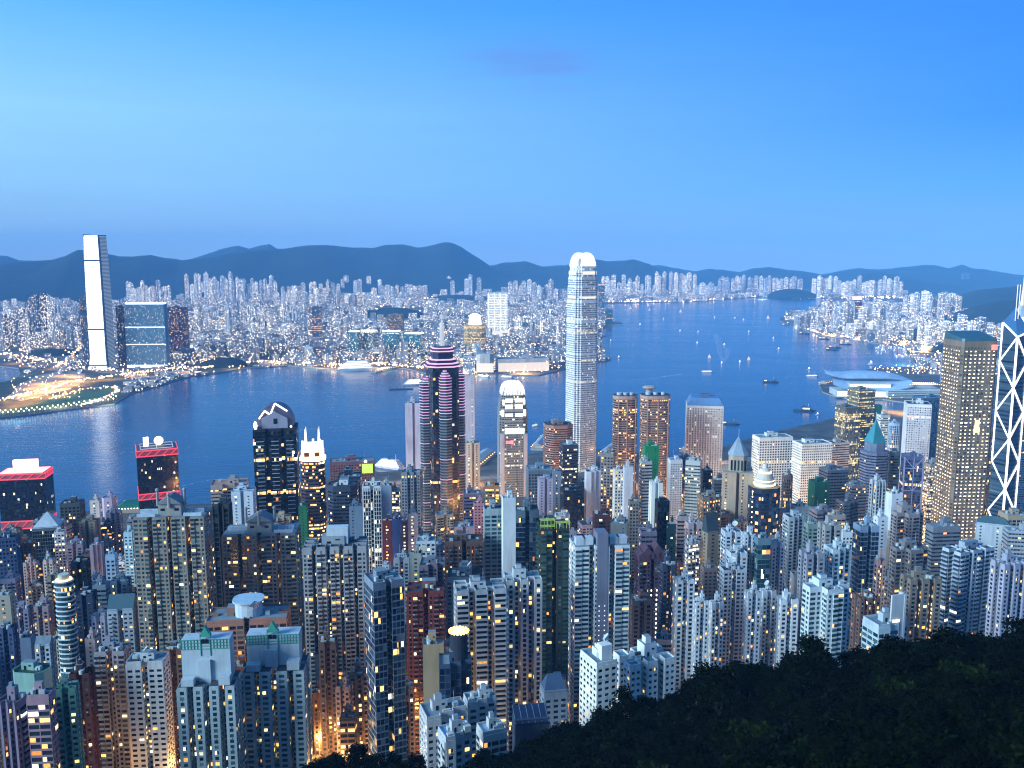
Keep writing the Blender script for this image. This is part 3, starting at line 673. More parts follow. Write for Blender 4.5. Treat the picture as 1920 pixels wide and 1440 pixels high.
T(764, 784, 965, 780, 'pale mauve tower with a yellow strip of stair lights', 'box', 'slit', (.50, .42, .46), 0, lit=.9, lm=LITC)
T(781, 817, 1017, 720, 'small white block with a square grid front and a round clock', 'box', 'grid', (.70, .72, .78), 4, lit=.15, lm=LITC)
T(812, 836, 1025, 740, 'slate blue block beside the white block with the round clock', 'box', 'punch', (.28, .34, .42), 4, lit=.05)
T(738, 770, 1048, 690, 'white apartment block with light strips in front of the pale mauve tower', 'slot', 'flat', (.62, .64, .70), 0, lit=.14)
T(768, 792, 1040, 660, 'cream little tower with a blue wall panel left of the clock block', 'box', 'slit', (.55, .55, .5), 0, lit=.3)
T(786, 840, 1062, 640, 'mauve low apartment block with cluttered terraces under the clock block', 'step', 'flat', (.34, .30, .38), 0, lit=.08, rich=2)
T(838, 902, 1085, 600, 'dark blue low block with a white satellite dish on its roof edge', 'box', 'flat', (.15, .2, .28), 0, lit=.04, dishes=1, rich=2)
T(700, 742, 1076, 620, 'white roof-hut block between the white fin tower and the striped tower', 'step', 'flat', (.60, .66, .72), 0, lit=.06, rich=2)
# ---- centre
O(1016, 1077, 800, 1380, 'octagonal pinkish-brown office tower with dark ribbons before the tallest skyscraper', 'oct', 'ribbon', (.40, .29, .27), 8, dr=1, lit=.06, gm=GLD)
O(1049, 1084, 836, 1130, 'slim black-fronted tower with white sides and a blue roof well', 'box', 'ribbon', (.10, .10, .13), 10, dr=1, lit=.12, gm=GLD, acc=WH, lm=LITC, roof='low')
O(1050, 1092, 922, 1000, 'squat black glass block under the slim black-fronted tower', 'box', 'curtain', DK, 10, gm=GLD, lit=.02)
O(986, 1036, 882, 1060, 'blue-grey ribbed office block right of the white-crowned tower', 'box', 'fins', (.28, .36, .45), 6, lit=.04)
O(1008, 1037, 900, 960, 'blank lilac slab standing in front of the blue-grey ribbed office', 'slots', 'slit', (.48, .46, .58), 6, lit=.05)
O(1036, 1052, 885, 1020, 'narrow slate tower between the blank lilac slab and the black glass block', 'box', 'slit', (.25, .30, .38), 0, lit=.2)
O(1096, 1128, 886, 1010, 'plain white slab tower with a notched roof left of the gold-lit grey tower', 'step', 'blank', (.66, .68, .76), 4, lit=0)
O(1086, 1102, 905, 1040, 'small dark office between the black glass block and the plain white slab', 'box', 'ribbon', (.1, .12, .16), 0, lit=.15)
O(1127, 1153, 852, 1050, 'grey tower with one gold-lit side above a glowing orange street', 'box', 'grid', (.36, .33, .32), -14, lit=.35, lm=LITW)
O(1150, 1170, 882, 980, 'white gridded tower with a floodlit top', 'box', 'grid', (.74, .72, .70), 6, lit=.10, gm=GLD)
O(1168, 1188, 877, 950, 'blank pale grey slab right of the floodlit-top gridded tower', 'box', 'blank', (.60, .64, .72), 4, lit=0)
O(1205, 1236, 838, 1090, 'tower under green construction netting with a green floodlight', 'box', 'blank', (.03, .30, .14), 4, lit=0, roof='low')
O(1199, 1223, 867, 960, 'grey office with white floor lines in front of the green-netted tower', 'box', 'ribbon', (.45, .48, .50), 8, lit=.10, dr=1)
O(1217, 1243, 908, 820, 'dazzling white floodlit slab among the grey offices', 'slots', 'slit', (.82, .82, .80), 6, lit=.5, lm=LITC)
O(1228, 1256, 942, 755, 'black glass office with a white cornice before the dazzling white slab', 'box', 'curtain', DK, 8, gm=GLD, lit=.05, lm=LITC)
O(1252, 1280, 864, 1080, 'white sign-topped tower left of the green glass tower', 'box', 'punch', (.62, .65, .72), 6, lit=.06)
O(1272, 1300, 860, 1130, 'navy tower wedged behind the white sign-topped tower', 'box', 'curtain', (.06, .09, .16), 4, gm=GLB, lit=.05)
O(1286, 1316, 866, 980, 'green glass office with a slanted white top edge', 'box', 'ribbon', (.50, .52, .54), -16, gm=GLG, lit=.10, dr=1)
O(1314, 1337, 884, 1010, 'dark navy cube of an office behind the green glass tower', 'box', 'curtain', (.04, .06, .11), 6, gm=GLD, lit=.02)
O(1334, 1360, 902, 960, 'black plant-roofed office left of the beige blank-walled tower', 'box', 'ribbon', DG, 6, lit=.06)
O(1308, 1357, 934, 850, 'stepped brown office lit yellow from below', 'step', 'grid', (.36, .30, .24), 6, lit=.22)
root, w, d, H, poly = O(1354, 1414, 888, 900, 'beige tower with a huge blank wall and a grey pyramid cap', 'slots', 'slit', (.50, .42, .35), -12, dr=1.0, lit=.25, roof='none')
b = MB(); b.prism(oct_fp(w * .62, d * .62, .22), H, H + 17, 0); b.build('upper_drum', wall(.50, .44, .38), root)
b = MB(); b.loft([[(x, y, H + 17) for x, y in oct_fp(w * .68, d * .68, .22)], [(x * .04, y * .04, H + 36) for x, y in oct_fp(w * .6, d * .6, .22)]]); b.bar((0, 0, H + 35), (0, 0, H + 44), .4); b.build('pyramid_cap', wall(.38, .44, .52), root)
b = MB()
for k in range(5): b.box(-w * .25 + k * w * .115, -d * .31 - .15, H + 1, -w * .25 + k * w * .115 + w * .06, -d * .31 + .1, H + 12)
b.build('louvre', GLD, root)
root, w, d, H, poly = O(1398, 1470, 918, 880, 'dark blue glass tower ringed with bulbs under a floodlit round crown', 'oct', 'curtain', (.05, .07, .12), 8, gm=GLB, lit=.10, roof='none', dr=.9)
b = MB(); b.face([(x, y, H + .1) for x, y in poly]); b.build('roof', wall(.5, .42, .25), root)
b = MB()
for k, (r0, h0, h1) in enumerate(((.36, 0, 9), (.30, 9, 14), (.20, 14, 19), (.10, 19, 24))): b.cyl(0, 0, H + h0, H + h1, w * r0, w * r0 * .9, 18)
b.build('crown', wall(.72, .66, .6), root)
b = MB()
for k in range(4): b.cyl(0, 0, H + 2 + k * 4.2, H + 3 + k * 4.2, w * (.385 - .05 * k), None, 18)
b.build('crown_light', emit(1, .78, .5, 3.0), root)
for k in range(17): b = MB(); b.sphere((-w * .5 - .2, -d * .22, H - 4 - k * 5.5), .8, n=6, m=4); b.build('bulb', emit(1, .8, .6, 5), root)
T(1111, 1145, 968, 720, 'dark red-brown block with a blue roof hut', 'box', 'flat', (.19, .075, .07), 4, lit=.04)
T(1143, 1184, 985, 760, 'grey block washed by orange street light', 'box', 'blank', (.20, .22, .24), -20, lit=0)
T(1178, 1198, 942, 730, 'tall narrow tan slab with a regular window column', 'box', 'punch', (.36, .31, .28), 4, lit=.06)
T(1198, 1232, 1000, 700, 'mauve low office before the tall narrow tan slab', 'box', 'ribbon', (.32, .28, .36), 4, lit=.06)
T(1250, 1268, 985, 750, 'slim dark teal block right of the black glass office', 'box', 'slit', (.06, .14, .15), 0, lit=.2, lm=LITC)
T(1268, 1290, 970, 800, 'pinkish slab with horizontal openings under the white sign-topped tower', 'box', 'ribbon', (.50, .42, .42), 0, lit=.06)
T(1284, 1318, 984, 740, 'pair of pale pink towers with a square crest', 'slot', 'flat', (.56, .47, .50), 6, lit=.15, slotlit=.4)
T(1286, 1314, 1018, 690, 'small block with stacked glowing white terraces', 'step', 'loft', (.55, .55, .6), 4, lit=.7, lm=LITC)
root, w, d, H, poly = T(1316, 1348, 1000, 690, 'narrow church-like tower with a steep slate gable lit yellow from the side', 'box', 'slit', (.40, .33, .26), 20, lit=.04, roof='gab16', rc=wall(.10, .13, .16))
T(1314, 1345, 1068, 660, 'salmon block with arched top windows below the steep slate gable', 'box', 'punch', (.52, .38, .34), 4, lit=.08)
T(1344, 1366, 1010, 720, 'cream striped block lit yellow beside the steep slate gable', 'box', 'ribbon', (.5, .44, .34), 0, lit=.3)
# dark tower under lime green roof scaffolds
root, w, d, H, poly = T(1007, 1067, 992, 590, 'dark unfinished apartment tower with lime green scaffold rails on its roof', 'slots', 'balc', (.075, .09, .085), 6, dr=.9, lit=.09, gm=GLG, acc=(.10, .16, .14), slotlit=.3, roof='low')
for x_, z_ in ((-.25, 6), (.3, 4), (-.25, 1.5)):
    b = MB(); b.bar((x_ * w - w * .26, -d * .5, H + z_), (x_ * w + w * .26, -d * .46, H + z_), .35); b.bar((x_ * w - w * .26, -d * .3, H + z_), (x_ * w + w * .26, -d * .3, H + z_), .35)
    for k in range(5): b.bar((x_ * w - w * .25 + k * w * .12, -d * .5, H), (x_ * w - w * .25 + k * w * .12, -d * .5, H + z_ + .5), .18)
    b.build('scaffold_rail', plain(.55, .72, .12, .6), root)
# white tower with the grey lift spine
root, w, d, H, poly = T(1066, 1182, 1026, 520, 'white apartment tower with a grey central spine dotted with lights', 'slot2', 'flat', (.68, .70, .74), 7, dr=.55, lit=.10, acc=(.55, .57, .62), single=True, gm=GLT, roof='none', ac=True)
b = MB(); b.box(-w * .10, -d * .5 - .5, 0, w * .10, d * .1, H + 8); b.build('lift_spine', wall(.27, .28, .36), root)
for k in range(30):
    for x_ in (-.05, .05): b = MB(); b.box(x_ * w - .3, -d * .5 - .62, 4 + k * 3.2, x_ * w + .3, -d * .5 - .5, 4.6 + k * 3.2); b.build('spine_light', emit(.9, .9, 1, 1.5), root)
b = MB(); b.face([(x, y, H + .1) for x, y in off_poly(poly, .3)]); b.build('roof', ROOFM, root)
for x_ in (-.38, -.24, .24, .38): b = MB(); b.box(x_ * w - 3, -d * .35, H + .1, x_ * w + 3, -d * .05, H + 4.5); b.build('roof_house', wall(.62, .66, .72), root)
# gothic purple tower
root, w, d, H, poly = T(1189, 1250, 1050, 610, 'dark purple tower with stepped gothic gables and two columns of dotted lights', 'slot', 'flat', (.15, .085, .13), 5, lit=.03, slotlit=.0, roof='none')
b = MB()
for x_, h_ in ((-.36, 5), (-.18, 9), (0, 5), (.2, 11), (.38, 6)):
    b.box(x_ * w - 3, -d * .45, H, x_ * w + 3, d * .3, H + h_ * .6); b.loft([[(x_ * w - 3, -d * .45, H + h_ * .6), (x_ * w + 3, -d * .45, H + h_ * .6), (x_ * w + 3, d * .3, H + h_ * .6), (x_ * w - 3, d * .3, H + h_ * .6)], [(x_ * w - .1, -d * .45, H + h_), (x_ * w + .1, -d * .45, H + h_), (x_ * w + .1, d * .3, H + h_), (x_ * w - .1, d * .3, H + h_)]])
b.build('gable_roof', wall(.17, .10, .14), root)
for k in range(26):
    for x_ in (-.04, .16): b = MB(); b.box(x_ * w - .35, -d * .5 - .75, 4 + k * 3.6, x_ * w + .35, -d * .5 - .3, 5.2 + k * 3.6); b.build('stair_light', emit(1, .95, .85, 4), root)
T(1178, 1224, 1130, 560, 'small pinkish-brown tower with a terracotta roof block', 'slots', 'flat', (.34, .25, .24), 6, lit=.04, acc=(.4, .2, .14))
T(1238, 1268, 1062, 580, 'dark slate apartment tower at the right side of the gothic purple tower', 'slot', 'flat', (.14, .15, .21), 4, lit=.12, slotlit=.3, dishes=1)
# white estate right of centre: separate slabs
for a_ in ((1262, 1303, 1092, 545, 'bright white apartment tower with steel frames, nearest the gothic purple tower'), (1300, 1330, 1132, 520, 'lower white tower with a dark roof, second in the white row'), (1330, 1358, 1134, 535, 'lower white tower with a dark roof, third in the white row'), (1348, 1398, 1072, 590, 'tall white block with a blank square wall above the lower white towers'), (1396, 1428, 1115, 540, 'white tower with a lit corner, right of the tall blank square wall'), (1424, 1456, 1112, 560, 'bluish white tower under the white block with round dish'), (1455, 1498, 1128, 545, 'grey-white tower left of the stepped white tower')):
    T(*a_, fp='slots' if a_[3] != 590 else 'slot', st='flat' if a_[3] % 4 else 'bay', wc=(.66, .69, .75) if a_[3] % 3 else (.56, .60, .68), yaw=6, lit=.07, dr=.7, slotlit=.15, rich=1.6, dishes=1 if a_[3] > 555 else 0, single=False)
T(1362, 1402, 1040, 640, 'white residential block with rooftop water tanks behind the tall blank square wall', 'slot', 'flat', (.64, .68, .75), 6, lit=.09, rich=2)
T(1352, 1392, 1000, 670, 'white tower with a round drum on top, left of the teal-windowed tower', 'slot', 'flat', (.62, .66, .74), 4, lit=.14, slotlit=.3, dishes=1)
T(1390, 1418, 1005, 650, 'slim white tower next to the one with a round drum', 'slots', 'bay', (.60, .64, .72), 4, lit=.1)
T(1414, 1446, 1012, 640, 'teal-windowed apartment tower at the foot of the bulb-ringed glass tower', 'box', 'curtain', (.22, .30, .36), 6, gm=GLT, lit=.08)
T(1440, 1472, 1020, 650, 'white tower with lit kitchen windows left of the boxy lantern-topped block', 'slot', 'flat', (.60, .66, .74), 6, lit=.14)
T(1468, 1512, 972, 720, 'broad grey-white block with a dark plant storey', 'step', 'flat', (.46, .52, .58), 6, lit=.06)
T(1508, 1536, 985, 700, 'narrow greenish block with balcony plants', 'box', 'balc', (.30, .38, .36), 4, lit=.07)
T(1534, 1579, 988, 640, 'grey tower crowned by a white slatted lantern box', 'slots', 'punch', (.42, .41, .42), 8, lit=.03)
T(1545, 1603, 1034, 570, 'white tower with deep glass balconies lit yellow and roof gardens', 'step', 'balc', (.60, .66, .70), 8, gm=GLG, lit=.16, rich=1.6)
T(1498, 1548, 1042, 560, 'grey-lilac blank-gabled apartment tower left of the deep glass balconies', 'slots', 'flat', (.40, .40, .47), 10, lit=.05)
T(1600, 1650, 990, 660, 'blue glass apartment tower with white roof cubes', 'slot', 'curtain', (.34, .44, .56), 6, gm=GLB, lit=.05)
T(1638, 1666, 972, 700, 'white blank slab with one dark slot, next to the stepped grey-pink block', 'box', 'slit', (.66, .70, .76), 6, lit=.05)
T(1573, 1600, 1000, 690, 'white box tower with a tiny blue light right of the lantern box', 'box', 'punch', (.64, .70, .76), 4, lit=.05)
T(1664, 1742, 968, 720, 'stepped grey-pink apartment block with a tall roof box', 'cross', 'flat', (.40, .36, .37), 10, lit=.05, dr=.8, rich=1.3)
T(1660, 1752, 1036, 620, 'large stepped grey-brown apartment block with two pale bands', 'cross', 'flat', (.30, .27, .28), 10, lit=.05, dr=.8)
T(1640, 1662, 1052, 590, 'narrow pink apartment tower between the deep glass balconies and the grey-brown block', 'slot', 'flat', (.56, .40, .38), 4, lit=.2, slotlit=.4)
# ---- right: Central offices
root, w, d, H, poly = O(1590, 1643, 733, 1560, 'taller gold-glass tower with glowing floor bands beside the harbour', 'box', 'ribbon', (.30, .27, .20), 16, dr=1, gm=glass(.10, .085, .05), lit=.12, row=.45, lm=GOLD, roof='low')
O(1567, 1616, 766, 1520, 'lower gold-glass tower with a dark top storey in front of its taller twin', 'box', 'curtain', (.20, .19, .17), 16, dr=1, gm=glass(.11, .095, .06), lit=.10, row=.30, lm=GOLD, roof='low')
O(1635, 1655, 760, 1570, 'narrow green-netted slab at the side of the taller gold-glass tower', 'box', 'blank', (.03, .22, .18), 0, lit=0, roof='none')
O(1696, 1749, 760, 1430, 'white tower with a dense square grid and violet lit top', 'box', 'grid', (.78, .76, .80), -16, dr=1, lit=.06, gm=GLD, roof='low')
O(1711, 1782, 748, 1640, 'broad blue glass slab behind the white square-grid tower', 'box', 'curtain', (.14, .22, .34), 14, gm=GLB, lit=.01, dr=.5, roof='low')
O(1411, 1488, 822, 1270, 'white office block with a grid of deep square windows, left of its taller neighbour', 'box', 'grid', (.76, .75, .74), 8, dr=.5, gm=GLD, lit=.04)
O(1486, 1562, 834, 1220, 'taller white office block with deep square windows and a lit blue roof', 'box', 'grid', (.78, .78, .77), 10, dr=.6, gm=GLD, lit=.03)
O(1546, 1594, 832, 1330, 'cream block with horizontal dark slots behind the taller white office block', 'box', 'ribbon', (.62, .55, .52), 14, dr=.7, lit=.03)
root, w, d, H, poly = O(1606, 1676, 850, 1100, 'blue-grey tower with notched shoulders and a teal pyramid spire', 'oct', 'ribbon', (.22, .25, .36), 14, dr=1, gm=GLD, lit=.05, roof='none')
b = MB(); b.prism(oct_fp(w * .72, d * .72), H, H + 11, 0); b.build('upper_storey', wall(.24, .28, .38), root)
b = MB(); b.loft([[(x, y, H + 11) for x, y in box_fp(w * .62, d * .62)], [(x * .05, y * .05, H + 40) for x, y in box_fp(w * .62, d * .62)]]); b.build('pyramid_roof', wall(.10, .34, .40, .5), root)
b = MB(); b.bar((0, 0, H + 38), (0, 0, H + 50), .5); b.bar((-3, 0, H + 44), (3, 0, H + 44), .3); b.build('spire', PIPE, root)
O(1666, 1690, 850, 1120, 'green glass tower with a white light band beside the teal pyramid', 'oct', 'ribbon', (.18, .24, .26), 6, gm=GLG, lit=.06)
O(1644, 1670, 780, 1340, 'white sign-board tower above the teal pyramid', 'box', 'ribbon', (.66, .68, .70), 10, gm=GLG, lit=.2, lm=LITC)
O(1664, 1692, 795, 1330, 'pale blue glass tower right of the white sign-board tower', 'round', 'fins', (.46, .56, .70), 0, gm=GLB, lit=.04)
root, w, d, H, poly = O(1690, 1734, 858, 1090, 'violet-blue tower with exposed diagonal steel trusses', 'box', 'curtain', (.16, .17, .32), -12, dr=.8, gm=GLB, lit=.06, roof='low')
b = MB()
for k in range(5):
    z = H - k * H * .2; zz = z - H * .2 + 1
    for p_, q_ in (((-.5, z), (0, z - H * .1)), ((0, z - H * .1), (.5, z)), ((-.5, z - H * .1), (.5, z - H * .1))): b.bar((p_[0] * w, -d / 2 - .7, p_[1]), (q_[0] * w, -d / 2 - .7, q_[1]), .6)
for x_ in (-.5, -.46, 0, .46, .5): b.bar((x_ * w, -d / 2 - .6, 0), (x_ * w, -d / 2 - .6, H), .55)
b.build('truss', wall(.36, .38, .58), root)
O(1536, 1592, 884, 1030, 'dark grey office with ribbon windows and a tall blank roof box', 'box', 'ribbon', (.19, .19, .23), 10, dr=.8, gm=GLD, lit=.03)
O(1516, 1557, 906, 980, 'block fully wrapped in dark green netting', 'box', 'blank', (.03, .20, .13), 10, lit=.3, lm=LITC, roof='low')
O(1568, 1617, 944, 930, 'low grey office with layered floors under the dark grey one', 'step', 'ribbon', (.20, .20, .24), 10, lit=.05)
O(1586, 1626, 912, 1010, 'wide low office with a lit yellow cornice below the teal pyramid', 'box', 'ribbon', (.26, .27, .30), 8, lit=.10)
O(1632, 1662, 904, 880, 'slim white and grey finned tower lit yellow along its edge', 'slots', 'fins', (.55, .56, .60), 14, dr=1, lit=.03, roof='low')
O(1661, 1694, 928, 870, 'plain white tower with a small white crest box', 'box', 'blank', (.72, .74, .80), 10, dr=.9, lit=0)
O(1484, 1520, 952, 900, 'blank grey-teal box at the foot of the taller white office block', 'box', 'blank', (.36, .44, .48), 8, lit=0)
O(1518, 1568, 960, 860, 'dull grey podium block with a pink roof edge', 'step', 'ribbon', (.28, .26, .30), 8, lit=.08)
O(1552, 1586, 968, 830, 'small block with a glowing cream roof front', 'box', 'loft', (.5, .42, .36), 6, lit=.5)
O(1466, 1488, 892, 1010, 'brownish tower with thin vertical fins behind the bulb-ringed glass tower', 'round', 'fins', (.24, .20, .19), 0, lit=.15)
BL(1732, 1772, 872, 1150, 'low civic block with two bright bands at the foot of the grid-lit skyscraper', 'box', 'ribbon', (.56, .55, .54), 10, dr=.7, lit=.75, lm=LITC, cat='civic block')
BL(1736, 1802, 990, 800, 'long low grey government block among dark trees', 'box', 'ribbon', (.28, .31, .36), 6, dr=.5, lit=.05, cat='government block')
BL(1830, 1898, 988, 790, 'long white low building with a hipped roof behind dark trees', 'box', 'slit', (.52, .60, .68), -24, dr=.4, lit=.08, roof='hip7', rc=wall(.12, .2, .24), cat='government block')
BL(1880, 1960, 1000, 770, 'flat white wing with a small tower at the right edge', 'box', 'ribbon', (.44, .47, .52), -10, dr=.5, lit=.03, cat='government block')
BL(1872, 1932, 968, 830, 'cream round-windowed house at the far right under the orange flyover', 'box', 'loft', (.5, .4, .3), 0, lit=.3, cat='building')
# right foreground
T(1768, 1868, 1040, 590, 'tall white tower with a bright blank flank and terraces, before the long low building', 'slot2', 'balc', (.56, .61, .69), 24, dr=.45, lit=.06, acc=(.44, .49, .58), roof='flat', rich=1.6, single=True, slotlit=.1)
T(1858, 1935, 1062, 560, 'lilac-white apartment tower cut by the right edge', 'slot2', 'flat', (.46, .46, .56), 14, lit=.06, dr=.6, single=True)
T(1688, 1768, 1090, 560, 'tan apartment tower with a lit stair column above the dark wood', 'slot2', 'flat', (.34, .29, .25), 6, lit=.09, slotlit=.5, dr=.6, single=True)
T(1598, 1652, 1126, 540, 'brown apartment tower with many small lights right of the stepped white tower', 'slot2', 'flat', (.26, .17, .15), 6, lit=.17, slotlit=.4)
T(1494, 1607, 1112, 480, 'stepped white apartment tower with pergola roof terraces at the wood edge', 'cross', 'flat', (.66, .70, .76), 14, dr=.75, lit=.05, roof='flat', rich=2, single=True, gm=GLG, ac=True)
# ---- left and middle foreground
T(681, 757, 1098, 440, 'tall dark tower with diagonal white striped corner and blue glass flank', 'slot', 'curtain', (.30, .34, .42), 26, dr=1.0, gm=GLB, lit=.10, slotlit=.15, single=True, roof='flat')
T(597, 633, 1208, 470, 'slim brown apartment tower in front of the four-winged grey tower', 'slots', 'flat', (.24, .17, .15), 5, lit=.03, single=True)
T(654, 694, 1268, 480, 'tan mid-rise block lit orange by the street below', 'slots', 'flat', (.42, .31, .24), 6, lit=.22, single=True)
T(637, 668, 1350, 455, 'small glowing house with yellow windows at the wood edge', 'box', 'loft', (.45, .33, .25), 4, lit=.55, single=True, cat='house')
T(763, 834, 1112, 510, 'maroon apartment tower with a curved stepped top', 'slots', 'flat', (.22, .075, .08), 4, dr=.7, lit=.11, acc=(.3, .16, .15), gm=GLD, single=True, roof='low')
T(792, 832, 1213, 440, 'plain tan slab with a line of stair lights beside the blue glass block', 'box', 'blank', (.48, .38, .27), 6, dr=.8, lit=.0, roof='low')
root, w, d, H, poly = T(822, 885, 1250, 425, 'blue glass apartment block with a dark round tank crowned by golden lights', 'step', 'curtain', (.10, .15, .23), 6, gm=GLB, lit=.05, dr=.8, roof='low', single=True)
b = MB(); b.cyl(w * .12, d * .1, H, H + 15, 4.6, None, 18); b.build('round_tank', wall(.06, .07, .10), root)
b = MB()
for k in range(18):
    a_ = 2 * math.pi * k / 18; b.sphere((w * .12 + 4.9 * math.cos(a_), d * .1 + 4.9 * math.sin(a_), H + 15.4), .55, n=6, m=4)
b.cyl(w * .12, d * .1, H + 15, H + 16.2, 4.2, 3.2, 18); b.build('crown_light', emit(1, .52, .07, 9), root)
T(849, 950, 1112, 485, 'white balcony tower with dark bay columns, left half of the bright pair', 'slot2', 'balc', (.62, .64, .67), 9, dr=.6, lit=.12, acc=(.66, .68, .72), single=True, gm=GLD, rich=1.8)
T(943, 1017, 1092, 500, 'white balcony tower with rounded corners, right half of the bright pair', 'slot2', 'balc', (.60, .62, .66), 9, dr=.7, lit=.14, acc=(.64, .66, .7), single=True, gm=GLD, rich=1.5)
T(785, 880, 1350, 345, 'low white apartment house with a flat roof deck at the wood edge', 'step', 'punch', (.60, .58, .60), 20, dr=.7, lit=.10, single=True, roof='flat', rich=2, cat='apartment house')
T(820, 890, 1388, 318, 'low white house with a pale blue canopy roof in front of the flat roof deck', 'step', 'flat', (.58, .60, .64), 24, dr=.8, lit=.08, single=True, roof='low', rc=wall(.35, .55, .8), cat='house')
T(893, 950, 1378, 335, 'small white house with a light canopy, right of the flat roof deck', 'box', 'loft', (.60, .60, .62), 22, dr=.8, lit=.12, single=True, roof='low', rc=wall(.5, .6, .7), cat='house')
T(868, 934, 1322, 365, 'white terraced house with square penthouses between the dark trees', 'step', 'punch', (.58, .60, .64), 16, dr=.7, lit=.06, single=True, roof='flat', cat='apartment house')
# left bottom
T(234, 318, 1245, 440, 'twin white wings with pairs of square windows on both sides of a lit slot', 'slot', 'punch', (.62, .63, .66), 5, dr=.6, lit=.03, slotlit=.45, single=True, dishes=1, gm=GLD, rich=1.4)
T(174, 246, 1226, 470, 'grey-lilac apartment tower with a green-glazed roof garden', 'slots', 'bay', (.38, .37, .42), 5, dr=.7, lit=.10, single=True, rc=GREENROOF)
T(306, 350, 1222, 470, 'brown apartment tower thick with yellow windows behind the twin white wings', 'slots', 'flat', (.22, .15, .12), 5, lit=.2, single=True)
def lattice(xl, xr, yt, Y, label, ybody):
    root, w, d, H, poly = T(xl, xr, ybody, Y, label, 'slot3', 'flat', (.50, .56, .60), 5, dr=.6, lit=.13, slotlit=.2, single=True, gm=GLT, roof='none', acc=(.4, .5, .52))
    top = at_y((xl + xr) / 2, yt, Y + d * .4).z - root.location.z
    b = MB(); b.face([(x, y, H + .1) for x, y in off_poly(poly, .3)]); b.build('roof', ROOFD, root)
    wm = wall(.56, .62, .68); b = MB(); b.box(-w * .46, -d * .12, H, w * .40, d * .4, top - 3.5); b.box(-w * .16, -d * .2, H, w * .05, -d * .12, H + (top - H) * .45); b.build('roof_house', wm, root)
    y_ = -d * .12 - .25; b = MB(); s_ = 1.5; lat = wall(.12, .42, .34)
    nx = int(w * .86 / s_)
    for i in range(nx + 1):
        x_ = -w * .46 + i * w * .86 / nx
        if abs(x_ + w * .03) < w * .09: continue
        b.box(x_ - .14, y_, top - 8.5, x_ + .14, y_ + .2, top - 3.2)
    for k in range(4): b.box(-w * .46, y_ - .03, top - 8.5 + k * 1.6, w * .40, y_ + .17, top - 8.2 + k * 1.6)
    b.box(-w * .12, y_ - .1, top - 12, -w * .11, y_ + .3, top); b.box(w * .05, y_ - .1, top - 12, w * .06, y_ + .3, top)
    b.loft([[(-w * .13, y_, top - 2), (w * .07, y_, top - 2), (w * .07, y_ + 3, top - 2), (-w * .13, y_ + 3, top - 2)], [(-w * .03, y_, top + 3.4), (-w * .028, y_, top + 3.4), (-w * .028, y_ + 3, top + 3.4), (-w * .03, y_ + 3, top + 3.4)]])
    b.build('lattice_screen', lat, root)
    b = MB()
    for x_ in (-.09, -.02): b = MB(); b.box(w * x_ - .2, y_ - .13, top - 5.5, w * x_ + w * .05, y_ + .05, top - 3.2); b.build('gable_window', GLD, root)
    b = MB(); b.box(-w * .44, -d * .45, H, -w * .22, -d * .2, H + 3.5); b.build('penthouse', wm, root); b = MB(); b.box(w * .22, -d * .45, H, w * .42, -d * .15, H + 4.5); b.build('penthouse', wm, root)
lattice(330, 455, 1188, 410, 'near apartment tower topped by a teal lattice screen and small glass gable, left of two', 1290)
lattice(452, 582, 1180, 430, 'near apartment tower topped by a teal lattice screen and small glass gable, right of two', 1262)
T(440, 470, 1255, 470, 'rust-brown slab squeezed between the two lattice-topped towers', 'box', 'punch', (.30, .13, .07), 4, lit=.02, single=True, roof='low')
root, w, d, H, poly = T(384, 548, 1168, 500, 'terracotta and grey penthouse block with an oval sky lounge and dishes', 'slots', 'loft', (.40, .26, .22), 8, dr=.45, lit=.05, single=True, roof='low', dishes=2)
b = MB(); b.loft([[(x * 1.0, y, z) for x, y in round_fp(w * .34, d * .7)] for z in (H, H + 9)]); b.build('sky_lounge', wall(.58, .66, .74), root)
b = MB(); b.loft([[(x, y, H + 9.1) for x, y in round_fp(w * .40, d * .84)], [(x, y, H + 10) for x, y in round_fp(w * .40, d * .84)]]); b.build('oval_roof', wall(.5, .62, .72), root)
# bottom-left corner cluster
T(-8, 52, 1320, 380, 'curving lilac apartment front with wide dark windows in the lower left corner', 'wavy', 'balc', (.34, .28, .36), -6, dr=.7, lit=.16, single=True, roof='low', gm=GLD, rc=GREENROOF)
T(48, 104, 1308, 376, 'pink-framed apartment wing with warm windows beside the curving lilac front', 'box', 'loft', (.50, .34, .40), 5, dr=.7, lit=.24, single=True, roof='low', rc=GREENROOF)
T(100, 148, 1298, 392, 'plain teal apartment wing with white-framed windows right of the pink-framed wing', 'slots', 'punch', (.22, .40, .36), 16, dr=.9, lit=.03, single=True, roof='low', rc=GREENROOF, acc=(.2, .36, .33))
root, w, d, H, poly = T(14, 104, 1268, 410, 'angular pale green roof pavilion behind the pink-framed wing', 'oct', 'blank', (.34, .50, .46), -8, dr=.7, lit=0, single=False, roof='low', rc=GREENROOF, cat='apartment tower')
T(128, 178, 1268, 455, 'dark red-brown apartment tower with a green roof rim', 'slots', 'flat', (.13, .055, .05), 6, lit=.05, single=True, acc=(.1, .05, .05), rc=GREENROOF)
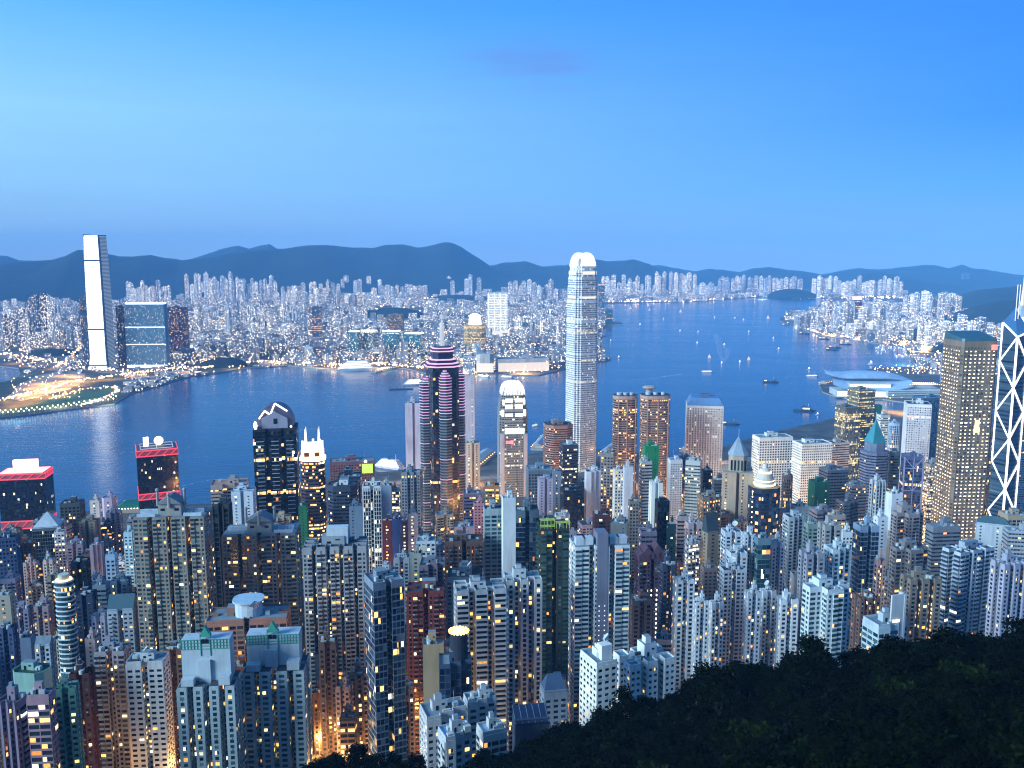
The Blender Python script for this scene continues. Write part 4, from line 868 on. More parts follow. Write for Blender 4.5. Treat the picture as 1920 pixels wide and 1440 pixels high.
# curved white balconies
root, w, d, H, poly = T(96, 142, 1094, 570, 'round tower stacked with glowing white balcony rings', 'round', 'curtain', (.10, .13, .16), 0, dr=.8, gm=GLT, lit=.10, roof='none')
for k in range(int(H / 3.4)):
    z = H - k * 3.4; b = MB(); a_ = [(x * (1.05 + .035 * math.sin(i * 1.3 + k)), y * 1.05) for i, (x, y) in enumerate(round_fp(w, d, 24))]
    b.prism(a_, z, z + 1.0, 0, 0, True); b.build('balcony_ring', wall(.66, .72, .76), root)
b = MB(); b.cyl(0, 0, H + 1, H + 5, w * .3, None, 14); b.build('penthouse', wall(.6, .6, .55), root)
b = MB(); b.cyl(0, 0, H + 1.0, H + 1.6, w * .45, None, 18); b.build('roof_light', emit(1, .7, .3, 2.5), root)
T(170, 204, 1158, 580, 'small lilac apartment tower with a water tank, below the round ringed tower', 'slots', 'flat', (.56, .53, .62), 4, lit=.14, lm=LITC)
root, w, d, H, poly = T(199, 260, 1146, 560, 'apartment tower with white ladder-like corner frames and an angled glass roof', 'slots', 'spine', (.50, .54, .60), 8, lit=.10, roof='gab9', rc=glass(.05, .1, .13), single=False)
for a_ in ((-10, 28, 1120, 600, 'sloping cream slab cut by the left edge', (.52, .46, .38), 'slit', .1), (24, 62, 1146, 640, 'mauve apartment block with mixed lit windows, left of the round ringed tower', (.36, .32, .42), 'flat', .14), (58, 100, 1140, 660, 'pinkish apartment block of small windows next to the round ringed tower', (.46, .38, .42), 'flat', .15), (-6, 34, 1182, 520, 'blue shadowed block in the lower left corner under the cream slab', (.14, .18, .30), 'flat', .05), (30, 66, 1200, 540, 'blank blue-grey block with a lit corner below the mauve block', (.26, .32, .44), 'blank', .1), (64, 102, 1212, 500, 'white stepped roof house with a pale pitched cover, over the angular green pavilion', (.54, .58, .64), 'flat', .05), (140, 182, 1118, 620, 'dark navy block behind the small lilac tower', (.08, .10, .17), 'flat', .06), (168, 206, 1100, 680, 'grey-blue block of offices left of the ladder-framed tower', (.28, .34, .42), 'ribbon', .08), (206, 246, 1092, 700, 'low blue block with roof ducts above the ladder-framed tower', (.2, .28, .38), 'flat', .06)):
    T(*a_[:5], fp='slots' if a_[6] == 'flat' else 'box', st=a_[6], wc=a_[5], yaw=7, lit=a_[7], single=False, lm=LITC if a_[7] == .14 else None, roof='gab5' if 'pitched' in a_[4] else 'flat')
# white low block by the wood
root, w, d, H, poly = BL(1087, 1158, 1248, 372, 'white low apartment block with a tall stair house, beside the dark trees', 'box', 'punch', (.78, .78, .77), 24, dr=1.5, lit=.10, gm=GLD, roof='low', single=True, zb=140, cat='apartment block')
b = MB(); b.box(-w * .1, -d * .3, H, w * .42, -d * .02, H + 7); b.build('stair_house', wall(.78, .78, .78), root); dish(root, w * .3, -d * .1, H + 7, 1.9)
root, w, d, H, poly = BL(1148, 1268, 1252, 388, 'white flat-roofed block of terraces joined right of the tall stair house', 'slot2', 'punch', (.80, .81, .83), 22, dr=.7, lit=.06, roof='flat', rich=2, single=True, zb=140, rc=wall(.24, .36, .44), cat='apartment block')
BL(1012, 1064, 1300, 420, 'house with a dark blue hipped roof below the white balcony pair', 'box', 'punch', (.3, .33, .4), 12, dr=.8, lit=.05, roof='hip8', rc=wall(.10, .16, .26), single=False, cat='house')
root, w, d, H, poly = BL(960, 1030, 1352, 350, 'low pavilion with a dark blue panelled roof at the wood edge', 'box', 'blank', (.1, .12, .18), 10, dr=.5, lit=0, roof='none', single=False, cat='pavilion')
b = MB(); b.obox((-w / 2, -d * .6, H - 1.5), (w, 0, 0), (0, d * 1.2, 4), (0, 0, .4)); rf = b.build('roof', wall(.045, .07, .15, .4), root)
b = MB()
for k in range(6): b.obox((-w / 2 + k * w / 5.2, -d * .6, H - 1.06), (.25, 0, 0), (0, d * 1.2, 4), (0, 0, .14))
b.build('roof_rib', wall(.25, .3, .4), rf)
root, w, d, H, poly = BL(1618, 1714, 1176, 430, 'modern white villa with a tall finned wall at the wood edge', 'step', 'loft', (.55, .62, .68), 16, dr=.6, lit=.05, gm=GLT, roof='low', single=True, cat='villa')
b = MB(); b.box(-w * .06, -d * .3, H - 10, w * .34, -d * .22, H + 15); b.box(w * .30, -d * .32, H - 10, w * .36, d * .05, H + 15); b.build('fin_wall', wall(.6, .62, .66), root)
b = MB(); b.box(-w * .02, -d * .34, H + .4, w * .18, -d * .32, H + 1.4); b.build('terrace_light', emit(1, .8, .55, 6), root)
for i, (x_, yt_, Y_) in enumerate(((1945, 1060, 640), (1990, 1085, 590), (2050, 1050, 660), (2110, 1090, 600), (1990, 980, 820), (2060, 960, 900), (2130, 985, 820), (1975, 900, 1150), (2060, 880, 1250), (2150, 900, 1100), (-60, 1010, 800), (-120, 1060, 700), (-60, 1180, 560), (-130, 1230, 500), (-60, 1300, 430), (-150, 960, 950), (-220, 1080, 720))):
    T(x_, x_ + 52, yt_, Y_, ('grey', 'tan', 'white', 'mauve', 'slate blue')[i % 5] + ' apartment tower standing beyond the ' + ('right' if x_ > 900 else 'left') + ' end of the skyline, ' + ('by the park', 'up the slope', 'above the road', 'towards the harbour')[(i // 5) % 4], 'slots', ('flat', 'balc', 'punch')[i % 3], ((.35, .37, .4), (.4, .33, .27), (.6, .63, .68), (.36, .32, .4), (.22, .28, .36))[i % 5], 8, lit=.08, single=False)
# ---- infill: mid-rise blocks that close the gaps between the towers
FILL = []
def infill():
    r_ = random.Random(5); hues = ['grey', 'mauve', 'cream', 'brown', 'slate blue', 'white', 'tan', 'pale pink']
    cols = [(.33, .35, .38), (.36, .32, .40), (.52, .47, .40), (.24, .16, .13), (.22, .28, .36), (.62, .65, .70), (.40, .33, .27), (.50, .40, .40)]
    rows = [(905, 972, 950, 12, 34), (800, 1020, 840, 30, 34), (690, 1090, 740, 36, 32), (590, 1195, 640, 44, 34), (500, 1290, 560, 46, 40)]
    places = []
    for Y0, yt0, _y, _h, wpx in rows:
        x = -10 + r_.uniform(0, 20)
        while x < 1900:
            wd = wpx * r_.uniform(.75, 1.3); places.append((x, x + wd, Y0 + r_.uniform(-35, 35), yt0)); x += wd * r_.uniform(1.0, 1.5)
    for xl, xr, Y, yt0 in places:
        ci = r_.randrange(8); pxm = (xl + xr) / 2
        yt = yt0 + r_.uniform(-10, 40)
        if Y > 960: yt = max(yt, lerp(pxm, SHX, SHY) + 22)
        if pxm > 1250 and Y < 640 and to_px(at_y(pxm, yt, Y))[1] > lerp(pxm, FSX, FSY) - 12: continue
        p_ = at_y(pxm, yt, Y)
        if p_.z - city_z(p_.x, Y) < 14: yt -= 30
        if 1695 < pxm < 1960 and 640 < Y < 1150: continue        # the park
        yaw = r_.choice((4, 8, 12, -6)); st_ = r_.choice(('flat', 'flat', 'punch', 'ribbon', 'bay', 'slit')); fp_ = r_.choice(('box', 'slots', 'slot', 'step'))
        nbx = min(NAMED, key=lambda q: abs(q[0] - pxm) + abs(q[1] - Y) * .25 + (30 if q[2] in USED else 0)); USED.append(nbx[2])
        FILL.append(dict(xl=xl, xr=xr, yt=yt, Y=Y, fp=fp_, st=st_, wc=cols[ci], yaw=yaw, lit=r_.uniform(.04, .2), hue=hues[ci], near=nbx[2], rich=.6, single=False))
# ============================================================ LANDMARKS
def tri(b, pts, mi=0): b.face(pts, mi)
def scale_fp(poly, k): return [(x * k, y * k) for x, y in poly]
# ---- tallest tower, across the water: four shingled faces, flared foot, bright light-screen on the near face
q = at_z(186, 693, 3); Y = q.y; k = q.length if False else (Y / cp) / FP
ht = at_y(176, 441, Y).z - 3; w0 = 34 * (Y / 1) / FP * 1.02
root = thing('skyscraper', 'tallest skyscraper across the harbour with a blazing white face and dark slatted side', 'skyscraper', (q.x, Y + w0 * .5, 3), 0)
prof = [(0, 1.22), (.045, 1.08), (.10, 1.0), (.55, .985), (.86, .93), (1, .86)]
def icc_w(f): return w0 * lerp(f, [p_[0] for p_ in prof], [p_[1] for p_ in prof]) / 2
b = MB(); b.loft([[(sx_ * icc_w(f) * .98, sy_ * icc_w(f) * .98, f * (ht - 4)) for sx_, sy_ in ((-1, -1), (1, -1), (1, 1), (-1, 1))] for f, _ in prof]); b.build('wall', wall(.05, .09, .16, .3), root)
b = MB(); nfl = 100
dark = [(.005, .055), (.285, .315), (.805, .83)]
for i in range(nfl):
    f0, f1 = i / nfl, (i + .80) / nfl; a0, a1 = icc_w(f0), icc_w(f1); isd = any(l <= f0 <= h for l, h in dark)
    x0, x1 = -.90, .82
    b.face([(x0 * a0, -a0 * 1.0 - .6, f0 * ht), (x1 * a0, -a0 - .6, f0 * ht), (x1 * a1, -a1 - .6, f1 * ht), (x0 * a1, -a1 - .6, f1 * ht)], 1 if isd and i % 3 == 0 else 0)
mscr, t, p = new_mat('light_screen'); mscr.cycles.emission_sampling = 'NONE'
nn = N(t, 'ShaderNodeTexNoise', i_Scale=.05, i_Detail=3.0); t.links.new(world_pos(t, (.3, .3, 1)), nn.inputs['Vector'])
t.links.new(ramp(t, nn.outputs[0], [(.3, (.70, .84, 1, 1)), (.5, (.94, .98, 1, 1)), (.7, (1, 1, .97, 1))]), p.inputs['Emission Color']); p.inputs['Emission Strength'].default_value = 1.5
b.build('light_screen', [mscr, glass(.03, .08, .16)], root)
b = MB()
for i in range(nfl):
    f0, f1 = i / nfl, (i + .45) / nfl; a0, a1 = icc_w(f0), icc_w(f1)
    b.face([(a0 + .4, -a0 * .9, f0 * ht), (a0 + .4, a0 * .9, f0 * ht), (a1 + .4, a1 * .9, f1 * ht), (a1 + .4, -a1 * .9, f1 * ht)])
b.build('side_louvre', emit(.55, .72, .95, .42), root)  # not lamps: faint emission lightens the slats of the dark side
b = MB(); a = icc_w(1); b.box(-a * .96, -a - .8, ht - 4, -a * .86, a, ht + 3); b.box(a * .7, -a - .5, ht - 6, a, a * .9, ht - 1); b.box(-a, a * .8, ht - 4, a, a, ht + 2); b.build('roof_screen', wall(.12, .15, .2), root)
# ---- stacked-tier towers with claw crowns
def claw_tower(xl, xr, yt, Y, ybot, label, yaw, tiers, wc, glassm, lit, row, crownh, crown_e, nclaw, lm=None):
    x, zt, w, d, y_ = place(xl, xr, ybot, Y, yaw, None, 1.0)
    zt = at_y((xl + xr) / 2, yt, Y + d * .3).z; g0 = ground_z(x, Y) - 1; H = zt - g0
    cy = Y + (w * abs(math.sin(y_)) + d * abs(math.cos(y_))) * .5
    root = thing('skyscraper', label, 'skyscraper', (x * cy / Y, cy, g0), y_); wm = wall(*wc); r_ = random.Random(int(xl))
    wb, gb = MB(), MB(); stl = dict(ST['curtain']); stl.update(fh=4.0, bay=2.6, wh=2.3, ww=.86, band=.5, pier=.3, row=row)
    for f0, f1, s_ in tiers:
        poly = []
        for i in range(4):
            a_ = i * math.pi / 2; c_, n_ = math.cos(a_), math.sin(a_); e = w / 2 * s_; c1, c2 = .66, .84
            for px_, py_ in ((-c1, -1), (c1, -1), (c1, -c2), (c2, -c2), (c2, -c1)): poly.append((e * (px_ * c_ - py_ * n_), e * (px_ * n_ + py_ * c_)))
        if f0 > 0: wb.prism(poly, f0 * H, f1 * H)
        else: wb.prism(poly, 0, f1 * H)
        facade(wb, gb, poly, f0 * H + .3, f1 * H - .4, stl, lit, r_, (x, Y), y_)
    wb.build('wall', [wm, wm, TANK], root); o = gb.build('window', [glassm, lm or LITC], root); o['kind'] = 'stuff'
    e = w / 2 * tiers[-1][2]; b = MB(); z0 = tiers[-1][1] * H
    for i in range(nclaw):
        for a_ in range(4):
            t_ = -1 + 2 * (i + .5) / nclaw; c_, n_ = math.cos(a_ * math.pi / 2), math.sin(a_ * math.pi / 2)
            pts = []
            for f, o_, h in ((0, 1.0, 0), (.35, .96, .36), (.7, .82, .72), (1, .58, 1.0 - .08 * abs(t_))):
                pts.append((t_ * e * .86 * (1 - .36 * f), -e * o_, z0 + crownh * h))
            wd = e * .86 / nclaw * .62
            for p0_, p1_ in zip(pts, pts[1:]):
                q0 = [(p0_[0] - wd, p0_[1], p0_[2]), (p0_[0] + wd, p0_[1], p0_[2]), (p1_[0] + wd, p1_[1], p1_[2]), (p1_[0] - wd, p1_[1], p1_[2])]
                q1 = [(v[0], v[1] + 1.0, v[2]) for v in q0]
                rot = lambda v: (v[0] * c_ - v[1] * n_, v[0] * n_ + v[1] * c_, v[2])
                b.face([rot(v) for v in q0]); b.face([rot(v) for v in reversed(q1)])
                b.face([rot(v) for v in (q0[0], q0[3], q1[3], q1[0])]); b.face([rot(v) for v in (q0[2], q0[1], q1[1], q1[2])])
    b.build('crown', emit(.95, .97, .92, crown_e), root)
    b = MB(); b.cyl(0, 0, z0, z0 + crownh * .55, e * .62, e * .5, 16); b.build('crown_core', wall(.5, .52, .55), root)
    return root, w, H
root, w, H = claw_tower(1055, 1122, 476, 1600, 860, 'tallest tower on the near shore, silver glass with a glowing claw-like crown', 26,
    [(0, .55, 1.0), (.55, .70, .985), (.70, .79, .965), (.79, .855, .935), (.855, .895, .895), (.895, .925, .85), (.925, .945, .80)], (.84, .85, .88), glass(.16, .20, .28, .6, .16), .10, .10, 25, 1.15, 9, lit_mat(COOL, 1.1, 'island', 'cool'))
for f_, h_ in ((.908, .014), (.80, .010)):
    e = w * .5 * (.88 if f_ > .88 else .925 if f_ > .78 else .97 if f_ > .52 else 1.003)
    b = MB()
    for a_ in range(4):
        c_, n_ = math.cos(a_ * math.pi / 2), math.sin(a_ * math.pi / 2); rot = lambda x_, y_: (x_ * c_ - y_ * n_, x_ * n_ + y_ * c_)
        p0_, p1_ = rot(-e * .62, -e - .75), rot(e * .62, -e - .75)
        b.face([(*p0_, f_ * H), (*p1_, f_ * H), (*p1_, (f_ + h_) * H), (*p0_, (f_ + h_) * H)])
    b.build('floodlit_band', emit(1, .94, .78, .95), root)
root, w, H = claw_tower(931, 990, 713, 1430, 850, 'shorter tower with a bulky floodlit white crown and a red sign', 7,
    [(0, .66, 1.0), (.66, .76, .98), (.76, .83, .92), (.83, .88, .84)], (.40, .42, .44), glass(.03, .05, .07, .6), .10, .10, 21, 1.5, 7)
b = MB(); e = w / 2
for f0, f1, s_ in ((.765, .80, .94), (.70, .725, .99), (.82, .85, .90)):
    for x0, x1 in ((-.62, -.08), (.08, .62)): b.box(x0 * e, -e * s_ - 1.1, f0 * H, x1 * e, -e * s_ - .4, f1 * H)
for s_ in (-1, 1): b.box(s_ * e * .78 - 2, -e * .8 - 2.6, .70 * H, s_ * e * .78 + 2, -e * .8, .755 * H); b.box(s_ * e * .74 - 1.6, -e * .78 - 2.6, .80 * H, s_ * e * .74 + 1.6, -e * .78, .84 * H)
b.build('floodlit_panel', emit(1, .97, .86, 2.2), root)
b = MB(); b.box(-e * .62, -e - 1.6, .555 * H, e * .72, -e - .5, .60 * H); b.build('light_board', emit(.80, 1, .90, 3.2), root)
b = MB()
for i, x_ in enumerate((-.56, -.47, -.38, -.29)): b.box(x_ * e, -e - 1.4, .468 * H, (x_ + .06) * e, -e - .5, .492 * H)
b.box(-.2 * e, -e - 1.4, .465 * H, -.06 * e, -e - .5, .497 * H); b.build('red_sign', emit(1, .10, .12, 4), root)
b = MB()
for s_ in (-1, 1): b = MB(); b.box(s_ * e * .82 - 3.2, -e - 1.2, 0, s_ * e * .82 + 3.2, -e * .7, .55 * H); b.build('corner_pier', wall(.52, .49, .54), root)
b = MB()
for i in range(16): b.box(-e * .62 + i * e * .083, -e - 1.0, .02 * H, -e * .62 + i * e * .083 + .5, -e - .5, .55 * H)
b.build('fin', wall(.34, .36, .40), root)
# ---- pink-ringed skyscraper with mast
Y = 1150; pm = at_y(829, 690, Y); g0 = 1; Hb = pm.z - g0; Rb = (868 - 792) / 2 * Y / cp / FP * .90
root = thing('skyscraper', 'dark skyscraper ringed with pink light bands under a tiered cap and white mast', 'skyscraper', (pm.x * (1 + Rb / Y), Y + Rb, g0), 0)
def ngon(r_, n, a0=0): return [(r_ * math.cos(a0 + 2 * math.pi * i / n), r_ * math.sin(a0 + 2 * math.pi * i / n)) for i in range(n)]
wb, gb = MB(), MB(); A0 = R(14); rot0 = lambda pl: [(x * math.cos(A0) - y * math.sin(A0), x * math.sin(A0) + y * math.cos(A0)) for x, y in pl]; poly = rot0(oct_fp(Rb * 1.62, Rb * 1.62, .10)); wb.prism(poly, 0, Hb)
stl = dict(ST['curtain']); stl.update(fh=3.9, bay=3.2, band=.08, pier=.12, row=.06)
facade(wb, gb, poly, 0, Hb - 1, stl, .05, random.Random(3), (pm.x, Y), 0)
wb.build('wall', [wall(.06, .065, .09, .3)] * 3, root); o = gb.build('window', [glass(.012, .014, .03, .4), LITW], root); o['kind'] = 'stuff'
pinkm = wall(.62, .50, .58, .5); PKL = emit(1.0, .44, .86, 1.2)
def shaft_fp(r_, ang, s_):
    cx, cy = r_ * math.sin(ang), -r_ * math.cos(ang); return [(cx + s_ * (x * math.cos(ang) - y * math.sin(ang)), cy + s_ * (x * math.sin(ang) + y * math.cos(ang))) for x, y in ((-.5, -.62), (0, -.86), (.5, -.62), (.5, .5), (-.5, .5))]
for k in range(4):
    ang = R(14 - 90 + 90 * k); s_ = Rb * .62; hs = Hb - 12 - (9 if k == 0 else 0); sh = MB(); gl_ = MB(); li = MB()
    fp_ = shaft_fp(Rb * .74, ang, s_); sh.prism(fp_, 0, hs)
    nfl = int(hs / 3.9)
    for i in range(nfl):
        z = hs - (i + 1) * 3.9; big = (i % 7 == 0 and i > 10)
        sh.prism(shaft_fp(Rb * .74, ang, s_ * 1.06), z + 1.9, z + 3.4, 1, 1, True)
        if i < 13 or big: li.prism(shaft_fp(Rb * .74, ang, s_ * 1.075), z + 2.35, z + 3.0, 0, 0, True)
    for i, r_ in enumerate((.8, .55, .3)): sh.prism(shaft_fp(Rb * .74, ang, s_ * r_), hs + i * 3, hs + i * 3 + 3, 1); li.prism(shaft_fp(Rb * .74, ang, s_ * (r_ + .05)), hs + i * 3 + 1, hs + i * 3 + 2, 0, 0, True)
    o = sh.build('corner_shaft', [glass(.02, .04, .06, .3), wall(.28, .30, .34, .5)], root); l_ = li.build('light_ring', PKL, o)
b = MB(); oc = lambda r_: rot0(oct_fp(r_ * 1.72, r_ * 1.72, .24))
k = Rb / 35.; zz = Hb
tiers = [(1.12, 0, 1.6, 0), (1.05, 1.6, 4, 1), (.99, 4, 5.6, 0), (.88, 5.6, 9, 1), (.82, 9, 10.4, 0), (.66, 10.4, 20, 1), (.73, 20, 21.6, 0), (.70, 21.6, 24, 1), (.66, 24, 25.4, 0), (.56, 25.4, 27, 1)]
b2 = MB()
for r_, z0, z1, mi in tiers:
    (b if mi else b2).prism(oc(Rb * r_), zz + z0, zz + z1, 0, None, True)
cap = b.build('cap', wall(.045, .06, .13, .4), root); b2.build('light_ring', emit(1.0, .52, .84, 1.05), cap)
b = MB(); z = zz + 27; b.cyl(0, 0, z, z + 9, 2.2, 1.5, 8); b.cyl(0, 0, z + 9, z + 24, 2.9, 3.2, 8); b.cyl(0, 0, z + 24, z + 34, 3.2, .9, 8); b.cyl(0, 0, z + 34, z + 44, .6, .3, 6)
b.bar((-4, 0, z + 44), (1, 0, z + 44), .35); b.cyl(0, 0, z + 36, z + 42, 2.6, 1.5, 6)
for i in range(6):
    a_ = i * math.pi / 3; b.bar((7 * math.cos(a_), 7 * math.sin(a_), z), (1.5 * math.cos(a_), 1.5 * math.sin(a_), z + 9), .4)
b.build('mast', emit(.80, .88, 1, .55), root)
# ---- dark tower with the arched, zig-zag lit roof
root, w, d, H, poly = O(472, 560, 806, 960, 'black glass tower with an arched roof and a white zigzag of roof lights', 'slot2', 'curtain', (.045, .05, .08), 10, gm=GLD, lit=.035, roof='none', dr=.8)
b = MB(); n = 14
arc = [(-w * .44 * math.cos(math.pi * i / n), H + 2 + 24 * math.sin(math.pi * i / n)) for i in range(n + 1)]
b.loft([[(x, y, z) for x, z in arc] for y in (-d * .30, d * .42)], cap0=True); b.build('arched_roof', wall(.16, .17, .26, .5), root)
b = MB(); b.loft([[(-w * .3, y, H), (w * .3, y, H), (w * .3, y, H + 11), (0, y, H + 19), (-w * .3, y, H + 11)] for y in (-d * .36, -d * .30)], cap0=True); gb_ = b.build('gable', wall(.42, .42, .52), root)
b = MB(); b.box(-1.2, -d * .36 - .3, H + 5, 3, -d * .36, H + 11); b.build('gable_window', GLD, gb_)
b = MB()
for p_, q_ in (((-.36, 8), (-.22, 17)), ((-.22, 17), (-.10, 12)), ((-.10, 12), (.02, 25)), ((.02, 25), (.30, 16))): b.bar((p_[0] * w, -d * .33, H + p_[1] + 3), (q_[0] * w, -d * .33, H + q_[1] + 3), 1.0)
b.build('neon_tube', emit(1, .86, .80, 4), root)
b = MB(); b.sphere((-w * .44, -d * .42, H + 4), 2.0, 2, 5, n=8); b.sphere((w * .38, -d * .42, H + 2), 1.2, n=6); b.build('roof_lamp', emit(1, .78, .66, 4), root)
b = MB()
for s_ in (-.34, .34, 0):
    for i in range(26): b.box(s_ * w - w * .085, -d / 2 - 1.0, H - 14 - i * 4.6, s_ * w + w * .085, -d / 2 - .3, H - 13.3 - i * 4.6)
b.build('ledge', wall(.42, .46, .56), root)
# ---- gold-crowned tower
root, w, d, H, poly = O(562, 610, 866, 900, 'slender tower with a blazing golden crown and white corner spires', 'oct', 'ribbon', (.16, .12, .14), 8, gm=GLD, lit=.42, lm=LITW, roof='none', dr=.9)
b = MB(); b.prism(oct_fp(w * 1.1, d * 1.1), H, H + 3, 0, None, True); b.prism(oct_fp(w * .95, d * .95), H + 3, H + 11); b.prism(oct_fp(w * .80, d * .80), H + 11, H + 17)
for i in range(8): a_ = i * math.pi / 4; b.box(w * .42 * math.cos(a_) - 1, d * .42 * math.sin(a_) - 1, H + 11, w * .42 * math.cos(a_) + 1, d * .42 * math.sin(a_) + 1, H + 20)
cr = b.build('crown', emit(1, .80, .48, 2.6), root)
b = MB()
for x_ in (-.22, .22): b.box(x_ * w - 2.6, -d * .48 - .3, H + 5, x_ * w + 2.6, -d * .48 + .3, H + 9.5)
b.build('crown_window', wall(.40, .12, .02), cr)
for sx_ in (-1, 1):
    for sy_ in (-1, 1):
        b = MB(); b.cyl(sx_ * w * .28, sy_ * d * .28, H + 17, H + 34, 1.0, .15, 6); b.build('spire', emit(1, .92, .86, 1.6), root)
b = MB(); b.box(-w * .56, -d * .62, 2, w * .56, -d * .5 - .4, 13); b.build('lit_lobby', emit(1, .62, .18, 3), root)
# ---- the twin red-trimmed towers at the left shore
RED = wall(.45, .02, .03, .5); REDL = emit(1, .05, .09, 1.0)
def red_tower(xl, xr, yt, Y, label, bands, yaw, dr):
    root, w, d, H, poly = O(xl, xr, yt, Y, label, 'box', 'curtain', (.03, .025, .04), yaw, gm=glass(.012, .010, .022, .3), lit=.03, roof='none', dr=dr, lm=LITC)
    for f0, f1 in bands:
        b = MB(); z0, z1 = f0 * H, f1 * H
        for za, zb_ in ((z0, z0 + 1.6), (z1 - 1.6, z1)): b.prism(scale_fp(box_fp(w, d), 1.02), za, zb_, 0, None, True)
        n = 5
        for s_ in range(n):
            x0, x1 = -w / 2 + s_ * w / n, -w / 2 + (s_ + 1) * w / n; b.bar((x0, -d / 2 - .5, z0), (x1, -d / 2 - .5, z1), .55); y0, y1 = -d / 2 + s_ * d / n, -d / 2 + (s_ + 1) * d / n
            b.bar((-w / 2 - .5, y0, z0), (-w / 2 - .5, y1, z1), .55); b.bar((w / 2 + .5, y0, z0), (w / 2 + .5, y1, z1), .55)
        b.build('red_truss', REDL, root)
        b = MB(); b.prism(scale_fp(box_fp(w, d), 1.006), z0 + 1.6, z1 - 1.6, 0, None, True); b.build('red_band', emit(.8, .02, .05, .22), root)
    b = MB(); b.face([(x, y, H + .1) for x, y in scale_fp(box_fp(w, d), .98)]); b.build('roof', wall(.16, .17, .22), root)
    return root, w, d, H
root, w, d, H = red_tower(-8, 99, 890, 1120, 'wide dark tower with red truss bands and a glowing pink rooftop sign', [(.93, 1.0), (.36, .46)], 10, .6)
b = MB(); b.box(-w * .24, -d * .1, H + 1, w * .28, d * .1, H + 15); b.build('rooftop_sign', emit(1, .52, .48, 3.2), root)
b = MB(); b.prism(scale_fp(box_fp(w, d), .93), H + .2, H + 1.0); b.build('lit_roof_deck', emit(1, .36, .34, 2.2), root)
root, w, d, H = red_tower(251, 331, 846, 1190, 'narrower dark tower with red truss bands and a golden globe on its roof', [(.93, 1.0), (.47, .54)], 24, .9)
b = MB(); b.sphere((w * .06, -d * .12, H + 9), 6.2, n=12, m=8); b.build('golden_globe', emit(1, .74, .30, 3.6), root)
b = MB(); b.obox((-w * .30, -d * .16, H + 2), (6, 3, 0), (-1, 2, 0), (0, 0, 13)); b.build('white_sign', emit(.9, .9, 1, 3.2), root)
b = MB()
for s_ in (-.4, 0, .4): b.bar((-w * .4, s_ * d, H + 1), (w * .4, s_ * d, H + 1), .4); b.bar((s_ * w, -d * .4, H + 1), (s_ * w, d * .4, H + 1), .4)
b.build('roof_rail', emit(.7, .75, 1, .8), root)
# ---- rounded twin towers
for xl, xr, yt, Y, lab in ((1146, 1199, 748, 1370, 'round-cornered pinkish twin office tower, left one'), (1196, 1262, 748, 1350, 'round-cornered pinkish twin office tower, right one with a rooftop disc')):
    root, w, d, H, poly = O(xl, xr, yt, Y, lab, 'round', 'ribbon', (.40, .30, .26), 6, gm=GLD, lit=.12, lm=LITW, dr=.8, roof='none')
    b = MB(); b.prism(round_fp(w * 1.02, d * 1.02), H - 1, H + 4, 0, 1); b.build('parapet', [wall(.50, .40, .36), ROOFD], root)
    for i in range(3):
        b = MB(); x_ = (-.25 + .25 * i) * w; b.cyl(x_, -d * .05 * i, H + 4, H + 8, 4.2 - i * .6, None, 14); b.build('roof_drum', wall(.62, .66, .72), root)
    b = MB()
    for s_ in (-.36, .0, .36): b.box(s_ * w - .7, -d / 2 - .8, 0, s_ * w + .7, -d / 2 + .6, H)
    b.build('vertical_rib', wall(.46, .36, .32), root)
    if xl > 1190:
        b = MB(); b.cyl(-w * .2, d * .1, H + 8, H + 13, 5, 5, 14); b.cyl(-w * .2, d * .1, H + 13, H + 15, 9, 11, 20); b.cyl(-w * .2, d * .1, H + 15, H + 17, 11, 8, 20); b.build('disc', wall(.60, .50, .44), root)
# ---- white tower of round windows with a sloped blue roof edge
root, w, d, H, poly = O(1286, 1358, 762, 1420, 'white tower covered with small porthole windows under a sloping dark blue roof rim', 'box', 'grid', (.76, .74, .73), -10, gm=GLD, lit=.10, lm=LITC, roof='none', dr=1.0, ww=.5)
b = MB(); b.loft([[(x, y, H) for x, y in scale_fp(box_fp(w, d), 1.0)], [(x, y, H + 12) for x, y in scale_fp(box_fp(w, d), .78)]], cap1=True); b.build('roof', wall(.20, .34, .55, .5), root)
b = MB(); b.box(-w * .14, -d * .1, H + 12, w * .14, d * .12, H + 16); b.bar((0, 0, H + 16), (0, 0, H + 22), .4); b.build('roof_house', wall(.2, .24, .32), root)
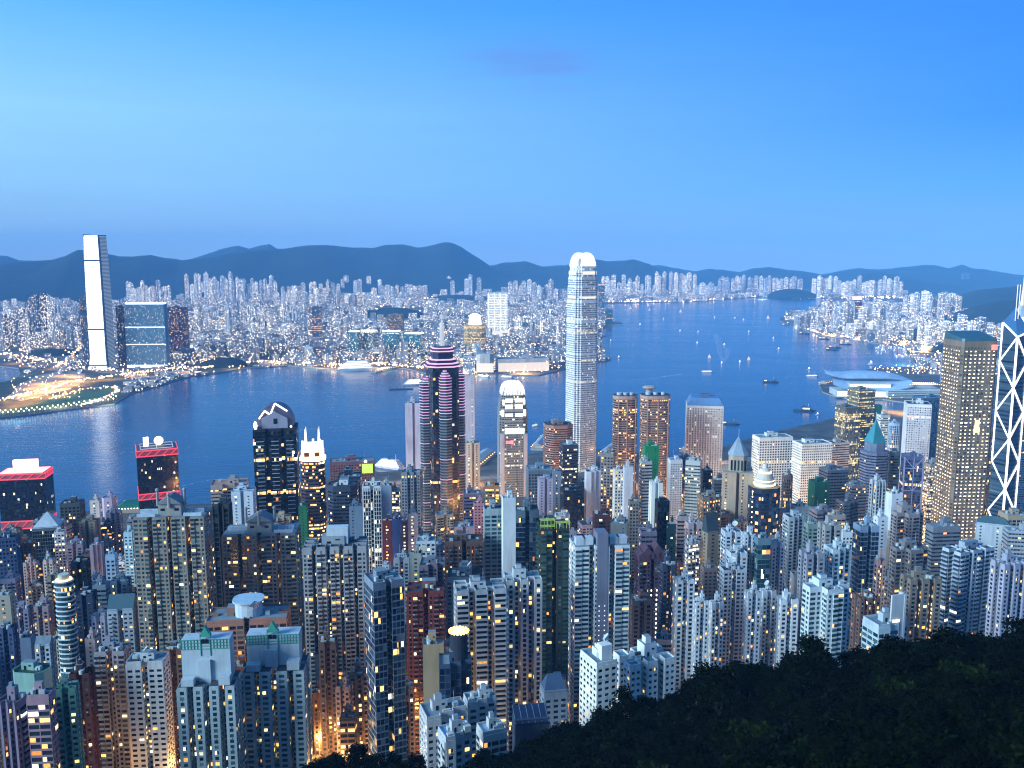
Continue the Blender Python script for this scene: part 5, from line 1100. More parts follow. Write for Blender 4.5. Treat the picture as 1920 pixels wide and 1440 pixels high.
# ---- grid-lit skyscraper
Y = 1010; x, zt, w, d, y_ = place(1768, 1876, 640, Y, 3, None, 1.0); g0 = ground_z(x, Y) - 1; H = zt - g0; cx, cy = x * (1 + .42 * d / Y), Y + d * .5
root = thing('skyscraper', 'bronze glass skyscraper covered with a regular grid of white floor lights', 'skyscraper', (cx, cy, g0), y_)
fp_ = oct_fp(w, d, .06); wb, gb, lb = MB(), MB(), MB(); wb.prism(fp_, 0, H); stl = dict(ST['curtain']); stl.update(fh=4.4, bay=3.6, wh=3.2, ww=.80, band=.15, pier=.35)
facade(wb, gb, fp_, 0, H - 6, stl, .0, random.Random(9), (cx, cy), y_)
nf = int((H - 8) / 4.4); r_ = random.Random(8)
for nrm in ((0, -1), (-1, 0)):
    L = (w if nrm[0] == 0 else d) * .88; nb = int(L / 5.0)
    for kf in range(nf):
        for j in range(nb):
            u = -L / 2 + (j + .5) * L / nb; 
            if r_.random() < .13: continue
            hw = r_.uniform(.75, 1.0) if r_.random() < .85 else 1.7; z = 3.1 + kf * 4.4; o_ = .42
            if nrm[0] == 0: lb.face([(u - hw, -d / 2 - o_, z), (u + hw, -d / 2 - o_, z), (u + hw, -d / 2 - o_, z + 1.15), (u - hw, -d / 2 - o_, z + 1.15)])
            else: lb.face([(-w / 2 - o_, u + hw, z), (-w / 2 - o_, u - hw, z), (-w / 2 - o_, u - hw, z + 1.15), (-w / 2 - o_, u + hw, z + 1.15)])
wb.build('wall', [wall(.34, .275, .22, .35)] * 3, root); o = gb.build('window', [glass(.13, .10, .075, .5), LITC], root); o['kind'] = 'stuff'
o = lb.build('floor_light', lit_mat([(0, (1, .70, .34, 1)), (.5, (1, .84, .54, 1)), (1, (1, .94, .8, 1))], 3.2, 'island', 'grid'), root); o['kind'] = 'stuff'
b = MB(); b.loft([[(x_, y2, H) for x_, y2 in scale_fp(fp_, .99)], [(x_ * .96, y2 * .96, H + (9 if y2 > 0 else 3)) for x_, y2 in fp_]]); b.build('sloped_roof', wall(.10, .20, .24, .4), root)
b = MB(); b.box(w * .30, -d / 2 - .9, H - 10, w * .46, -d / 2 - .45, H - 4); b.build('red_sign', emit(1, .16, .12, 2.2), root)
b = MB(); b.box(-w * .02, -d / 2 - .9, H * .64, w * .14, -d / 2 - .45, H * .66); b.box(.0, -d / 2 - .9, H * .66, w * .12, -d / 2 - .45, H * .69); b.build('gold_emblem', emit(1, .72, .25, 2.4), root)
# ---- white-braced prism skyscraper at the right edge
Y = 985; g0 = ground_z(560, Y) - 1; near = at_y(1893, 640, Y); H = at_y(1897, 618, Y).z - g0
w = 19.5; near = at_y(1881, 924, Y); near = at_y(1907, 632, Y); H = near.z - g0
root = thing('skyscraper', 'slim dark glass skyscraper braced with glowing white diagonals, cut by the right edge', 'skyscraper', (near.x, near.y, g0), 0)
a_b = R(23.3); ea = Vector((-math.sin(a_b), math.cos(a_b), 0)) * w; eb = Vector((math.cos(a_b), math.sin(a_b), 0)) * w
P0 = Vector((0, 0, 0)); A, B_, D_ = ea, eb, ea + eb
b = MB(); b.loft([[P0, B_, D_, A], [P0 + Vector((0, 0, H)), B_ + Vector((0, 0, H * 1.02)), D_ + Vector((0, 0, H * 1.10)), A + Vector((0, 0, H * 1.05))]]); b.build('wall', glass(.03, .06, .10, .3), root)
b = MB(); nn_ = 56
for i in range(nn_):
    z = (.1 + .88 * i / nn_) * H
    for e_v in (ea, eb):
        nrm = Vector((e_v.y, -e_v.x, 0)).normalized()
        if nrm.y > 0: nrm = -nrm
        b.face([tuple(e_v * .03 + nrm * .15 + Vector((0, 0, z))), tuple(e_v * .97 + nrm * .15 + Vector((0, 0, z))), tuple(e_v * .97 + nrm * .15 + Vector((0, 0, z + 2.0))), tuple(e_v * .03 + nrm * .15 + Vector((0, 0, z + 2.0)))])
o = b.build('window_band', GLB, root)
b = MB(); W_ = 1.05
OUT = Vector((.1, -.75, 0))
def up(v, f): return v + Vector((0, 0, f * H)) + OUT
nodes = [.03, .225, .42, .615, .81, 1.0]
for e_v, top_ in ((A, 1.05), (B_, 1.02)):
    for f0, f1 in zip(nodes, nodes[1:]):
        fm = (f0 + f1) / 2; b.bar(up(P0, f0), up(e_v, fm), W_); b.bar(up(e_v, fm), up(P0, f1), W_)
    b.bar(up(P0, 1.0), up(e_v, top_), W_)
b.bar(up(P0, .03), up(P0, 1.0), W_ * 1.2); b.bar(up(A, .52), up(A, 1.05), W_); b.bar(up(B_, .12), up(B_, 1.02), W_); b.bar(up(B_, .12), up(P0, .03), W_)
b.build('white_brace', emit(.94, .97, 1, 1.7), root)
b = MB(); b.face([tuple(P0 + Vector((0, 0, H + .5))), tuple(B_ + Vector((0, 0, H * 1.02 + .5))), tuple(D_ + Vector((0, 0, H * 1.10 + .5))), tuple(A + Vector((0, 0, H * 1.05 + .5)))]); b.build('sloped_roof', glass(.05, .14, .30, .3), root)
for s_ in (.35, .8):
    b = MB(); p_ = D_ * .6 + eb * (s_ - .5) * .5 + Vector((0, 0, H * 1.04)); b.bar(p_, p_ + Vector((0, 0, 46)), .45, 6); b.build('mast', emit(.9, .95, 1, 1.1), root)
b = MB(); c0 = (P0 + D_) * .5
b.prism([((v.x - c0.x) * 1.25 + c0.x, (v.y - c0.y) * 1.25 + c0.y) for v in (P0, B_, D_, A)], -1, H * .075)
for k in range(4): q_ = P0.lerp(A, .1 + k * .25) + OUT * 1.8; b.box(q_.x - 1, q_.y - .4, H * .02, q_.x + 1, q_.y, H * .06, 1)
b.build('podium', [wall(.5, .42, .34), GLD], root)
O(1902, 1960, 642, 1330, 'blue glass tower with thin pale floor lines behind the white-braced skyscraper', 'box', 'ribbon', (.16, .24, .36), 10, gm=GLB, lit=.03, roof='none', dr=.8)
O(1856, 1900, 806, 1180, 'brown-blue office block half hidden behind the white-braced skyscraper', 'box', 'curtain', (.16, .14, .15), 8, gm=GLD, lit=.12, roof='low')
# ---- floodlit tower with tall spire behind it
Y = 2350; x, zt, w, d, y_ = place(1887, 1940, 596, Y, 0, None, 1.0)
root, w, d, H, poly = O(1887, 1942, 606, Y, 'distant floodlit tower with a pyramid lantern and tall spire at the right edge', 'oct', 'ribbon', (.50, .50, .52), 0, gm=GLB, lit=.35, lm=LITC, roof='none', zb=3)
b = MB(); b.prism(scale_fp(poly, .95), H, H + 16); b.build('lantern', emit(1, .90, .66, 2.0), root)
b = MB(); b.loft([[(x_, y2, H + 16) for x_, y2 in scale_fp(poly, .9)], [(x_ * .08, y2 * .08, H + 48) for x_, y2 in poly]]); b.build('pyramid_roof', wall(.55, .58, .64), root)
b = MB(); b.cyl(0, 0, H + 46, H + 84, 4.5, 2.2, 8); b.cyl(0, 0, H + 84, H + 128, 2.0, .4, 6); b.build('spire', emit(.9, .93, 1, 1.0), root)
b = MB()
for k in range(12): b.prism(scale_fp(poly, 1.03), H - 6 - k * 12, H - 5 - k * 12, 0, None, True)
b.build('floodlit_band', emit(1, .95, .85, 1.3), root)
# ---- convention centre: stacked curved shells over lit glass halls
q = at_z(1655, 746, 4); kx = q.y / cp / FP * 1.0
root = thing('convention_hall', 'waterfront hall with sweeping pale blue wing-shaped roofs over lit glass walls', 'convention hall', (q.x, q.y + 40, 4), R(-4))
Lh = 190 * kx / 2
b = MB(); b.box(-Lh * .84, -36, 0, Lh * .1, 50, 18); b.box(-Lh * .62, -26, 18, Lh * .2, 50, 40); b.box(Lh * .1, -42, 0, Lh * 1.2, 40, 22)
b.build('wall', wall(.62, .64, .66), root)
b = MB()
for k in range(3): b.box(-Lh * .86, -37.5, 3 + k * 5.4, Lh * .08, -36, 6 + k * 5.4)
for k in range(26): b.box(-Lh * .60 + k * Lh * .031, -27.2, 19, -Lh * .60 + k * Lh * .031 + Lh * .022, -26, 36)
b.build('lit_window', emit(1, .90, .68, 1.6), root)
b = MB()
for k in range(4): b.box(Lh * .12, -43, 3 + k * 5, Lh * 1.19, -42, 5.4 + k * 5)
b.build('window_band', glass(.03, .10, .12), root)
def shell(u0, u1, wid, z0, rise, ysh, tilt, sag, tipl, tipr):
    b = MB(); nu, nv = 30, 10
    for lay in (0, 1):
        for i in range(nu + 1):
            u = i / nu; sw = max(.03, math.sin(math.pi * (u * .92 + .05)) ** .62)
            for j in range(nv + 1):
                v = j / nv * 2 - 1
                x = (u0 + (u1 - u0) * u) * Lh; y = ysh + v * wid * sw + 14 * math.sin(u * 3.0)
                z = z0 + rise * (1 - v * v) * sw - sag * math.sin(math.pi * u) + tipl * max(0, 1 - u / .3) ** 2 + tipr * max(0, (u - .7) / .3) ** 2 + tilt * v - lay * 1.6
                b.v.append((x, y, z))
    n = (nu + 1) * (nv + 1)
    for i in range(nu):
        for j in range(nv):
            a_ = i * (nv + 1) + j; b.f.append((a_, a_ + nv + 1, a_ + nv + 2, a_ + 1)); b.m.append(0); b.f.append((n + a_, n + a_ + 1, n + a_ + nv + 2, n + a_ + nv + 1)); b.m.append(0)
    return b
SHELL = wall(.46, .58, .74, .45)
shell(-1.0, .72, 42, 50, 12, 34, 4, -4, 16, -10).build('roof_shell', SHELL, root, smooth=True)
shell(-.92, .64, 34, 34, 12, -16, 8, 6, 10, 6).build('roof_shell', SHELL, root, smooth=True)
shell(.55, 1.2, 30, 26, 9, 4, 2, 0, 0, -6).build('roof_shell', wall(.40, .46, .52, .5), root, smooth=True)
b = MB()
for k in range(60): b.box(Lh * (.58 + .6 * (k % 15) / 15), -20 + 14 * (k // 15), 36, Lh * (.58 + .6 * (k % 15) / 15) + 3, -17 + 14 * (k // 15), 37)
b.build('roof_light', emit(1, .85, .6, 2.6), root)
# ---- lime green and white signs, waterfront sheds
root, w, d, H = EXTRA['purple-brown office slab at the waterfront carrying a lime green billboard'][:4]
b = MB(); b.box(w * .22, -d / 2 - 5, H - 16, w * .46, -d / 2 - 3, H - 3); b.build('billboard', emit(.42, .95, .05, 1.5), root)
b = MB(); b.sphere((w * .3, -d / 2 - 3, H + 1), 2, n=8, m=5); b.build('white_lamp', emit(1, .9, 1, 5), root)
b = MB(); b.bar((w * .05, 0, H), (w * .05, 0, H + 9), .5); b.box(w * .02, -1, H + 4, w * .08, 1, H + 7); b.build('red_aerial', wall(.4, .04, .04), root)
root, w, d, H = EXTRA['small white block with a square grid front and a round clock'][:4]
b = MB(); b.cyl(0, 0, 0, .4, 3.0, None, 20); o = b.build('clock', wall(.7, .7, .68), root, (-w * .1, -d / 2 - .6, H - 5)); o.rotation_euler = (math.pi / 2, 0, 0)
q = at_z(241, 961, 4); root = thing('ferry_pier', 'green-roofed ferry pier edged with white lamps at the left shore', 'pier', (q.x, q.y, 2), R(8))
b = MB(); b.box(-19, 0, 0, 19, 44, 9); b.build('wall', wall(.45, .42, .36), root)
b = MB(); b.loft([[(-20, -1, 9), (20, -1, 9), (20, 45, 9), (-20, 45, 9)], [(-13, 8, 12.5), (13, 8, 12.5), (13, 37, 12.5), (-13, 37, 12.5)]]); b.build('roof', wall(.03, .24, .17), root)
b = MB()
for k in range(9): b.box(-19 + k * 4.6, -1.6, 8, -17.4 + k * 4.6, -.9, 9.4); b.box(-19 + k * 4.6, 45.2, 8, -17.4 + k * 4.6, 45.8, 9.4)
b.build('eave_lamp', emit(1, .95, .85, 4), root)
# ============================================================ ACROSS THE HARBOUR
def far_mat(name, stops, lit=.12, es=2.2, rnd='obj'):
    m, t, p = new_mat(name); m.cycles.emission_sampling = 'NONE'
    gp = N(t, 'ShaderNodeNewGeometry'); sp_ = N(t, 'ShaderNodeSeparateXYZ'); t.links.new(gp.outputs['Position'], sp_.inputs[0])
    r0 = N(t, 'ShaderNodeObjectInfo').outputs['Random'] if rnd == 'obj' else gp.outputs['Random Per Island']
    col = math_(t, 'FLOOR', math_(t, 'MULTIPLY', math_(t, 'ADD', sp_.outputs[0], math_(t, 'MULTIPLY', sp_.outputs[1], .73)), 1 / 4.2))
    flo = math_(t, 'FLOOR', math_(t, 'MULTIPLY', sp_.outputs[2], 1 / 3.4))
    cv = N(t, 'ShaderNodeCombineXYZ'); t.links.new(col, cv.inputs[0]); t.links.new(flo, cv.inputs[1]); t.links.new(r0, cv.inputs[2])
    wn = N(t, 'ShaderNodeTexWhiteNoise', noise_dimensions='3D'); t.links.new(cv.outputs[0], wn.inputs[0])
    cn1 = N(t, 'ShaderNodeTexWhiteNoise', noise_dimensions='1D'); t.links.new(math_(t, 'ADD', col, math_(t, 'MULTIPLY', r0, 91.0)), cn1.inputs['W'])
    base = ramp(t, r0, stops)
    stripe = math_(t, 'MULTIPLY_ADD', math_(t, 'GREATER_THAN', cn1.outputs[0], .55), -.35, 1.0)
    zf = math_(t, 'FRACT', math_(t, 'MULTIPLY', sp_.outputs[2], 1 / 3.4)); win = math_(t, 'MULTIPLY', math_(t, 'GREATER_THAN', zf, .35), .35)
    sh = math_(t, 'MULTIPLY', stripe, math_(t, 'SUBTRACT', 1.0, win))
    up_ = N(t, 'ShaderNodeSeparateXYZ'); t.links.new(gp.outputs['Normal'], up_.inputs[0]); side = math_(t, 'LESS_THAN', math_(t, 'ABSOLUTE', up_.outputs[2]), .5)
    sh = math_(t, 'MAXIMUM', sh, math_(t, 'SUBTRACT', .7, side))
    t.links.new(mixc(t, 1.0, base, sh, 'MULTIPLY'), p.inputs['Base Color'])
    thr = math_(t, 'SUBTRACT', 1.0, math_(t, 'MULTIPLY', math_(t, 'MULTIPLY_ADD', math_(t, 'FRACT', math_(t, 'MULTIPLY', r0, 7.7)), 1.4, .3), lit))
    on = math_(t, 'MULTIPLY', math_(t, 'GREATER_THAN', wn.outputs[0], thr), side)
    t.links.new(ramp(t, wn.outputs[1], [(0, (1, .55, .2, 1)), (.4, (1, .78, .48, 1)), (.8, (1, .92, .8, 1)), (1, (.8, .92, 1, 1))]), p.inputs['Emission Color'])
    t.links.new(math_(t, 'MULTIPLY', on, es), p.inputs['Emission Strength']); p.inputs['Roughness'].default_value = .7
    return m
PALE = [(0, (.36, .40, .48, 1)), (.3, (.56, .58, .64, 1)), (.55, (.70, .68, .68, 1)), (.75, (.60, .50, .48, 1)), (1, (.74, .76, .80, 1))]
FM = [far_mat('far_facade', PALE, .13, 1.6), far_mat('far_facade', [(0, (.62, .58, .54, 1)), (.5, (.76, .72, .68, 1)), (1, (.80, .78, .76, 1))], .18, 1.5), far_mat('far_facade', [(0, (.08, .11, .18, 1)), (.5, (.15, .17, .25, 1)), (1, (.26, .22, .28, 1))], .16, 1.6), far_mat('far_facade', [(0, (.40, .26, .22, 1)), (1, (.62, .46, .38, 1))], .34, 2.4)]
MASSM = far_mat('far_facade', [(0, (.14, .18, .26, 1)), (.3, (.32, .34, .38, 1)), (.6, (.52, .50, .50, 1)), (.8, (.46, .36, .32, 1)), (1, (.66, .66, .68, 1))], .13, 1.6, 'isl')
def proto(k):
    b = MB()
    if k == 0: b.prism(slot_fp(1, 1, 2, 1, .14, .22), 0, .97); b.prism(box_fp(.4, .5), .97, 1.0)
    elif k == 1: b.prism(cross_fp(1, 1, .27), 0, .95); b.prism(oct_fp(.5, .5), .95, 1.0)
    elif k == 2: b.prism(slot_fp(1, 1, 1, 1, .2, .25), 0, .93); b.prism(box_fp(.5, .6), .93, .98); b.prism(box_fp(.2, .2), .98, 1.0)
    elif k == 3: b.prism(box_fp(1, 1), 0, .9); b.prism(box_fp(.8, .8), .9, .96); b.prism(box_fp(.3, .3), .96, 1.0)
    else: b.prism(slot_fp(1, 1, 4, 0, .07, .2), 0, .96); b.prism(box_fp(.7, .4), .96, 1.0)
    return b
PM = {}
for k in range(5):
    for mi in range(4):
        me = proto(k).build('distant_tower', FM[mi]); PM[k, mi] = me.data; bpy.data.objects.remove(me)
CL = [  # x0, x1, base row 0, 1, top row 0, 1, count, width px 0, 1, tone, protos, label
    (0, 62, 648, 662, 572, 592, 7, 8, 11, 2, (3, 0), 'dark lit tower block at the left edge of the far shore'),
    (58, 104, 640, 650, 546, 560, 5, 9, 11, 2, (0, 2), 'dark lit tower in the tall cluster left of the blazing white skyscraper'),
    (0, 150, 600, 625, 560, 596, 15, 7, 10, 0, (0, 1, 2), 'pale tower block under the left end of the ridge'),
    (46, 152, 648, 654, 615, 624, 10, 9, 11, 0, (0, 4), 'pale slab in the white housing row behind the orange toll plaza'),
    (238, 322, 570, 586, 524, 545, 12, 6, 9, 0, (0, 1), 'pale tower block behind the blue glass wall tower'),
    (350, 522, 560, 578, 509, 532, 24, 6, 8, 0, (0, 1, 2), 'slim pale tower in the long row under the ridge dip'),
    (350, 600, 600, 645, 568, 604, 20, 6, 11, 0, (0, 2, 3), 'mid-height pale block in the crowded middle of the far city'),
    (520, 640, 572, 592, 522, 548, 18, 6, 9, 0, (0, 1), 'pale tower block left of the brightly lit white housing towers'),
    (612, 690, 574, 578, 547, 553, 7, 11, 13, 1, (4, 0), 'brightly lit white housing tower in the broad mid-distance row'),
    (630, 716, 545, 556, 513, 526, 10, 6, 8, 0, (0, 1), 'pale tower on the slope below the middle of the ridge'),
    (739, 764, 530, 532, 511, 513, 3, 7, 8, 3, (0, 1), 'orange-lit tower standing high below the ridge'),
    (766, 806, 536, 540, 515, 519, 5, 7, 9, 0, (0, 1), 'pale tower next to the orange-lit ones below the ridge'),
    (700, 800, 556, 566, 532, 540, 12, 7, 10, 0, (0, 1, 4), 'blue-white tower before the orange-lit ones below the ridge'),
    (838, 902, 545, 556, 513, 528, 9, 7, 9, 0, (0, 1, 2), 'pale tower under the steep right end of the ridge'),
    (920, 952, 528, 536, 503, 514, 5, 6, 8, 0, (0, 1), 'pale tower at the far right foot of the ridge'),
    (955, 1056, 560, 572, 522, 545, 12, 7, 9, 0, (0, 1, 2), 'pale tower just left of the tallest near-shore skyscraper'),
    (940, 1056, 600, 668, 580, 632, 12, 9, 14, 1, (3, 0), 'lit block of the crowded tip left of the tallest near tower'),
    (1126, 1230, 556, 562, 513, 538, 14, 6, 8, 0, (0, 1, 2), 'pale waterfront tower right of the tallest near-shore skyscraper'),
    (1224, 1306, 552, 556, 508, 518, 9, 7, 8, 1, (0, 1), 'tall white tower in the middle of the far shore'),
    (1300, 1350, 556, 560, 528, 540, 5, 7, 9, 0, (0, 3), 'low pale tower near the lit cruise pier on the far shore'),
    (1344, 1502, 552, 557, 514, 524, 20, 6, 8, 0, (0, 1, 2), 'pale tower in the dense far row above open water'),
    (1522, 1692, 550, 560, 515, 530, 22, 6, 8, 1, (0, 1), 'white tower in the long lit row, right far shore'),
    (1747, 1780, 532, 534, 512, 514, 4, 5, 6, 0, (0, 2), 'slim tower of the small group on the right-hand hill'),
    (1782, 1800, 533, 535, 512, 513, 2, 7, 8, 0, (4,), 'wide pale tower of the small group on the right-hand hill'),
    (1490, 1562, 612, 618, 582, 588, 11, 7, 9, 0, (0, 4), 'grey-white housing slab at the right-hand shore point'),
    (1540, 1660, 614, 626, 556, 580, 16, 7, 10, 0, (0, 3, 2), 'tower behind the right-hand waterfront expressway'),
    (1590, 1724, 626, 636, 592, 606, 12, 9, 12, 1, (0, 4), 'warm white housing tower along the right-hand waterfront expressway'),
    (1612, 1760, 600, 622, 568, 598, 14, 7, 11, 0, (0, 3), 'pale block in the crowded right-hand shore district'),
    (1690, 1802, 592, 604, 544, 558, 10, 9, 12, 1, (0, 1), 'tall pinkish-white tower below the dark right-hand hillside'),
    (1724, 1802, 640, 648, 600, 616, 7, 12, 16, 1, (0, 2), 'lit white tower beside the dark park of the right-hand shore'),
    (1790, 1900, 645, 655, 588, 612, 8, 11, 15, 0, (0, 1), 'pale tower behind the roof of the grid-lit skyscraper'),
]
ORD = 'first second third fourth fifth sixth seventh eighth ninth tenth eleventh twelfth thirteenth fourteenth fifteenth sixteenth seventeenth eighteenth nineteenth twentieth twenty-first twenty-second twenty-third twenty-fourth twenty-fifth'.split()
r_ = random.Random(21); NFAR = 0
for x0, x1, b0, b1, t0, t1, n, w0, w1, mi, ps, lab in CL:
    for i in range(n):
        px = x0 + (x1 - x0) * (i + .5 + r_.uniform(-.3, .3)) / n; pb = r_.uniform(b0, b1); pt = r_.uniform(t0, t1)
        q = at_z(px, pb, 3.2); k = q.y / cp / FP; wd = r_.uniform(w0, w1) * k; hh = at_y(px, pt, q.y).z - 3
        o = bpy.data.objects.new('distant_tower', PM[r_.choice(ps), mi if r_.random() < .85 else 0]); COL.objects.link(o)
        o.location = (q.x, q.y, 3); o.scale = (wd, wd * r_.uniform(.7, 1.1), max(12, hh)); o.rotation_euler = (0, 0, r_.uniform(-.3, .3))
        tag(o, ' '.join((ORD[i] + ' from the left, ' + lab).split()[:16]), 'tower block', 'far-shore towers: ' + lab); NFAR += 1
# ---- low city carpet: uncountable small blocks
def inside(x, y, poly):
    c = False; j = len(poly) - 1
    for i in range(len(poly)):
        if (poly[i][1] > y) != (poly[j][1] > y) and x < (poly[j][0] - poly[i][0]) * (y - poly[i][1]) / (poly[j][1] - poly[i][1]) + poly[i][0]: c = not c
        j = i
    return c
HOLES = [(742, 594, 62, 16), (352, 556, 36, 8), (860, 562, 55, 8), (1478, 556, 62, 14), (1770, 660, 34, 12), (1045, 536, 24, 14), (420, 688, 60, 12)]
def hole(px, py): return any(((px - a) / c) ** 2 + ((py - b_) / d) ** 2 < 1 for a, b_, c, d in HOLES)
def carpet(name, poly, xs, ys, n, hmin, hmax, wpx, skip=None):
    b = MB()
    for i in range(n * 3):
        if len(b.f) > n * 6: break
        px, py = r_.uniform(*xs), r_.uniform(*ys)
        if hole(px, py) or (skip and skip(px, py)): continue
        q = at_z(px, py, 3.2)
        if not inside(q.x, q.y, poly): continue
        w_, d_ = r_.uniform(*wpx) * q.y / cp / FP, r_.uniform(16, 40); h_ = r_.uniform(hmin, hmax) * (1.5 if r_.random() < .15 else 1)
        a_ = r_.uniform(-.25, .25); c_, s_ = math.cos(a_), math.sin(a_)
        b.prism([(q.x + x * c_ - y * s_, q.y + x * s_ + y * c_) for x, y in box_fp(w_, d_)], 3, 3 + h_)
    tag(b.build(name, MASSM), kind='stuff')
wk = lambda px, py: (px < 235 and py > 652) or (px < 560 and py > 680 - (px - 235) * .01) or (py > 684 and px < 860)
carpet('far_city_blocks', KOW, (-40, 1130), (548, 690), 3000, 16, 58, (7, 17), wk)
carpet('waterfront_sheds', KOW, (236, 566), (676, 738), 170, 4, 10, (5, 17))
carpet('waterfront_sheds', KOW, (20, 230), (664, 700), 40, 5, 14, (5, 12))
carpet('far_city_blocks', KOW, (1120, 1700), (548, 566), 420, 14, 45, (6, 14))
carpet('eastern_city_blocks', EAST, (1470, 1960), (566, 652), 460, 14, 50, (8, 18), lambda px, py: px > 1700 and py > 640)
carpet('eastern_city_blocks', EAST, (1700, 1960), (655, 704), 90, 6, 22, (8, 20))
# ---- named towers of the far shore
def F(kind, xl, xr, yt, yb, label, **k):
    q = at_z((xl + xr) / 2, yb, 3.2); k.setdefault('zb', 3.2); k.setdefault('roof', 'low'); k.setdefault('rich', .4)
    return tower(kind, xl, xr, yt, q.y, label, cat=k.pop('cat', 'tower'), single=False, **k)
root, w, d, H, poly = F('apartment_tower', 231, 313, 571, 690, 'broad wall-like tower of blue glass with three white light bands', st='fins', fp='box', wc=(.34, .48, .58), gm=glass(.05, .20, .30, .6), lit=.08, lm=LITC, dr=.25, yaw=3, roof='none')
b = MB(); b.box(-w * .47, -d * .4, H + 1, w * .47, d * .4, H + 6)
b.build('light_band', emit(.95, .97, 1, 2.4), root)
for f_, h_ in ((.37, 2.6), (.64, 2.6), (.012, 9)): b = MB(); b.box(-w / 2, -d / 2 - 1.6, f_ * H, w / 2, -d / 2 - .9, f_ * H + h_); b.build('light_band', emit(.95, .97, 1, 2.4), root)
F('apartment_tower', 216, 236, 574, 684, 'dark blue twin slab at the left side of the broad blue glass wall tower', st='fins', wc=(.08, .13, .22), gm=GLB, lit=.08, fp='slot')
F('apartment_tower', 311, 352, 577, 676, 'dark maroon-violet slab tower right of the broad blue glass wall tower', st='ribbon', wc=(.15, .10, .20), gm=GLD, lit=.16, fp='slot2', dr=.5)
F('apartment_tower', 148, 170, 557, 688, 'grey-blue tower half hidden behind the blazing white skyscraper', st='fins', wc=(.24, .30, .40), gm=GLB, lit=.08)
F('office_tower', 584, 603, 576, 650, 'slim dark tower standing alone above the ferry piers', st='ribbon', wc=(.16, .20, .28), gm=GLB, lit=.12)
for a_ in ((652, 676, 623, 676, 'teal glass tower, leftmost of the waterfront row of teal towers'), (676, 708, 622, 675, 'teal glass tower with a lit crown, second in the waterfront row'), (716, 752, 623, 680, 'broad teal glass tower behind the white portal building'), (757, 796, 627, 682, 'teal glass tower next to the pink-ringed skyscraper mast')):
    root, w, d, H, poly = F('office_tower', *a_, st='curtain', wc=(.10, .25, .30), gm=glass(.02, .13, .17, 1.0), lit=.14, lm=LITC, dr=.7, yaw=-14, roof='none')
    b = MB(); b.prism(scale_fp(poly, .96), H + .5, H + 4); b.build('lit_crown', emit(1, .93, .78, 2.2), root)
root, w, d, H, poly = F('portal_building', 694, 728, 655, 679, 'white portal-shaped building with a square opening at the cruise pier', st='blank', fp='box', wc=(.66, .60, .64), lit=0, roof='none', dr=.3)
b = MB(); b.box(-w * .22, -d / 2 - .8, 0, w * .16, -d / 2 - .3, H * .66); b.build('opening', GLB, root)
b = MB(); b.box(-w * .32, -d / 2 - .9, H * .70, w * .26, -d / 2 - .5, H * .8); b.build('lit_band', emit(1, .86, .8, 1.4), root)
root, w, d, H, poly = F('office_tower', 914, 952, 549, 640, 'tallest floodlit white tower on the far shore', st='grid', fp='slot', wc=(.78, .76, .74), gm=glass(.3, .3, .3, .4), lit=.6, lm=LITC, roof='none')
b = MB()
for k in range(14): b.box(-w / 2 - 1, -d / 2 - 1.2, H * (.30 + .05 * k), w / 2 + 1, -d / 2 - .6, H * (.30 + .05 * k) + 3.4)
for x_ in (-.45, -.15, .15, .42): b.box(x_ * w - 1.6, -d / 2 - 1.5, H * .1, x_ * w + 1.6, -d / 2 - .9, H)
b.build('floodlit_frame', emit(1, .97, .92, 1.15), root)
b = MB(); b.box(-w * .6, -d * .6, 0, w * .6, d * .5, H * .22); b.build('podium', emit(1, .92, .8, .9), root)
root, w, d, H, poly = F('office_tower', 869, 912, 610, 672, 'golden-lit tower with a rounded lantern top behind the red-topped mast', st='ribbon', fp='oct', wc=(.5, .42, .28), gm=glass(.2, .15, .06), lit=.7, lm=LITW, roof='none', dr=.7)
b = MB(); b.cyl(0, 0, H, H + 34, w * .30, w * .26, 12); b.cyl(0, 0, H + 34, H + 46, w * .34, w * .1, 12); b.build('lantern', emit(1, .85, .52, 1.6), root)
F('office_tower', 868, 890, 668, 706, 'white-framed hotel block right under the pink-ringed cap', st='curtain', fp='box', wc=(.70, .68, .70), gm=glass(.25, .28, .34, .6), lit=.3, lm=LITC)
root, w, d, H, poly = F('arts_hall', 893, 926, 664, 698, 'curved windowless floodlit hall on the far waterfront', st='blank', fp='oct', wc=(.72, .64, .60), lit=0, roof='none', cat='arts hall')
b = MB(); b.loft([[(-w * .5, -d * .5, H), (w * .5, -d * .5, H * .8), (w * .5, d * .5, H * .8), (-w * .5, d * .5, H)], [(-w * .5, -d * .1, H * 1.45), (w * .1, -d * .1, H * .9), (w * .1, d * .1, H * .9), (-w * .5, d * .1, H * 1.45)]]); b.build('swept_roof', wall(.74, .68, .64), root)
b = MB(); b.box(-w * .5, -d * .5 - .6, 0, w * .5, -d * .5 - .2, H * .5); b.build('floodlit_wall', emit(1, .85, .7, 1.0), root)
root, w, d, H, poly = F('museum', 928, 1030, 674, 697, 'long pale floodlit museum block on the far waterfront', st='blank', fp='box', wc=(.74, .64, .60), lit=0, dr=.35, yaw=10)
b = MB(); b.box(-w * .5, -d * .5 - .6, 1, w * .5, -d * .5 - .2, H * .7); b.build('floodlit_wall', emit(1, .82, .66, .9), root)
F('office_tower', 571, 588, 651, 676, 'white lit cube building at the root of the cargo pier', st='blank', fp='box', wc=(.78, .78, .80), lit=0)
F('warehouse', 588, 652, 652, 672, 'long brick-coloured terminal building behind the cargo pier', st='loft', fp='box', wc=(.34, .20, .20), lit=.35, dr=.3)
F('office_tower', 726, 757, 590, 640, 'brown broad office block on the wooded rise', st='fins', fp='box', wc=(.42, .32, .28), lit=.1, dr=.5)
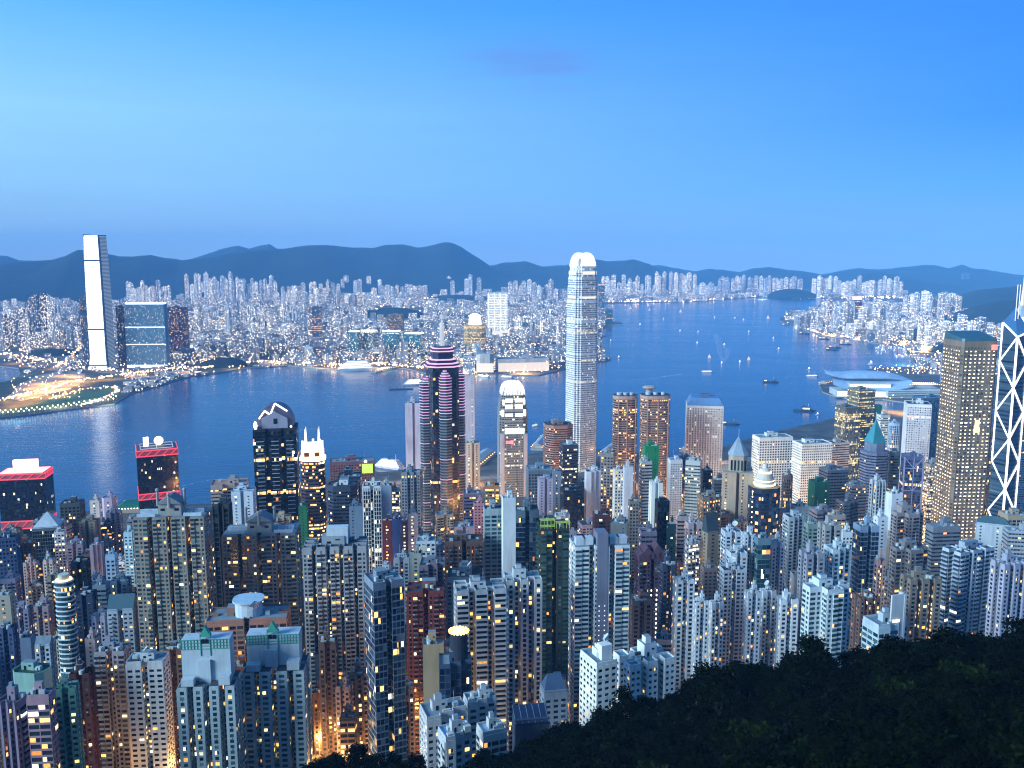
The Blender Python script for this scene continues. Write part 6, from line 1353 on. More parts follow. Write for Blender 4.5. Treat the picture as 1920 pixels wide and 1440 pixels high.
F('office_tower', 1122, 1134, 532, 590, 'teal slab tower right beside the tallest near-shore skyscraper', st='curtain', wc=(.16, .32, .38), gm=GLT, lit=.05)
F('office_tower', 1134, 1149, 580, 604, 'small teal block by the tip of the far shore', st='curtain', wc=(.12, .28, .36), gm=GLT, lit=.05)
F('apartment_tower', 1803, 1820, 512, 540, 'dark pair of towers at the right of the small hill group', st='fins', fp='slot', wc=(.14, .22, .34), lit=.05)
root, w, d, H, poly = F('office_tower', 1598, 1617, 562, 612, 'dark tower with a glowing pink roof on the right-hand shore', st='curtain', wc=(.05, .07, .12), gm=GLB, lit=.05, roof='none')
b = MB(); b.box(-w * .46, -d * .46, H, w * .46, d * .46, H + 16); b.build('glowing_roof', emit(1, .30, .50, 8.0), root)
F('office_tower', 1736, 1750, 608, 640, 'white floodlit shell-like tower by the right-hand park', st='fins', wc=(.8, .8, .78), lit=.6, lm=LITC)
F('office_tower', 1852, 1872, 610, 652, 'gold-lit tower behind the grid-lit skyscraper roof', st='ribbon', wc=(.6, .45, .3), lit=.8, lm=LITW)
F('office_tower', 1766, 1786, 664, 720, 'mauve slab peeking out left of the grid-lit skyscraper', st='blank', wc=(.40, .40, .56), lit=0)
# ---- roads, lawns, lights of the far shore
def sheet(name, pix, z, mat):
    pts = [at_z(px, py, z) for px, py in pix]; b = MB(); a_ = sum(pts[i].x * pts[(i + 1) % len(pts)].y - pts[(i + 1) % len(pts)].x * pts[i].y for i in range(len(pts)))
    if a_ < 0: pts.reverse()
    b.face([tuple(q) for q in pts]); o = tag(b.build(name, mat), kind='structure'); return o
LAWN = ground_mat('park_lawn', [(.3, (.015, .06, .03, 1)), (.6, (.05, .13, .05, 1)), (.75, (.14, .16, .07, 1))], .015)
ROADM = ground_mat('lit_asphalt', [(.3, (.12, .115, .11, 1)), (.7, (.30, .29, .28, 1))], .03)
SCRUB = ground_mat('park_scrub', [(.3, (.014, .026, .02, 1)), (.55, (.035, .05, .035, 1)), (.75, (.08, .08, .07, 1))], .02)
sheet('park_ground', [(-60, 787), (0, 782), (60, 776), (120, 767), (214, 756), (243, 738), (300, 721), (345, 707), (400, 699), (460, 689), (560, 683), (560, 677), (460, 681), (380, 689), (300, 693), (230, 703), (160, 696), (100, 692), (40, 708), (-60, 730)], 3.2, SCRUB)
sheet('lawn', [(-60, 779), (0, 770), (60, 758), (112, 740), (160, 728), (214, 724), (225, 732), (212, 748), (150, 756), (70, 770), (0, 779), (-60, 785)], 3.3, LAWN)
sheet('road', [(14, 746), (34, 722), (70, 704), (120, 694), (160, 698), (158, 716), (128, 730), (84, 742), (40, 752)], 3.4, ROADM)
def road_strip(name, pix, wpx, z=3.5):
    b = MB(); pts = [at_z(px, py, z) for px, py in pix]
    for i in range(len(pts) - 1):
        a_, c_ = pts[i], pts[i + 1]; d = Vector((c_.x - a_.x, c_.y - a_.y, 0)).normalized(); n_ = Vector((-d.y, d.x, 0)) * wpx
        b.face([tuple(a_ - n_), tuple(c_ - n_), tuple(c_ + n_), tuple(a_ + n_)])
    tag(b.build(name, ROADM), kind='structure')
ROADS = [[(-10, 752), (40, 740), (90, 728), (150, 712), (230, 702), (300, 692), (380, 688), (460, 680), (560, 672)], [(100, 690), (130, 670), (150, 652), (200, 640)], [(0, 660), (60, 672), (120, 682), (160, 690), (260, 696)], [(150, 760), (190, 748), (222, 733), (216, 724), (160, 728), (100, 746)],
         [(560, 676), (640, 684), (720, 682), (800, 690), (870, 704)], [(1040, 680), (1056, 664), (1050, 640), (1030, 620)],
         [(1478, 604), (1540, 624), (1600, 632), (1690, 640), (1735, 642), (1765, 664), (1800, 690)], [(1660, 640), (1700, 650), (1722, 668)]]
for i, rd in enumerate(ROADS): road_strip('road', rd, 11, 3.5 + .02 * i)
b, b2 = MB(), MB()
def bulb(bb, q, s_):
    x, y, z = q; n = len(bb.v); bb.v.extend([(x - s_, y, z), (x, y - s_, z), (x + s_, y, z), (x, y + s_, z), (x, y, z + s_), (x, y, z - s_)])
    for f in ((0, 1, 4), (1, 2, 4), (2, 3, 4), (3, 0, 4), (1, 0, 5), (2, 1, 5), (3, 2, 5), (0, 3, 5)): bb.f.append(tuple(n + i for i in f)); bb.m.append(0)
for rd in ROADS:
    L = sum(math.dist(rd[i], rd[i + 1]) for i in range(len(rd) - 1))
    for k in range(int(L * .42)):
        t_ = r_.random() * (len(rd) - 1); i = int(t_); f = t_ - i; px, py = rd[i][0] + (rd[i + 1][0] - rd[i][0]) * f, rd[i][1] + (rd[i + 1][1] - rd[i][1]) * f
        q = at_z(px + r_.uniform(-3, 3), py + r_.uniform(-2.2, 2.2), r_.uniform(8, 14)); bulb(b if r_.random() < .75 else b2, q, r_.uniform(1.2, 2.6) * (q.y / 3500))
for k in range(1600):
    px, py = r_.uniform(-20, 1140), r_.uniform(556, 690)
    q = at_z(px, py, r_.uniform(8, 40))
    if inside(q.x, q.y, KOW) and not hole(px, py): bulb(b if r_.random() < .6 else b2, q, r_.uniform(.9, 2.3) * (q.y / 3500))
for k in range(300):
    px, py = r_.uniform(1470, 1900), r_.uniform(572, 660)
    q = at_z(px, py, r_.uniform(8, 40))
    if inside(q.x, q.y, EAST) and not hole(px, py): bulb(b if r_.random() < .6 else b2, q, r_.uniform(1.0, 2.4) * (q.y / 4000))
for x0, x1, y0, y1, n in ((1125, 1360, 560, 566, 200), (1370, 1700, 555, 559, 190), (1640, 1790, 655, 700, 200), (20, 150, 696, 748, 120), (236, 566, 676, 738, 170), (560, 760, 676, 690, 120), (870, 1050, 688, 702, 110), (1560, 1790, 738, 756, 130), (1120, 1160, 606, 672, 40)):
    for k in range(n):
        px, py = r_.uniform(x0, x1), r_.uniform(y0, y1); q = at_z(px, py, r_.uniform(6, 14))
        if not any(inside(q.x, q.y, pl_) for pl_ in (KOW, EAST, CONV)): continue
        bulb(b if r_.random() < .6 else b2, q, r_.uniform(.9, 2.0) * (q.y / 3500))
tag(b.build('far_street_lights', emit(1, .50, .15, 17.0)), kind='stuff'); tag(b2.build('far_street_lights', emit(1, .88, .66, 17.0)), kind='stuff')
# pools of street light on the far shore (the lamps themselves are the bulbs above)
def lampl(q, power, col=(1, .50, .16), r0=2.0, shade=True):
    l = bpy.data.lights.new('street_light', 'SPOT' if shade else 'POINT'); l.energy = power; l.color = col; l.shadow_soft_size = r0
    if shade: l.spot_size = R(150); l.spot_blend = .5              # shaded lamps: light goes down, not out over the water
    o = bpy.data.objects.new('street_light', l); COL.objects.link(o); o.location = q; return o
for px, py, pw in ((270, 690, 1), (360, 684, 1), (440, 676, 1), (520, 668, 1.5), (590, 676, 2), (640, 678, 2), (720, 678, 2), (860, 690, 3), (900, 688, 3), (980, 684, 3), (1045, 660, 4), (1506, 604, 3), (1566, 618, 4), (1626, 626, 4), (1686, 632, 5), (1735, 645, 6), (1770, 670, 6), (1700, 668, 4), (1640, 746, 4), (1700, 752, 4), (420, 590, 5), (560, 570, 5), (700, 600, 5), (860, 610, 5), (980, 600, 5), (300, 600, 4), (500, 640, 4), (640, 620, 4), (800, 640, 4), (40, 600, 4), (1000, 560, 5), (1200, 558, 6), (1300, 556, 6), (1430, 555, 5), (1600, 552, 6)):
    q = at_z(px, py, 34); lampl(q, pw * 3.2e5 * (q.y / 3300) ** 2, (1, .52, .18), 4)
for px, py, pw in ((30, 742, 3), (52, 736, 4), (44, 724, 4), (70, 728, 5), (84, 718, 5), (100, 726, 4), (96, 708, 5), (118, 714, 5), (126, 700, 5), (146, 706, 4), (140, 692, 4), (160, 700, 3), (120, 690, 3), (80, 704, 4), (60, 712, 4), (178, 698, 2), (205, 696, 2), (240, 694, 1.5), (130, 674, 3), (100, 678, 2), (60, 672, 2), (25, 668, 2), (150, 660, 2), (0, 750, 2), (16, 735, 2)):
    lampl(at_z(px, py, 30), pw * .95e5, (1, .40, .06), 4)
for px, py in ((30, 773), (110, 748), (180, 736), (210, 745)): lampl(at_z(px, py, 26), 1.6e5, (1, .85, .5), 3)

# ============================================================ BOATS
HULLW = plain(.70, .72, .75, .5); HULLD = plain(.05, .06, .08, .5); BWIN = emit(1, .86, .60, 2.2); DECK = plain(.30, .28, .26)
def hull(L, B_, h, mat):
    b = MB(); rings = []
    for z, k in ((-.4, .82), (h, 1.0)): rings.append([(L * .5 * k, 0, z), (L * .33 * k, B_ * .42 * k, z), (0, B_ * .5 * k, z), (-L * .46 * k, B_ * .42 * k, z), (-L * .48 * k, -B_ * .42 * k, z), (0, -B_ * .5 * k, z), (L * .33 * k, -B_ * .42 * k, z)])
    b.loft(rings); return b
def boat(name, label, px, py, L, rz, kind, group=None, dark=False):
    q = at_z(px, py, 0); root = thing(name, label, 'boat', (q.x, q.y, .1), rz, group); B_ = L * .26; h = max(1.2, L * .055)
    hull(L, B_, h, 0).build('hull', HULLD if dark else HULLW, root)
    if kind == 'sail':
        b = MB(); b.bar((0, 0, h), (0, 0, L * 1.15), L * .012, 5); b.build('mast', PIPE, root)
        for x0, x1, z1 in ((-.02, -.40, 1.05), (.04, .44, .9)):
            b = MB(); b.loft([[(x0 * L, .1, h + 1), (x1 * L, .5, h + 1), (x1 * L * .96, .9, h + L * .25), (x0 * L, .1, z1 * L)], [(x0 * L, .3, h + 1), (x1 * L, .7, h + 1), (x1 * L * .96, 1.1, h + L * .25), (x0 * L, .3, z1 * L)]], cap0=True); b.build('sail', emit(1, .80, .68, .9), root)
    elif kind == 'dot':
        b = MB(); b.box(-L * .2, -B_ * .3, h, L * .15, B_ * .3, h + L * .12); b.build('cabin', HULLW, root)
        b = MB(); b.sphere((0, 0, h + L * .22), L * .11, n=6, m=4); b.build('lamp', emit(1, .9, .8, 3.2), root)
    else:
        dk = {'ferry': 2, 'cruise': 5, 'tug': 1, 'barge': 1}[kind]; z = h
        for k in range(dk):
            s_ = 1 - k * .09; x0, x1 = (-L * .42 * s_, L * .34 * s_) if kind != 'tug' else (-L * .1, L * .22); hh = max(1.6, L * .035) if kind != 'tug' else L * .14
            if kind == 'barge': x0, x1 = -L * .42, -L * .22; hh = L * .12
            b = MB(); b.box(x0, -B_ * .42 * s_, z, x1, B_ * .42 * s_, z + hh); dk_ = b.build('deckhouse', HULLD if dark else HULLW, root)
            b = MB(); b.box(x0 + L * .02, -B_ * .42 * s_ - .15, z + hh * .35, x1 - L * .02, -B_ * .42 * s_, z + hh * .75); b.build('lit_window', BWIN, dk_)
            z += hh + .1
        b = MB(); b.cyl(-L * .05, 0, z, z + L * .06, L * .028, L * .022, 8); b.build('funnel', wall(.5, .1, .08) if kind == 'ferry' else HULLD, root)
        b = MB(); b.bar((L * .16, 0, z - 1), (L * .16, 0, z + L * .14), L * .006 + .1); b.build('mast', PIPE, root)
        if kind in ('tug', 'barge'):
            b = MB(); b.bar((L * .05, 0, h), (L * .34, 0, h + L * .2), L * .012); b.box(L * .1, -B_ * .2, h, L * .3, B_ * .2, h + L * .05); b.build('derrick', HULLD, root)
    return root
boat('cruise_ship', 'big white cruise ship berthed at the lit pier across the harbour', 672, 694, 150, R(8), 'cruise')
boat('ferry', 'white ferry terminal ship beside a dark pontoon, left of the pink-ringed skyscraper', 778, 722, 80, R(12), 'cruise')
b = MB(); b.box(-36, -9, -1, 36, 9, 2.2); q = at_z(752, 730, 0); o = tag(b.build('pontoon', HULLD, loc=(q.x, q.y, 0)), 'long dark pontoon off the white ferry terminal ship', 'pontoon'); o.rotation_euler = (0, 0, R(16))
boat('ferry', 'white ferry moored stern-on, left of two at the far waterfront', 908, 707, 52, R(-25), 'ferry'); boat('ferry', 'white ferry moored stern-on, right of two at the far waterfront', 952, 708, 52, R(-25), 'ferry')
boat('ferry', 'large white superstructure vessel docked between the near towers', 733, 878, 74, R(-28), 'cruise')
boat('ferry', 'small ferry crossing just left of the tallest near tower', 1003, 799, 24, R(60), 'ferry')
boat('tug_boat', 'dark salvage tug with a tall bridge in open water', 1508, 771, 62, R(-12), 'tug', dark=True); boat('motor_launch', 'small white launch trailing the dark salvage tug', 1533, 778, 15, R(20), 'dot')
boat('barge', 'lit working barge left of the wing-roofed hall', 1445, 717, 56, R(-4), 'barge', dark=True)
boat('barge', 'low dark barge behind the porthole-window tower', 1370, 796, 46, R(-14), 'barge', dark=True)
boat('ferry', 'orange-lit ferry in mid harbour', 1326, 698, 46, R(4), 'ferry'); boat('ferry', 'white-lit ferry left of the wing-roofed hall point', 1523, 706, 46, R(3), 'ferry')
for px, py, lab in ((1182, 580, 'glowing sail, leftmost of the sailing boats on the far water'), (1193, 577, 'glowing sail overlapping the leftmost sailing boat'), (1215, 574, 'small glowing sail nearest the far quay'), (1276, 586, 'glowing sail alone in the middle of the far water'), (1440, 598, 'glowing sail at the right of the far water'), (1330, 672, 'glowing sail above the orange-lit ferry'), (1404, 676, 'glowing sail right of the curling white wake')):
    boat('sailing_boat', lab, px, py, 25 if py < 620 else 17, R(20), 'sail', 'lit sailing boats')
for px, py, lab in ((1218, 582, 'tiny lit boat below the sail nearest the far quay'), (1244, 599, 'tiny boat above the middle of the strait'), (1275, 621, 'tiny boat in the middle of the strait'), (1200, 609, 'tiny boat close to the far pier tip'), (1309, 623, 'tiny boat left of the long faint wake'), (1340, 596, 'tiny boat in the left of the upper row'), (1378, 597, 'tiny boat in the middle of the upper row'), (1394, 600, 'tiny boat in the right of the upper row'), (1404, 623, 'tiny boat at the head of a slanting wake'), (1307, 644, 'lone boat left of the curling wake'), (1358, 647, 'boat just above the curling wake'), (1353, 682, 'boat at the bend of the curling wake'), (1387, 680, 'boat right beside the bend of the curling wake'), (1145, 640, 'boat by the pier right of the tallest near tower'), (1160, 671, 'dark junk off the round pier head'), (1450, 635, 'boat under the right-hand point'), (1460, 655, 'small boat off the moored barges'), (1517, 693, 'boat above the wing-roofed hall point')):
    boat('motor_launch', lab, px, py, 22, R(len(lab) * 37 % 90), 'dot', 'small launches in the strait')
boat('junk', 'brightly lit round vessel behind the wing-roofed hall', 1633, 684, 40, R(10), 'dot')
for i, (px, py) in enumerate(((1475, 610), (1508, 626), (1545, 636), (1565, 652), (1585, 646), (1560, 656))): boat('barge', ('barge nearest the point of the right-hand shore', 'barge moored second from the right-hand point', 'barge moored by the waterfront expressway', 'derrick barge furthest out from the typhoon shelter', 'derrick barge closest to the pink reflection', 'low barge tucked before the derrick barges')[i], px, py, 60, R(-14), 'barge', 'barges moored along the right-hand shore', True)
r2 = random.Random(4)
for k in range(60):
    px, py = r2.uniform(1640, 1712), r2.uniform(648, 672)
    if py < 640 + (px - 1630) * .12 or py > 662 + (px - 1640) * .25: continue
    q = at_z(px, py, .1); 
    if inside(q.x, q.y, EAST): continue
    if k == 0 or 'YACHT' not in globals():
        YACHT = thing('moored_yacht', 'small white yacht among those packed in the typhoon shelter', 'yacht', (q.x, q.y, .1), 0, 'yachts packed in the typhoon shelter')
        hull(17, 5, 1.6, 0).build('hull', HULLW, YACHT); b = MB(); b.box(-4, -1.6, 1.6, 4, 1.6, 4); b.build('cabin', HULLW, YACHT); b = MB(); b.bar((0, 0, 4), (0, 0, 13), .25); b.build('mast', PIPE, YACHT); b = MB(); b.sphere((0, 0, 6), 1.1, n=6, m=4); b.build('lamp', emit(1, .85, .65, 5), YACHT)
    else:
        o = copy_tree(YACHT); o.location = (q.x, q.y, .1); o.rotation_euler = (0, 0, r2.uniform(0, 3))
b = MB(); q0, q1 = at_z(1612, 640, 0), at_z(1628, 664, 0); d = (q1 - q0); n_ = Vector((-d.y, d.x, 0)).normalized() * 9
b.obox(tuple(q0 - n_ - Vector((0, 0, 2))), tuple(d), tuple(n_ * 2), (0, 0, 5)); tag(b.build('breakwater', QUAY), 'straight stone breakwater of the typhoon shelter', 'breakwater')
def pier(label, pa, pb, wd, z=3.0, shed=None, lit=True):
    qa, qb = at_z(*pa, 0), at_z(*pb, 0); d = qb - qa; L = d.length; root = thing('pier', label, 'pier', (qa.x, qa.y, 0), math.atan2(d.y, d.x))
    b = MB(); b.box(0, -wd / 2, -3, L, wd / 2, z); b.build('deck', QUAY, root)
    if shed:
        b = MB(); b.box(L * .05, -wd * .32, z, L * .9, wd * .32, z + shed); b.build('shed', wall(.5, .46, .40), root)
        b = MB(); b.loft([[(L * .04, -wd * .36, z + shed), (L * .91, -wd * .36, z + shed), (L * .91, wd * .36, z + shed), (L * .04, wd * .36, z + shed)], [(L * .04, -.1, z + shed + 4), (L * .91, -.1, z + shed + 4), (L * .91, .1, z + shed + 4), (L * .04, .1, z + shed + 4)]]); b.build('roof', wall(.46, .50, .56), root)
    if lit:
        n = max(4, int(L / 14))
        for s_ in (-1, 1):
            b = MB()
            for k in range(n): b.box(k * L / n, s_ * wd * .44 - .6, z + 3.4, k * L / n + 2.2, s_ * wd * .44 + .6, z + 4.6)
            b.build('lamp_row', emit(1, .62, .25, 5), root)
pier('long cargo pier glowing orange at the far shore', (578, 690), (640, 679), 34, 4, 7); pier('low pier right of the cruise ship', (700, 699), (762, 686), 22, 3, 5)
pier('dark pier head right of the tallest near tower', (1120, 676), (1143, 674), 20, 3); pier('thin breakwater pier on the far strait', (1148, 605), (1167, 606), 18, 3, None, False)
pier('small pier under the thin breakwater', (1122, 631), (1137, 630), 12, 2.6, None, False); pier('low ferry pier at the near shore right of the tallest tower', (1134, 858), (1160, 838), 30, 4, 8)
pier('near-shore pier with an orange glow behind the octagonal pinkish tower', (884, 880), (918, 852), 32, 4, 8); pier('near-shore pier left of the twin round-cornered towers', (1006, 845), (1026, 822), 26, 4, 7); pier('white boat pier at the near shore right of the porthole tower', (1280, 848), (1306, 838), 16, 3, 4)
pier('lit pier point of the wing-roofed hall island', (1542, 722), (1562, 716), 26, 4, 6)
# ---- wakes
m, t, p = new_mat('foam'); p.inputs['Base Color'].default_value = (.75, .85, .95, 1); p.inputs['Roughness'].default_value = .9
nn = N(t, 'ShaderNodeTexNoise', i_Scale=.12, i_Detail=5.0, i_Roughness=.7); t.links.new(world_pos(t), nn.inputs['Vector'])
t.links.new(math_(t, 'MULTIPLY_ADD', nn.outputs[0], 1.8, -.75, clamp=True), p.inputs['Alpha']); FOAM = m
def wake(pix, w0, w1):
    b = MB(); pts = [at_z(px, py, .25) for px, py in pix]; n = len(pts); prev = None
    for i, q in enumerate(pts):
        a_ = pts[max(0, i - 1)]; c_ = pts[min(n - 1, i + 1)]; d = (c_ - a_); nn_ = Vector((-d.y, d.x, 0)).normalized() * (w0 + (w1 - w0) * i / (n - 1))
        cur = (tuple(q - nn_), tuple(q + nn_))
        if prev: b.face([prev[0], cur[0], cur[1], prev[1]])
        prev = cur
    tag(b.build('wake', FOAM), kind='stuff')
wake([(470, 713), (500, 709), (540, 702), (575, 696)], 12, 3); wake([(562, 806), (620, 802), (680, 797), (760, 790)], 4.5, 1.5); wake([(1170, 714), (1220, 710), (1280, 701)], 4, 10)
wake([(1354, 680), (1350, 664), (1348, 648), (1342, 626)], 6, 16); wake([(1356, 680), (1363, 668), (1365, 652)], 6, 9); wake([(90, 862), (150, 856), (260, 847)], 1.8, 1.0); wake([(335, 912), (400, 899), (466, 890)], 1.8, 1.0)
# ============================================================ TREES
LEAF = []
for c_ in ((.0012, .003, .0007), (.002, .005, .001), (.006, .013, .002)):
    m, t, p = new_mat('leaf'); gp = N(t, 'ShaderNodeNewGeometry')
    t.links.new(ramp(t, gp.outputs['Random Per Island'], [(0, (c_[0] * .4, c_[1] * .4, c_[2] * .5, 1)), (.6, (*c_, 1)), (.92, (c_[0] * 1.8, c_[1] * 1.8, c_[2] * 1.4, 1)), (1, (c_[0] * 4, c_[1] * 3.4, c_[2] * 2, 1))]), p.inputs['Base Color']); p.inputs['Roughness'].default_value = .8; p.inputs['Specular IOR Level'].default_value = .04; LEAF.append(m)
BARK = wall(.07, .055, .045)
def tree_proto(seed, h, rad, nl, leaf):
    r_ = random.Random(seed); tr = MB(); lf = MB(); tips = []
    tr.cyl(0, 0, -1.5, h * .45, rad * .07, rad * .05, 7)
    for k in range(7):
        a_ = 2 * math.pi * k / 7 + r_.uniform(-.3, .3); e_ = r_.uniform(.45, .95); L = rad * r_.uniform(.6, 1.0); p0 = Vector((0, 0, h * r_.uniform(.3, .45))); p1 = p0 + Vector((math.cos(a_) * L * .8, math.sin(a_) * L * .8, L * e_)); tr.bar(p0, p1, rad * .025, 5); tips.append(p1)
    tips.append(Vector((0, 0, h * .9))); tips += [Vector((r_.uniform(-.6, .6) * rad, r_.uniform(-.6, .6) * rad, h * r_.uniform(.6, .92))) for _ in range(9)]
    for i in range(nl):
        c = r_.choice(tips); s_ = rad * .36; d = Vector((r_.gauss(0, 1), r_.gauss(0, 1), r_.gauss(0, .7))).normalized(); p = c + d * s_ * r_.random() ** .45
        L = r_.uniform(.28, .6); n_ = Vector((r_.gauss(0, .8), r_.gauss(0, .8), 1)).normalized(); a_ = n_.orthogonal().normalized(); a_.rotate(__import__('mathutils').Quaternion(n_, r_.uniform(0, 6.28))); q = n_.cross(a_)
        lf.face([tuple(p - a_ * L), tuple(p + q * L * .5 - a_ * L * .1), tuple(p + a_ * L), tuple(p - q * L * .5 - a_ * L * .1)])
    root = thing('tree', 'x', 'tree'); tr.build('trunk', BARK, root); lf.build('crown', leaf, root); return root
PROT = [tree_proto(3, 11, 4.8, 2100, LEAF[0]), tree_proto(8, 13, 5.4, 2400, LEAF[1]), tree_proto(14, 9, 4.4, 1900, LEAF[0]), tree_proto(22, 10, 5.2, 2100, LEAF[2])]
USEDP = set()
def put_tree(x, y, z, s_, label, group, pk):
    o = PROT[pk] if pk not in USEDP else copy_tree(PROT[pk]); USEDP.add(pk)
    o.location = (x, y, z); o.scale = (s_, s_, s_ * r2.uniform(.85, 1.15)); o.rotation_euler = (0, 0, r2.uniform(0, 6.28)); tag(o, label, 'tree', group)
cnt = 0; pts = []
for k in range(9000):
    px = r2.uniform(480, 2260); rr = math.sqrt(r2.uniform(105 ** 2, 290 ** 2)); a_ = math.atan((px - 960) / FP / cp / 1.09); x, y = rr * math.sin(a_), rr * math.cos(a_)
    z = hill_z(x, y)
    if rr > hill_R(az_px(x, y)) + 5: continue
    pp = to_px((x, y, z + 8))
    if pp[1] > 1500 or pp[0] > 2180 or pp[0] < 440: continue
    if any((x - u) ** 2 + (y - v) ** 2 < 6.3 ** 2 for u, v in pts): continue
    pts.append((x, y))
    if len(pts) >= 315: break
pts.sort(key=lambda v: -math.hypot(*v))
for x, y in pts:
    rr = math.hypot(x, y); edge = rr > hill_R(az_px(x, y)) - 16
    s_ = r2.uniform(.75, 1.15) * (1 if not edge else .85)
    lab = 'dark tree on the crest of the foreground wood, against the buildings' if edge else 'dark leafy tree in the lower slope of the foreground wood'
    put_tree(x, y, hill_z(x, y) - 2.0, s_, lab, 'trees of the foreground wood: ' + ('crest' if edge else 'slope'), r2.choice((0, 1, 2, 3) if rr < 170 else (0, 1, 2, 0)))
b = MB()
for k in range(6200):
    px = r2.uniform(440, 2300); rr = math.sqrt(r2.uniform(98 ** 2, 288 ** 2)); a_ = math.atan((px - 960) / FP / cp / 1.09); x, y = rr * math.sin(a_), rr * math.cos(a_)
    if rr > hill_R(az_px(x, y)) + 3: continue
    z = hill_z(x, y)
    for j in range(7):
        p = Vector((x + r2.gauss(0, 1.1), y + r2.gauss(0, 1.1), z + r2.uniform(.2, 4.2))); L = r2.uniform(.3, .7); n_ = Vector((r2.gauss(0, .8), r2.gauss(0, .8), 1)).normalized(); q1 = n_.orthogonal().normalized() * L; q2 = n_.cross(q1) * .5
        b.face([tuple(p - q1), tuple(p + q2), tuple(p + q1), tuple(p - q2)])
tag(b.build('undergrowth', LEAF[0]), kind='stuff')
for i, (px, py, Y, s_) in enumerate(((1738, 975, 960, 1.6), (1752, 962, 990, 1.5), (1728, 950, 1010, 1.4), (1760, 985, 930, 1.3), (1800, 960, 960, 1.2), (1815, 968, 940, 1.3), (1835, 972, 930, 1.2), (1765, 1020, 800, 1.4), (1785, 1012, 820, 1.5), (1810, 1005, 830, 1.4), (1830, 1022, 790, 1.5), (1850, 1035, 760, 1.5), (1870, 1042, 740, 1.4), (1895, 1048, 730, 1.4), (1755, 1045, 750, 1.4), (1742, 1070, 700, 1.3), (1760, 1100, 650, 1.2), (1775, 1130, 620, 1.2), (1735, 1010, 830, 1.2), (1900, 1015, 800, 1.3), (1085, 1010, 880, 1.0), (1100, 1015, 860, .9), (1030, 880, 1500, 1.4), (1110, 868, 1540, 1.4), (1620, 905, 1200, 1.2), (570, 1420, 415, 1.0), (600, 1432, 400, 1.0), (640, 1425, 405, 1.1), (700, 1432, 395, 1.0), (740, 1436, 380, 1.0), (520, 1436, 420, .9))):
    q = at_y(px, py, Y); z = ground_z(q.x, Y)
    put_tree(q.x, Y, z, s_ * 1.25, 'dark street tree in the park between the government blocks and the grid-lit skyscraper' if i < 20 else 'dark tree in a gap between the city towers', 'city trees', i % 3)
# ============================================================ STREETS AND LAMPS OF THE NEAR CITY
def nroad(pix, wd, dz=.25):
    b = MB(); pts = []
    for px, py, Y in pix: q = at_y(px, py, Y); pts.append(Vector((q.x, Y, ground_z(q.x, Y) + dz)))
    sub = []
    for a_, c_ in zip(pts, pts[1:]):
        for k in range(6): v = a_.lerp(c_, k / 6); v.z = ground_z(v.x, v.y) + dz; sub.append(v)
    sub.append(pts[-1])
    prev = None
    for i, q in enumerate(sub):
        d = sub[min(len(sub) - 1, i + 1)] - sub[max(0, i - 1)]; n_ = Vector((-d.y, d.x, 0)).normalized() * wd; cur = (tuple(q - n_), tuple(q + n_))
        if prev: b.face([prev[0], cur[0], cur[1], prev[1]])
        prev = cur
    tag(b.build('road', ROADM), kind='structure')
nroad([(1700, 960, 960), (1735, 940, 1020), (1765, 925, 1080), (1790, 900, 1180)], 11); nroad([(1840, 970, 900), (1880, 945, 940), (1925, 930, 960), (1980, 925, 970)], 12, 7.0)
nroad([(1180, 880, 1480), (1240, 880, 1560), (1290, 868, 1640), (1420, 845, 1720), (1560, 825, 1800)], 14); nroad([(1735, 1120, 620), (1755, 1085, 680), (1770, 1060, 740), (1750, 1020, 820)], 7); nroad([(620, 905, 1480), (700, 892, 1520), (800, 885, 1540), (900, 878, 1560), (1050, 866, 1600)], 12)
LAMPS = [(1155, 960, 830, 3), (1147, 930, 900, 3), (1150, 900, 1000, 2), (1752, 930, 1060, 3), (1728, 945, 1000, 3), (1715, 960, 960, 2), (1785, 905, 1150, 2), (1880, 945, 930, 3), (1915, 930, 950, 3), (1850, 965, 900, 2), (1755, 1085, 675, 2.5), (1768, 1055, 740, 2), (1738, 1120, 620, 2), (1752, 1020, 820, 1.5), (848, 1000, 790, 3), (830, 990, 860, 2), (856, 1010, 720, 2), (592, 985, 840, 3), (596, 1330, 520, 3.5), (598, 1380, 450, 3.5), (590, 1270, 560, 2), (690, 1330, 500, 3), (648, 1330, 470, 3), (640, 1250, 560, 2), (766, 1310, 480, 3), (768, 1200, 560, 2), (744, 1060, 720, 2), (722, 1080, 740, 2), (216, 1050, 780, 2.5), (196, 1000, 980, 2.5), (165, 990, 1000, 2.5), (228, 1110, 700, 2), (330, 1400, 440, 1.5), (300, 1330, 470, 2), (450, 1400, 440, 2.5), (1235, 880, 1540, 4), (1275, 872, 1600, 4), (1340, 858, 1680, 4), (1000, 852, 1580, 5), (890, 868, 1520, 5), (925, 900, 1230, 3), (720, 890, 1500, 5), (660, 900, 1480, 3), (1570, 822, 1800, 4), (1360, 1000, 860, 3), (1330, 1020, 760, 2.5), (1345, 975, 880, 2.5), (408, 1120, 610, 1.5), (1035, 1290, 500, 1.5), (120, 1140, 650, 1.5), (1470, 960, 900, 1.5), (1560, 1100, 600, 1.2), (900, 1110, 560, 1.2), (1180, 1180, 540, 1.5), (1655, 1190, 520, 1.6), (60, 1090, 720, 2), (860, 1320, 440, 2.5), (160, 1350, 430, 1.5), (1690, 905, 1180, 3), (1640, 900, 1180, 2), (930, 945, 1000, 2), (985, 900, 1250, 2), (1175, 860, 1500, 4), (480, 990, 840, 1.5), (530, 1060, 700, 1.2)]
_r5 = random.Random(31)
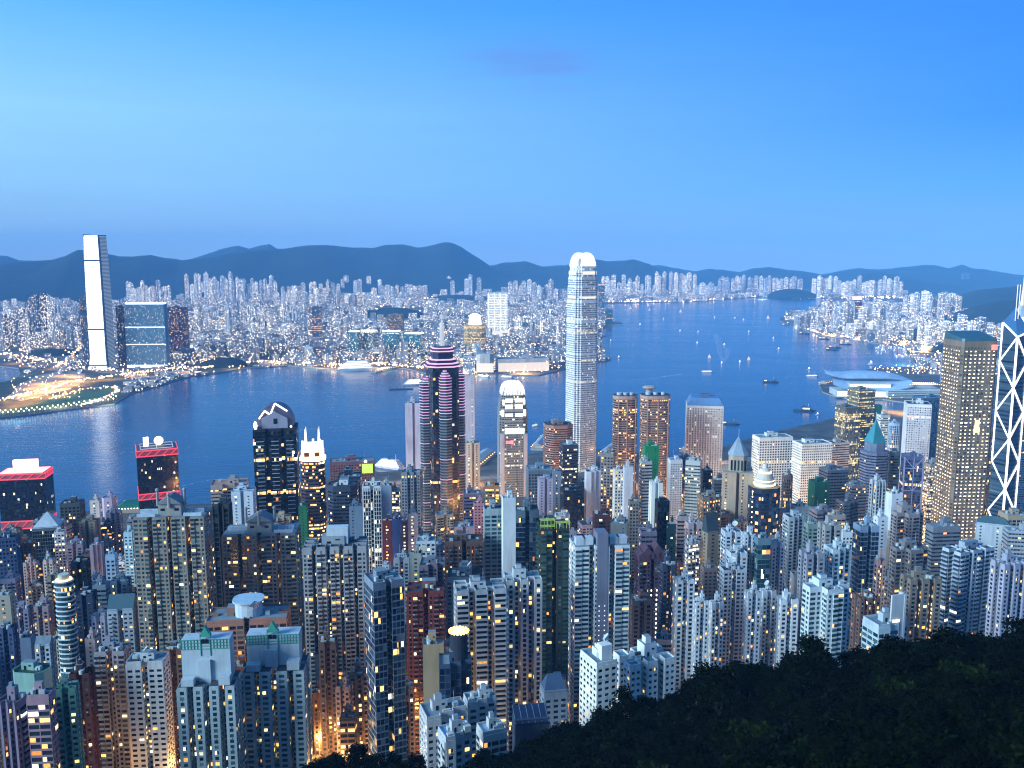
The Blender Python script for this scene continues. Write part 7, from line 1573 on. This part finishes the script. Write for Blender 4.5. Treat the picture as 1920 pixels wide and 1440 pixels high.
LAMPS += [(_r5.uniform(60, 1720), 900, _r5.uniform(660, 1380), _r5.uniform(1.5, 3.5)) for _ in range(50)] + [(_r5.uniform(700, 1720), 900, _r5.uniform(740, 1380), _r5.uniform(2, 5)) for _ in range(60)]  # extra lamps added at random spots to warm the mid-city facades
PLC = {}
for i, (px, py, Y, pw) in enumerate(LAMPS):
    q = at_y(px, py, Y); g = ground_z(q.x, Y)
    root = thing('street_lamp', 'tall street lamp glowing orange among the near towers, some added to warm facades', 'street lamp', (q.x, Y, g), 0, 'street lamps in the street canyons of the near city')
    if not PLC:
        b = MB(); b.cyl(0, 0, 0, 12, .16, .1, 6); b.bar((0, 0, 12), (2.2, 0, 12.6), .08); PLC['pole'] = b.build('pole', PIPE, root).data
        b = MB(); b.box(1.6, -.35, 12.4, 3.0, .35, 12.75); PLC['head'] = b.build('lamp_head', emit(1, .55, .2, 30), root).data
    else:
        for nm, d_ in (('pole', PLC['pole']), ('lamp_head', PLC['head'])): o = bpy.data.objects.new(nm, d_); COL.objects.link(o); o.parent = root
    l = lampl((2.3, 0, 11.6), pw * 2.1e4, (1, .47, .12), 1.0, False); l.parent = root
# promenade lamps of the western park across the water
b = MB(); b.cyl(0, 0, 0, 9, .3, .2, 5); pl_ = b.build('pole', PIPE).data; b = MB(); b.sphere((0, 0, 10), 1.9, n=6, m=4); hd_ = b.build('lamp_head', emit(1, .86, .45, 6)).data
for o in [o for o in COL.objects if o.data in (pl_, hd_)]: bpy.data.objects.remove(o)
for k in range(46):
    f = k / 45; px = -4 + 222 * f; py = 781 - 8 * f - 20 * f ** 1.6 + (k % 2) * -4; q = at_z(px, py, 3.2)
    root = thing('promenade_lamp', 'globe lamp in the string of lights along the park promenade across the water', 'promenade lamp', (q.x, q.y, 3.2), 0, 'promenade lamps of the park across the water')
    for nm, d_ in (('pole', pl_), ('lamp_head', hd_)): o = bpy.data.objects.new(nm, d_); COL.objects.link(o); o.parent = root
# ---- infill towers between the named ones
NAMED = []
for o in list(COL.objects):
    if o.parent is None and o.get('label') and o.get('category') in ('apartment tower', 'office tower', 'apartment block', 'skyscraper') and o.location.y < 1300:
        u = to_px((o.location.x, o.location.y, o.location.z + o.get('top', 60))); NAMED.append((u[0], o.location.y, o['label']))
USED = []
infill()
seen_ = {}
for f in FILL:
    words_ = f['near'].split(); nb_ = ' '.join(words_[:9]).rstrip(',')
    while nb_.split()[-1] in ('a', 'the', 'of', 'with', 'and', 'in', 'by', 'at', 'to', 'under', 'behind', 'beside', 'its', 'before', 'one', 'on', 'left', 'right', 'above', 'small', 'two', 'between', 'over', 'cut', 'for', 'from'): nb_ = ' '.join(nb_.split()[:-1])
    lab = f"{f['hue']} mid-rise block next to the {nb_}"
    seen_[lab] = seen_.get(lab, 0) + 1
    if seen_[lab] > 1: lab = f"{('second', 'third', 'fourth', 'fifth')[min(3, seen_[lab] - 2)]} {lab}"
    BL(f['xl'], f['xr'], f['yt'], f['Y'], ' '.join(lab.split()[:16]), f['fp'], f['st'], f['wc'], f['yaw'], lit=f['lit'], rich=f['rich'], single=False, group='mid-rise infill blocks of the near city', cat='apartment block')
HAZE = 5.4e-5
# ============================================================ HAZE
b = MB(); b.box(-14000, -900, -6.0, 14000, 14900, 760)
m = bpy.data.materials.new('haze_air'); m.use_nodes = True; t = m.node_tree; t.nodes.clear()
pv = N(t, 'ShaderNodeVolumePrincipled'); pv.inputs['Color'].default_value = (.19, .53, 1.0, 1); pv.inputs['Density'].default_value = HAZE; pv.inputs['Anisotropy'].default_value = -0.25
oo = N(t, 'ShaderNodeOutputMaterial'); t.links.new(pv.outputs[0], oo.inputs['Volume'])
tag(b.build('haze', m), kind='stuff')
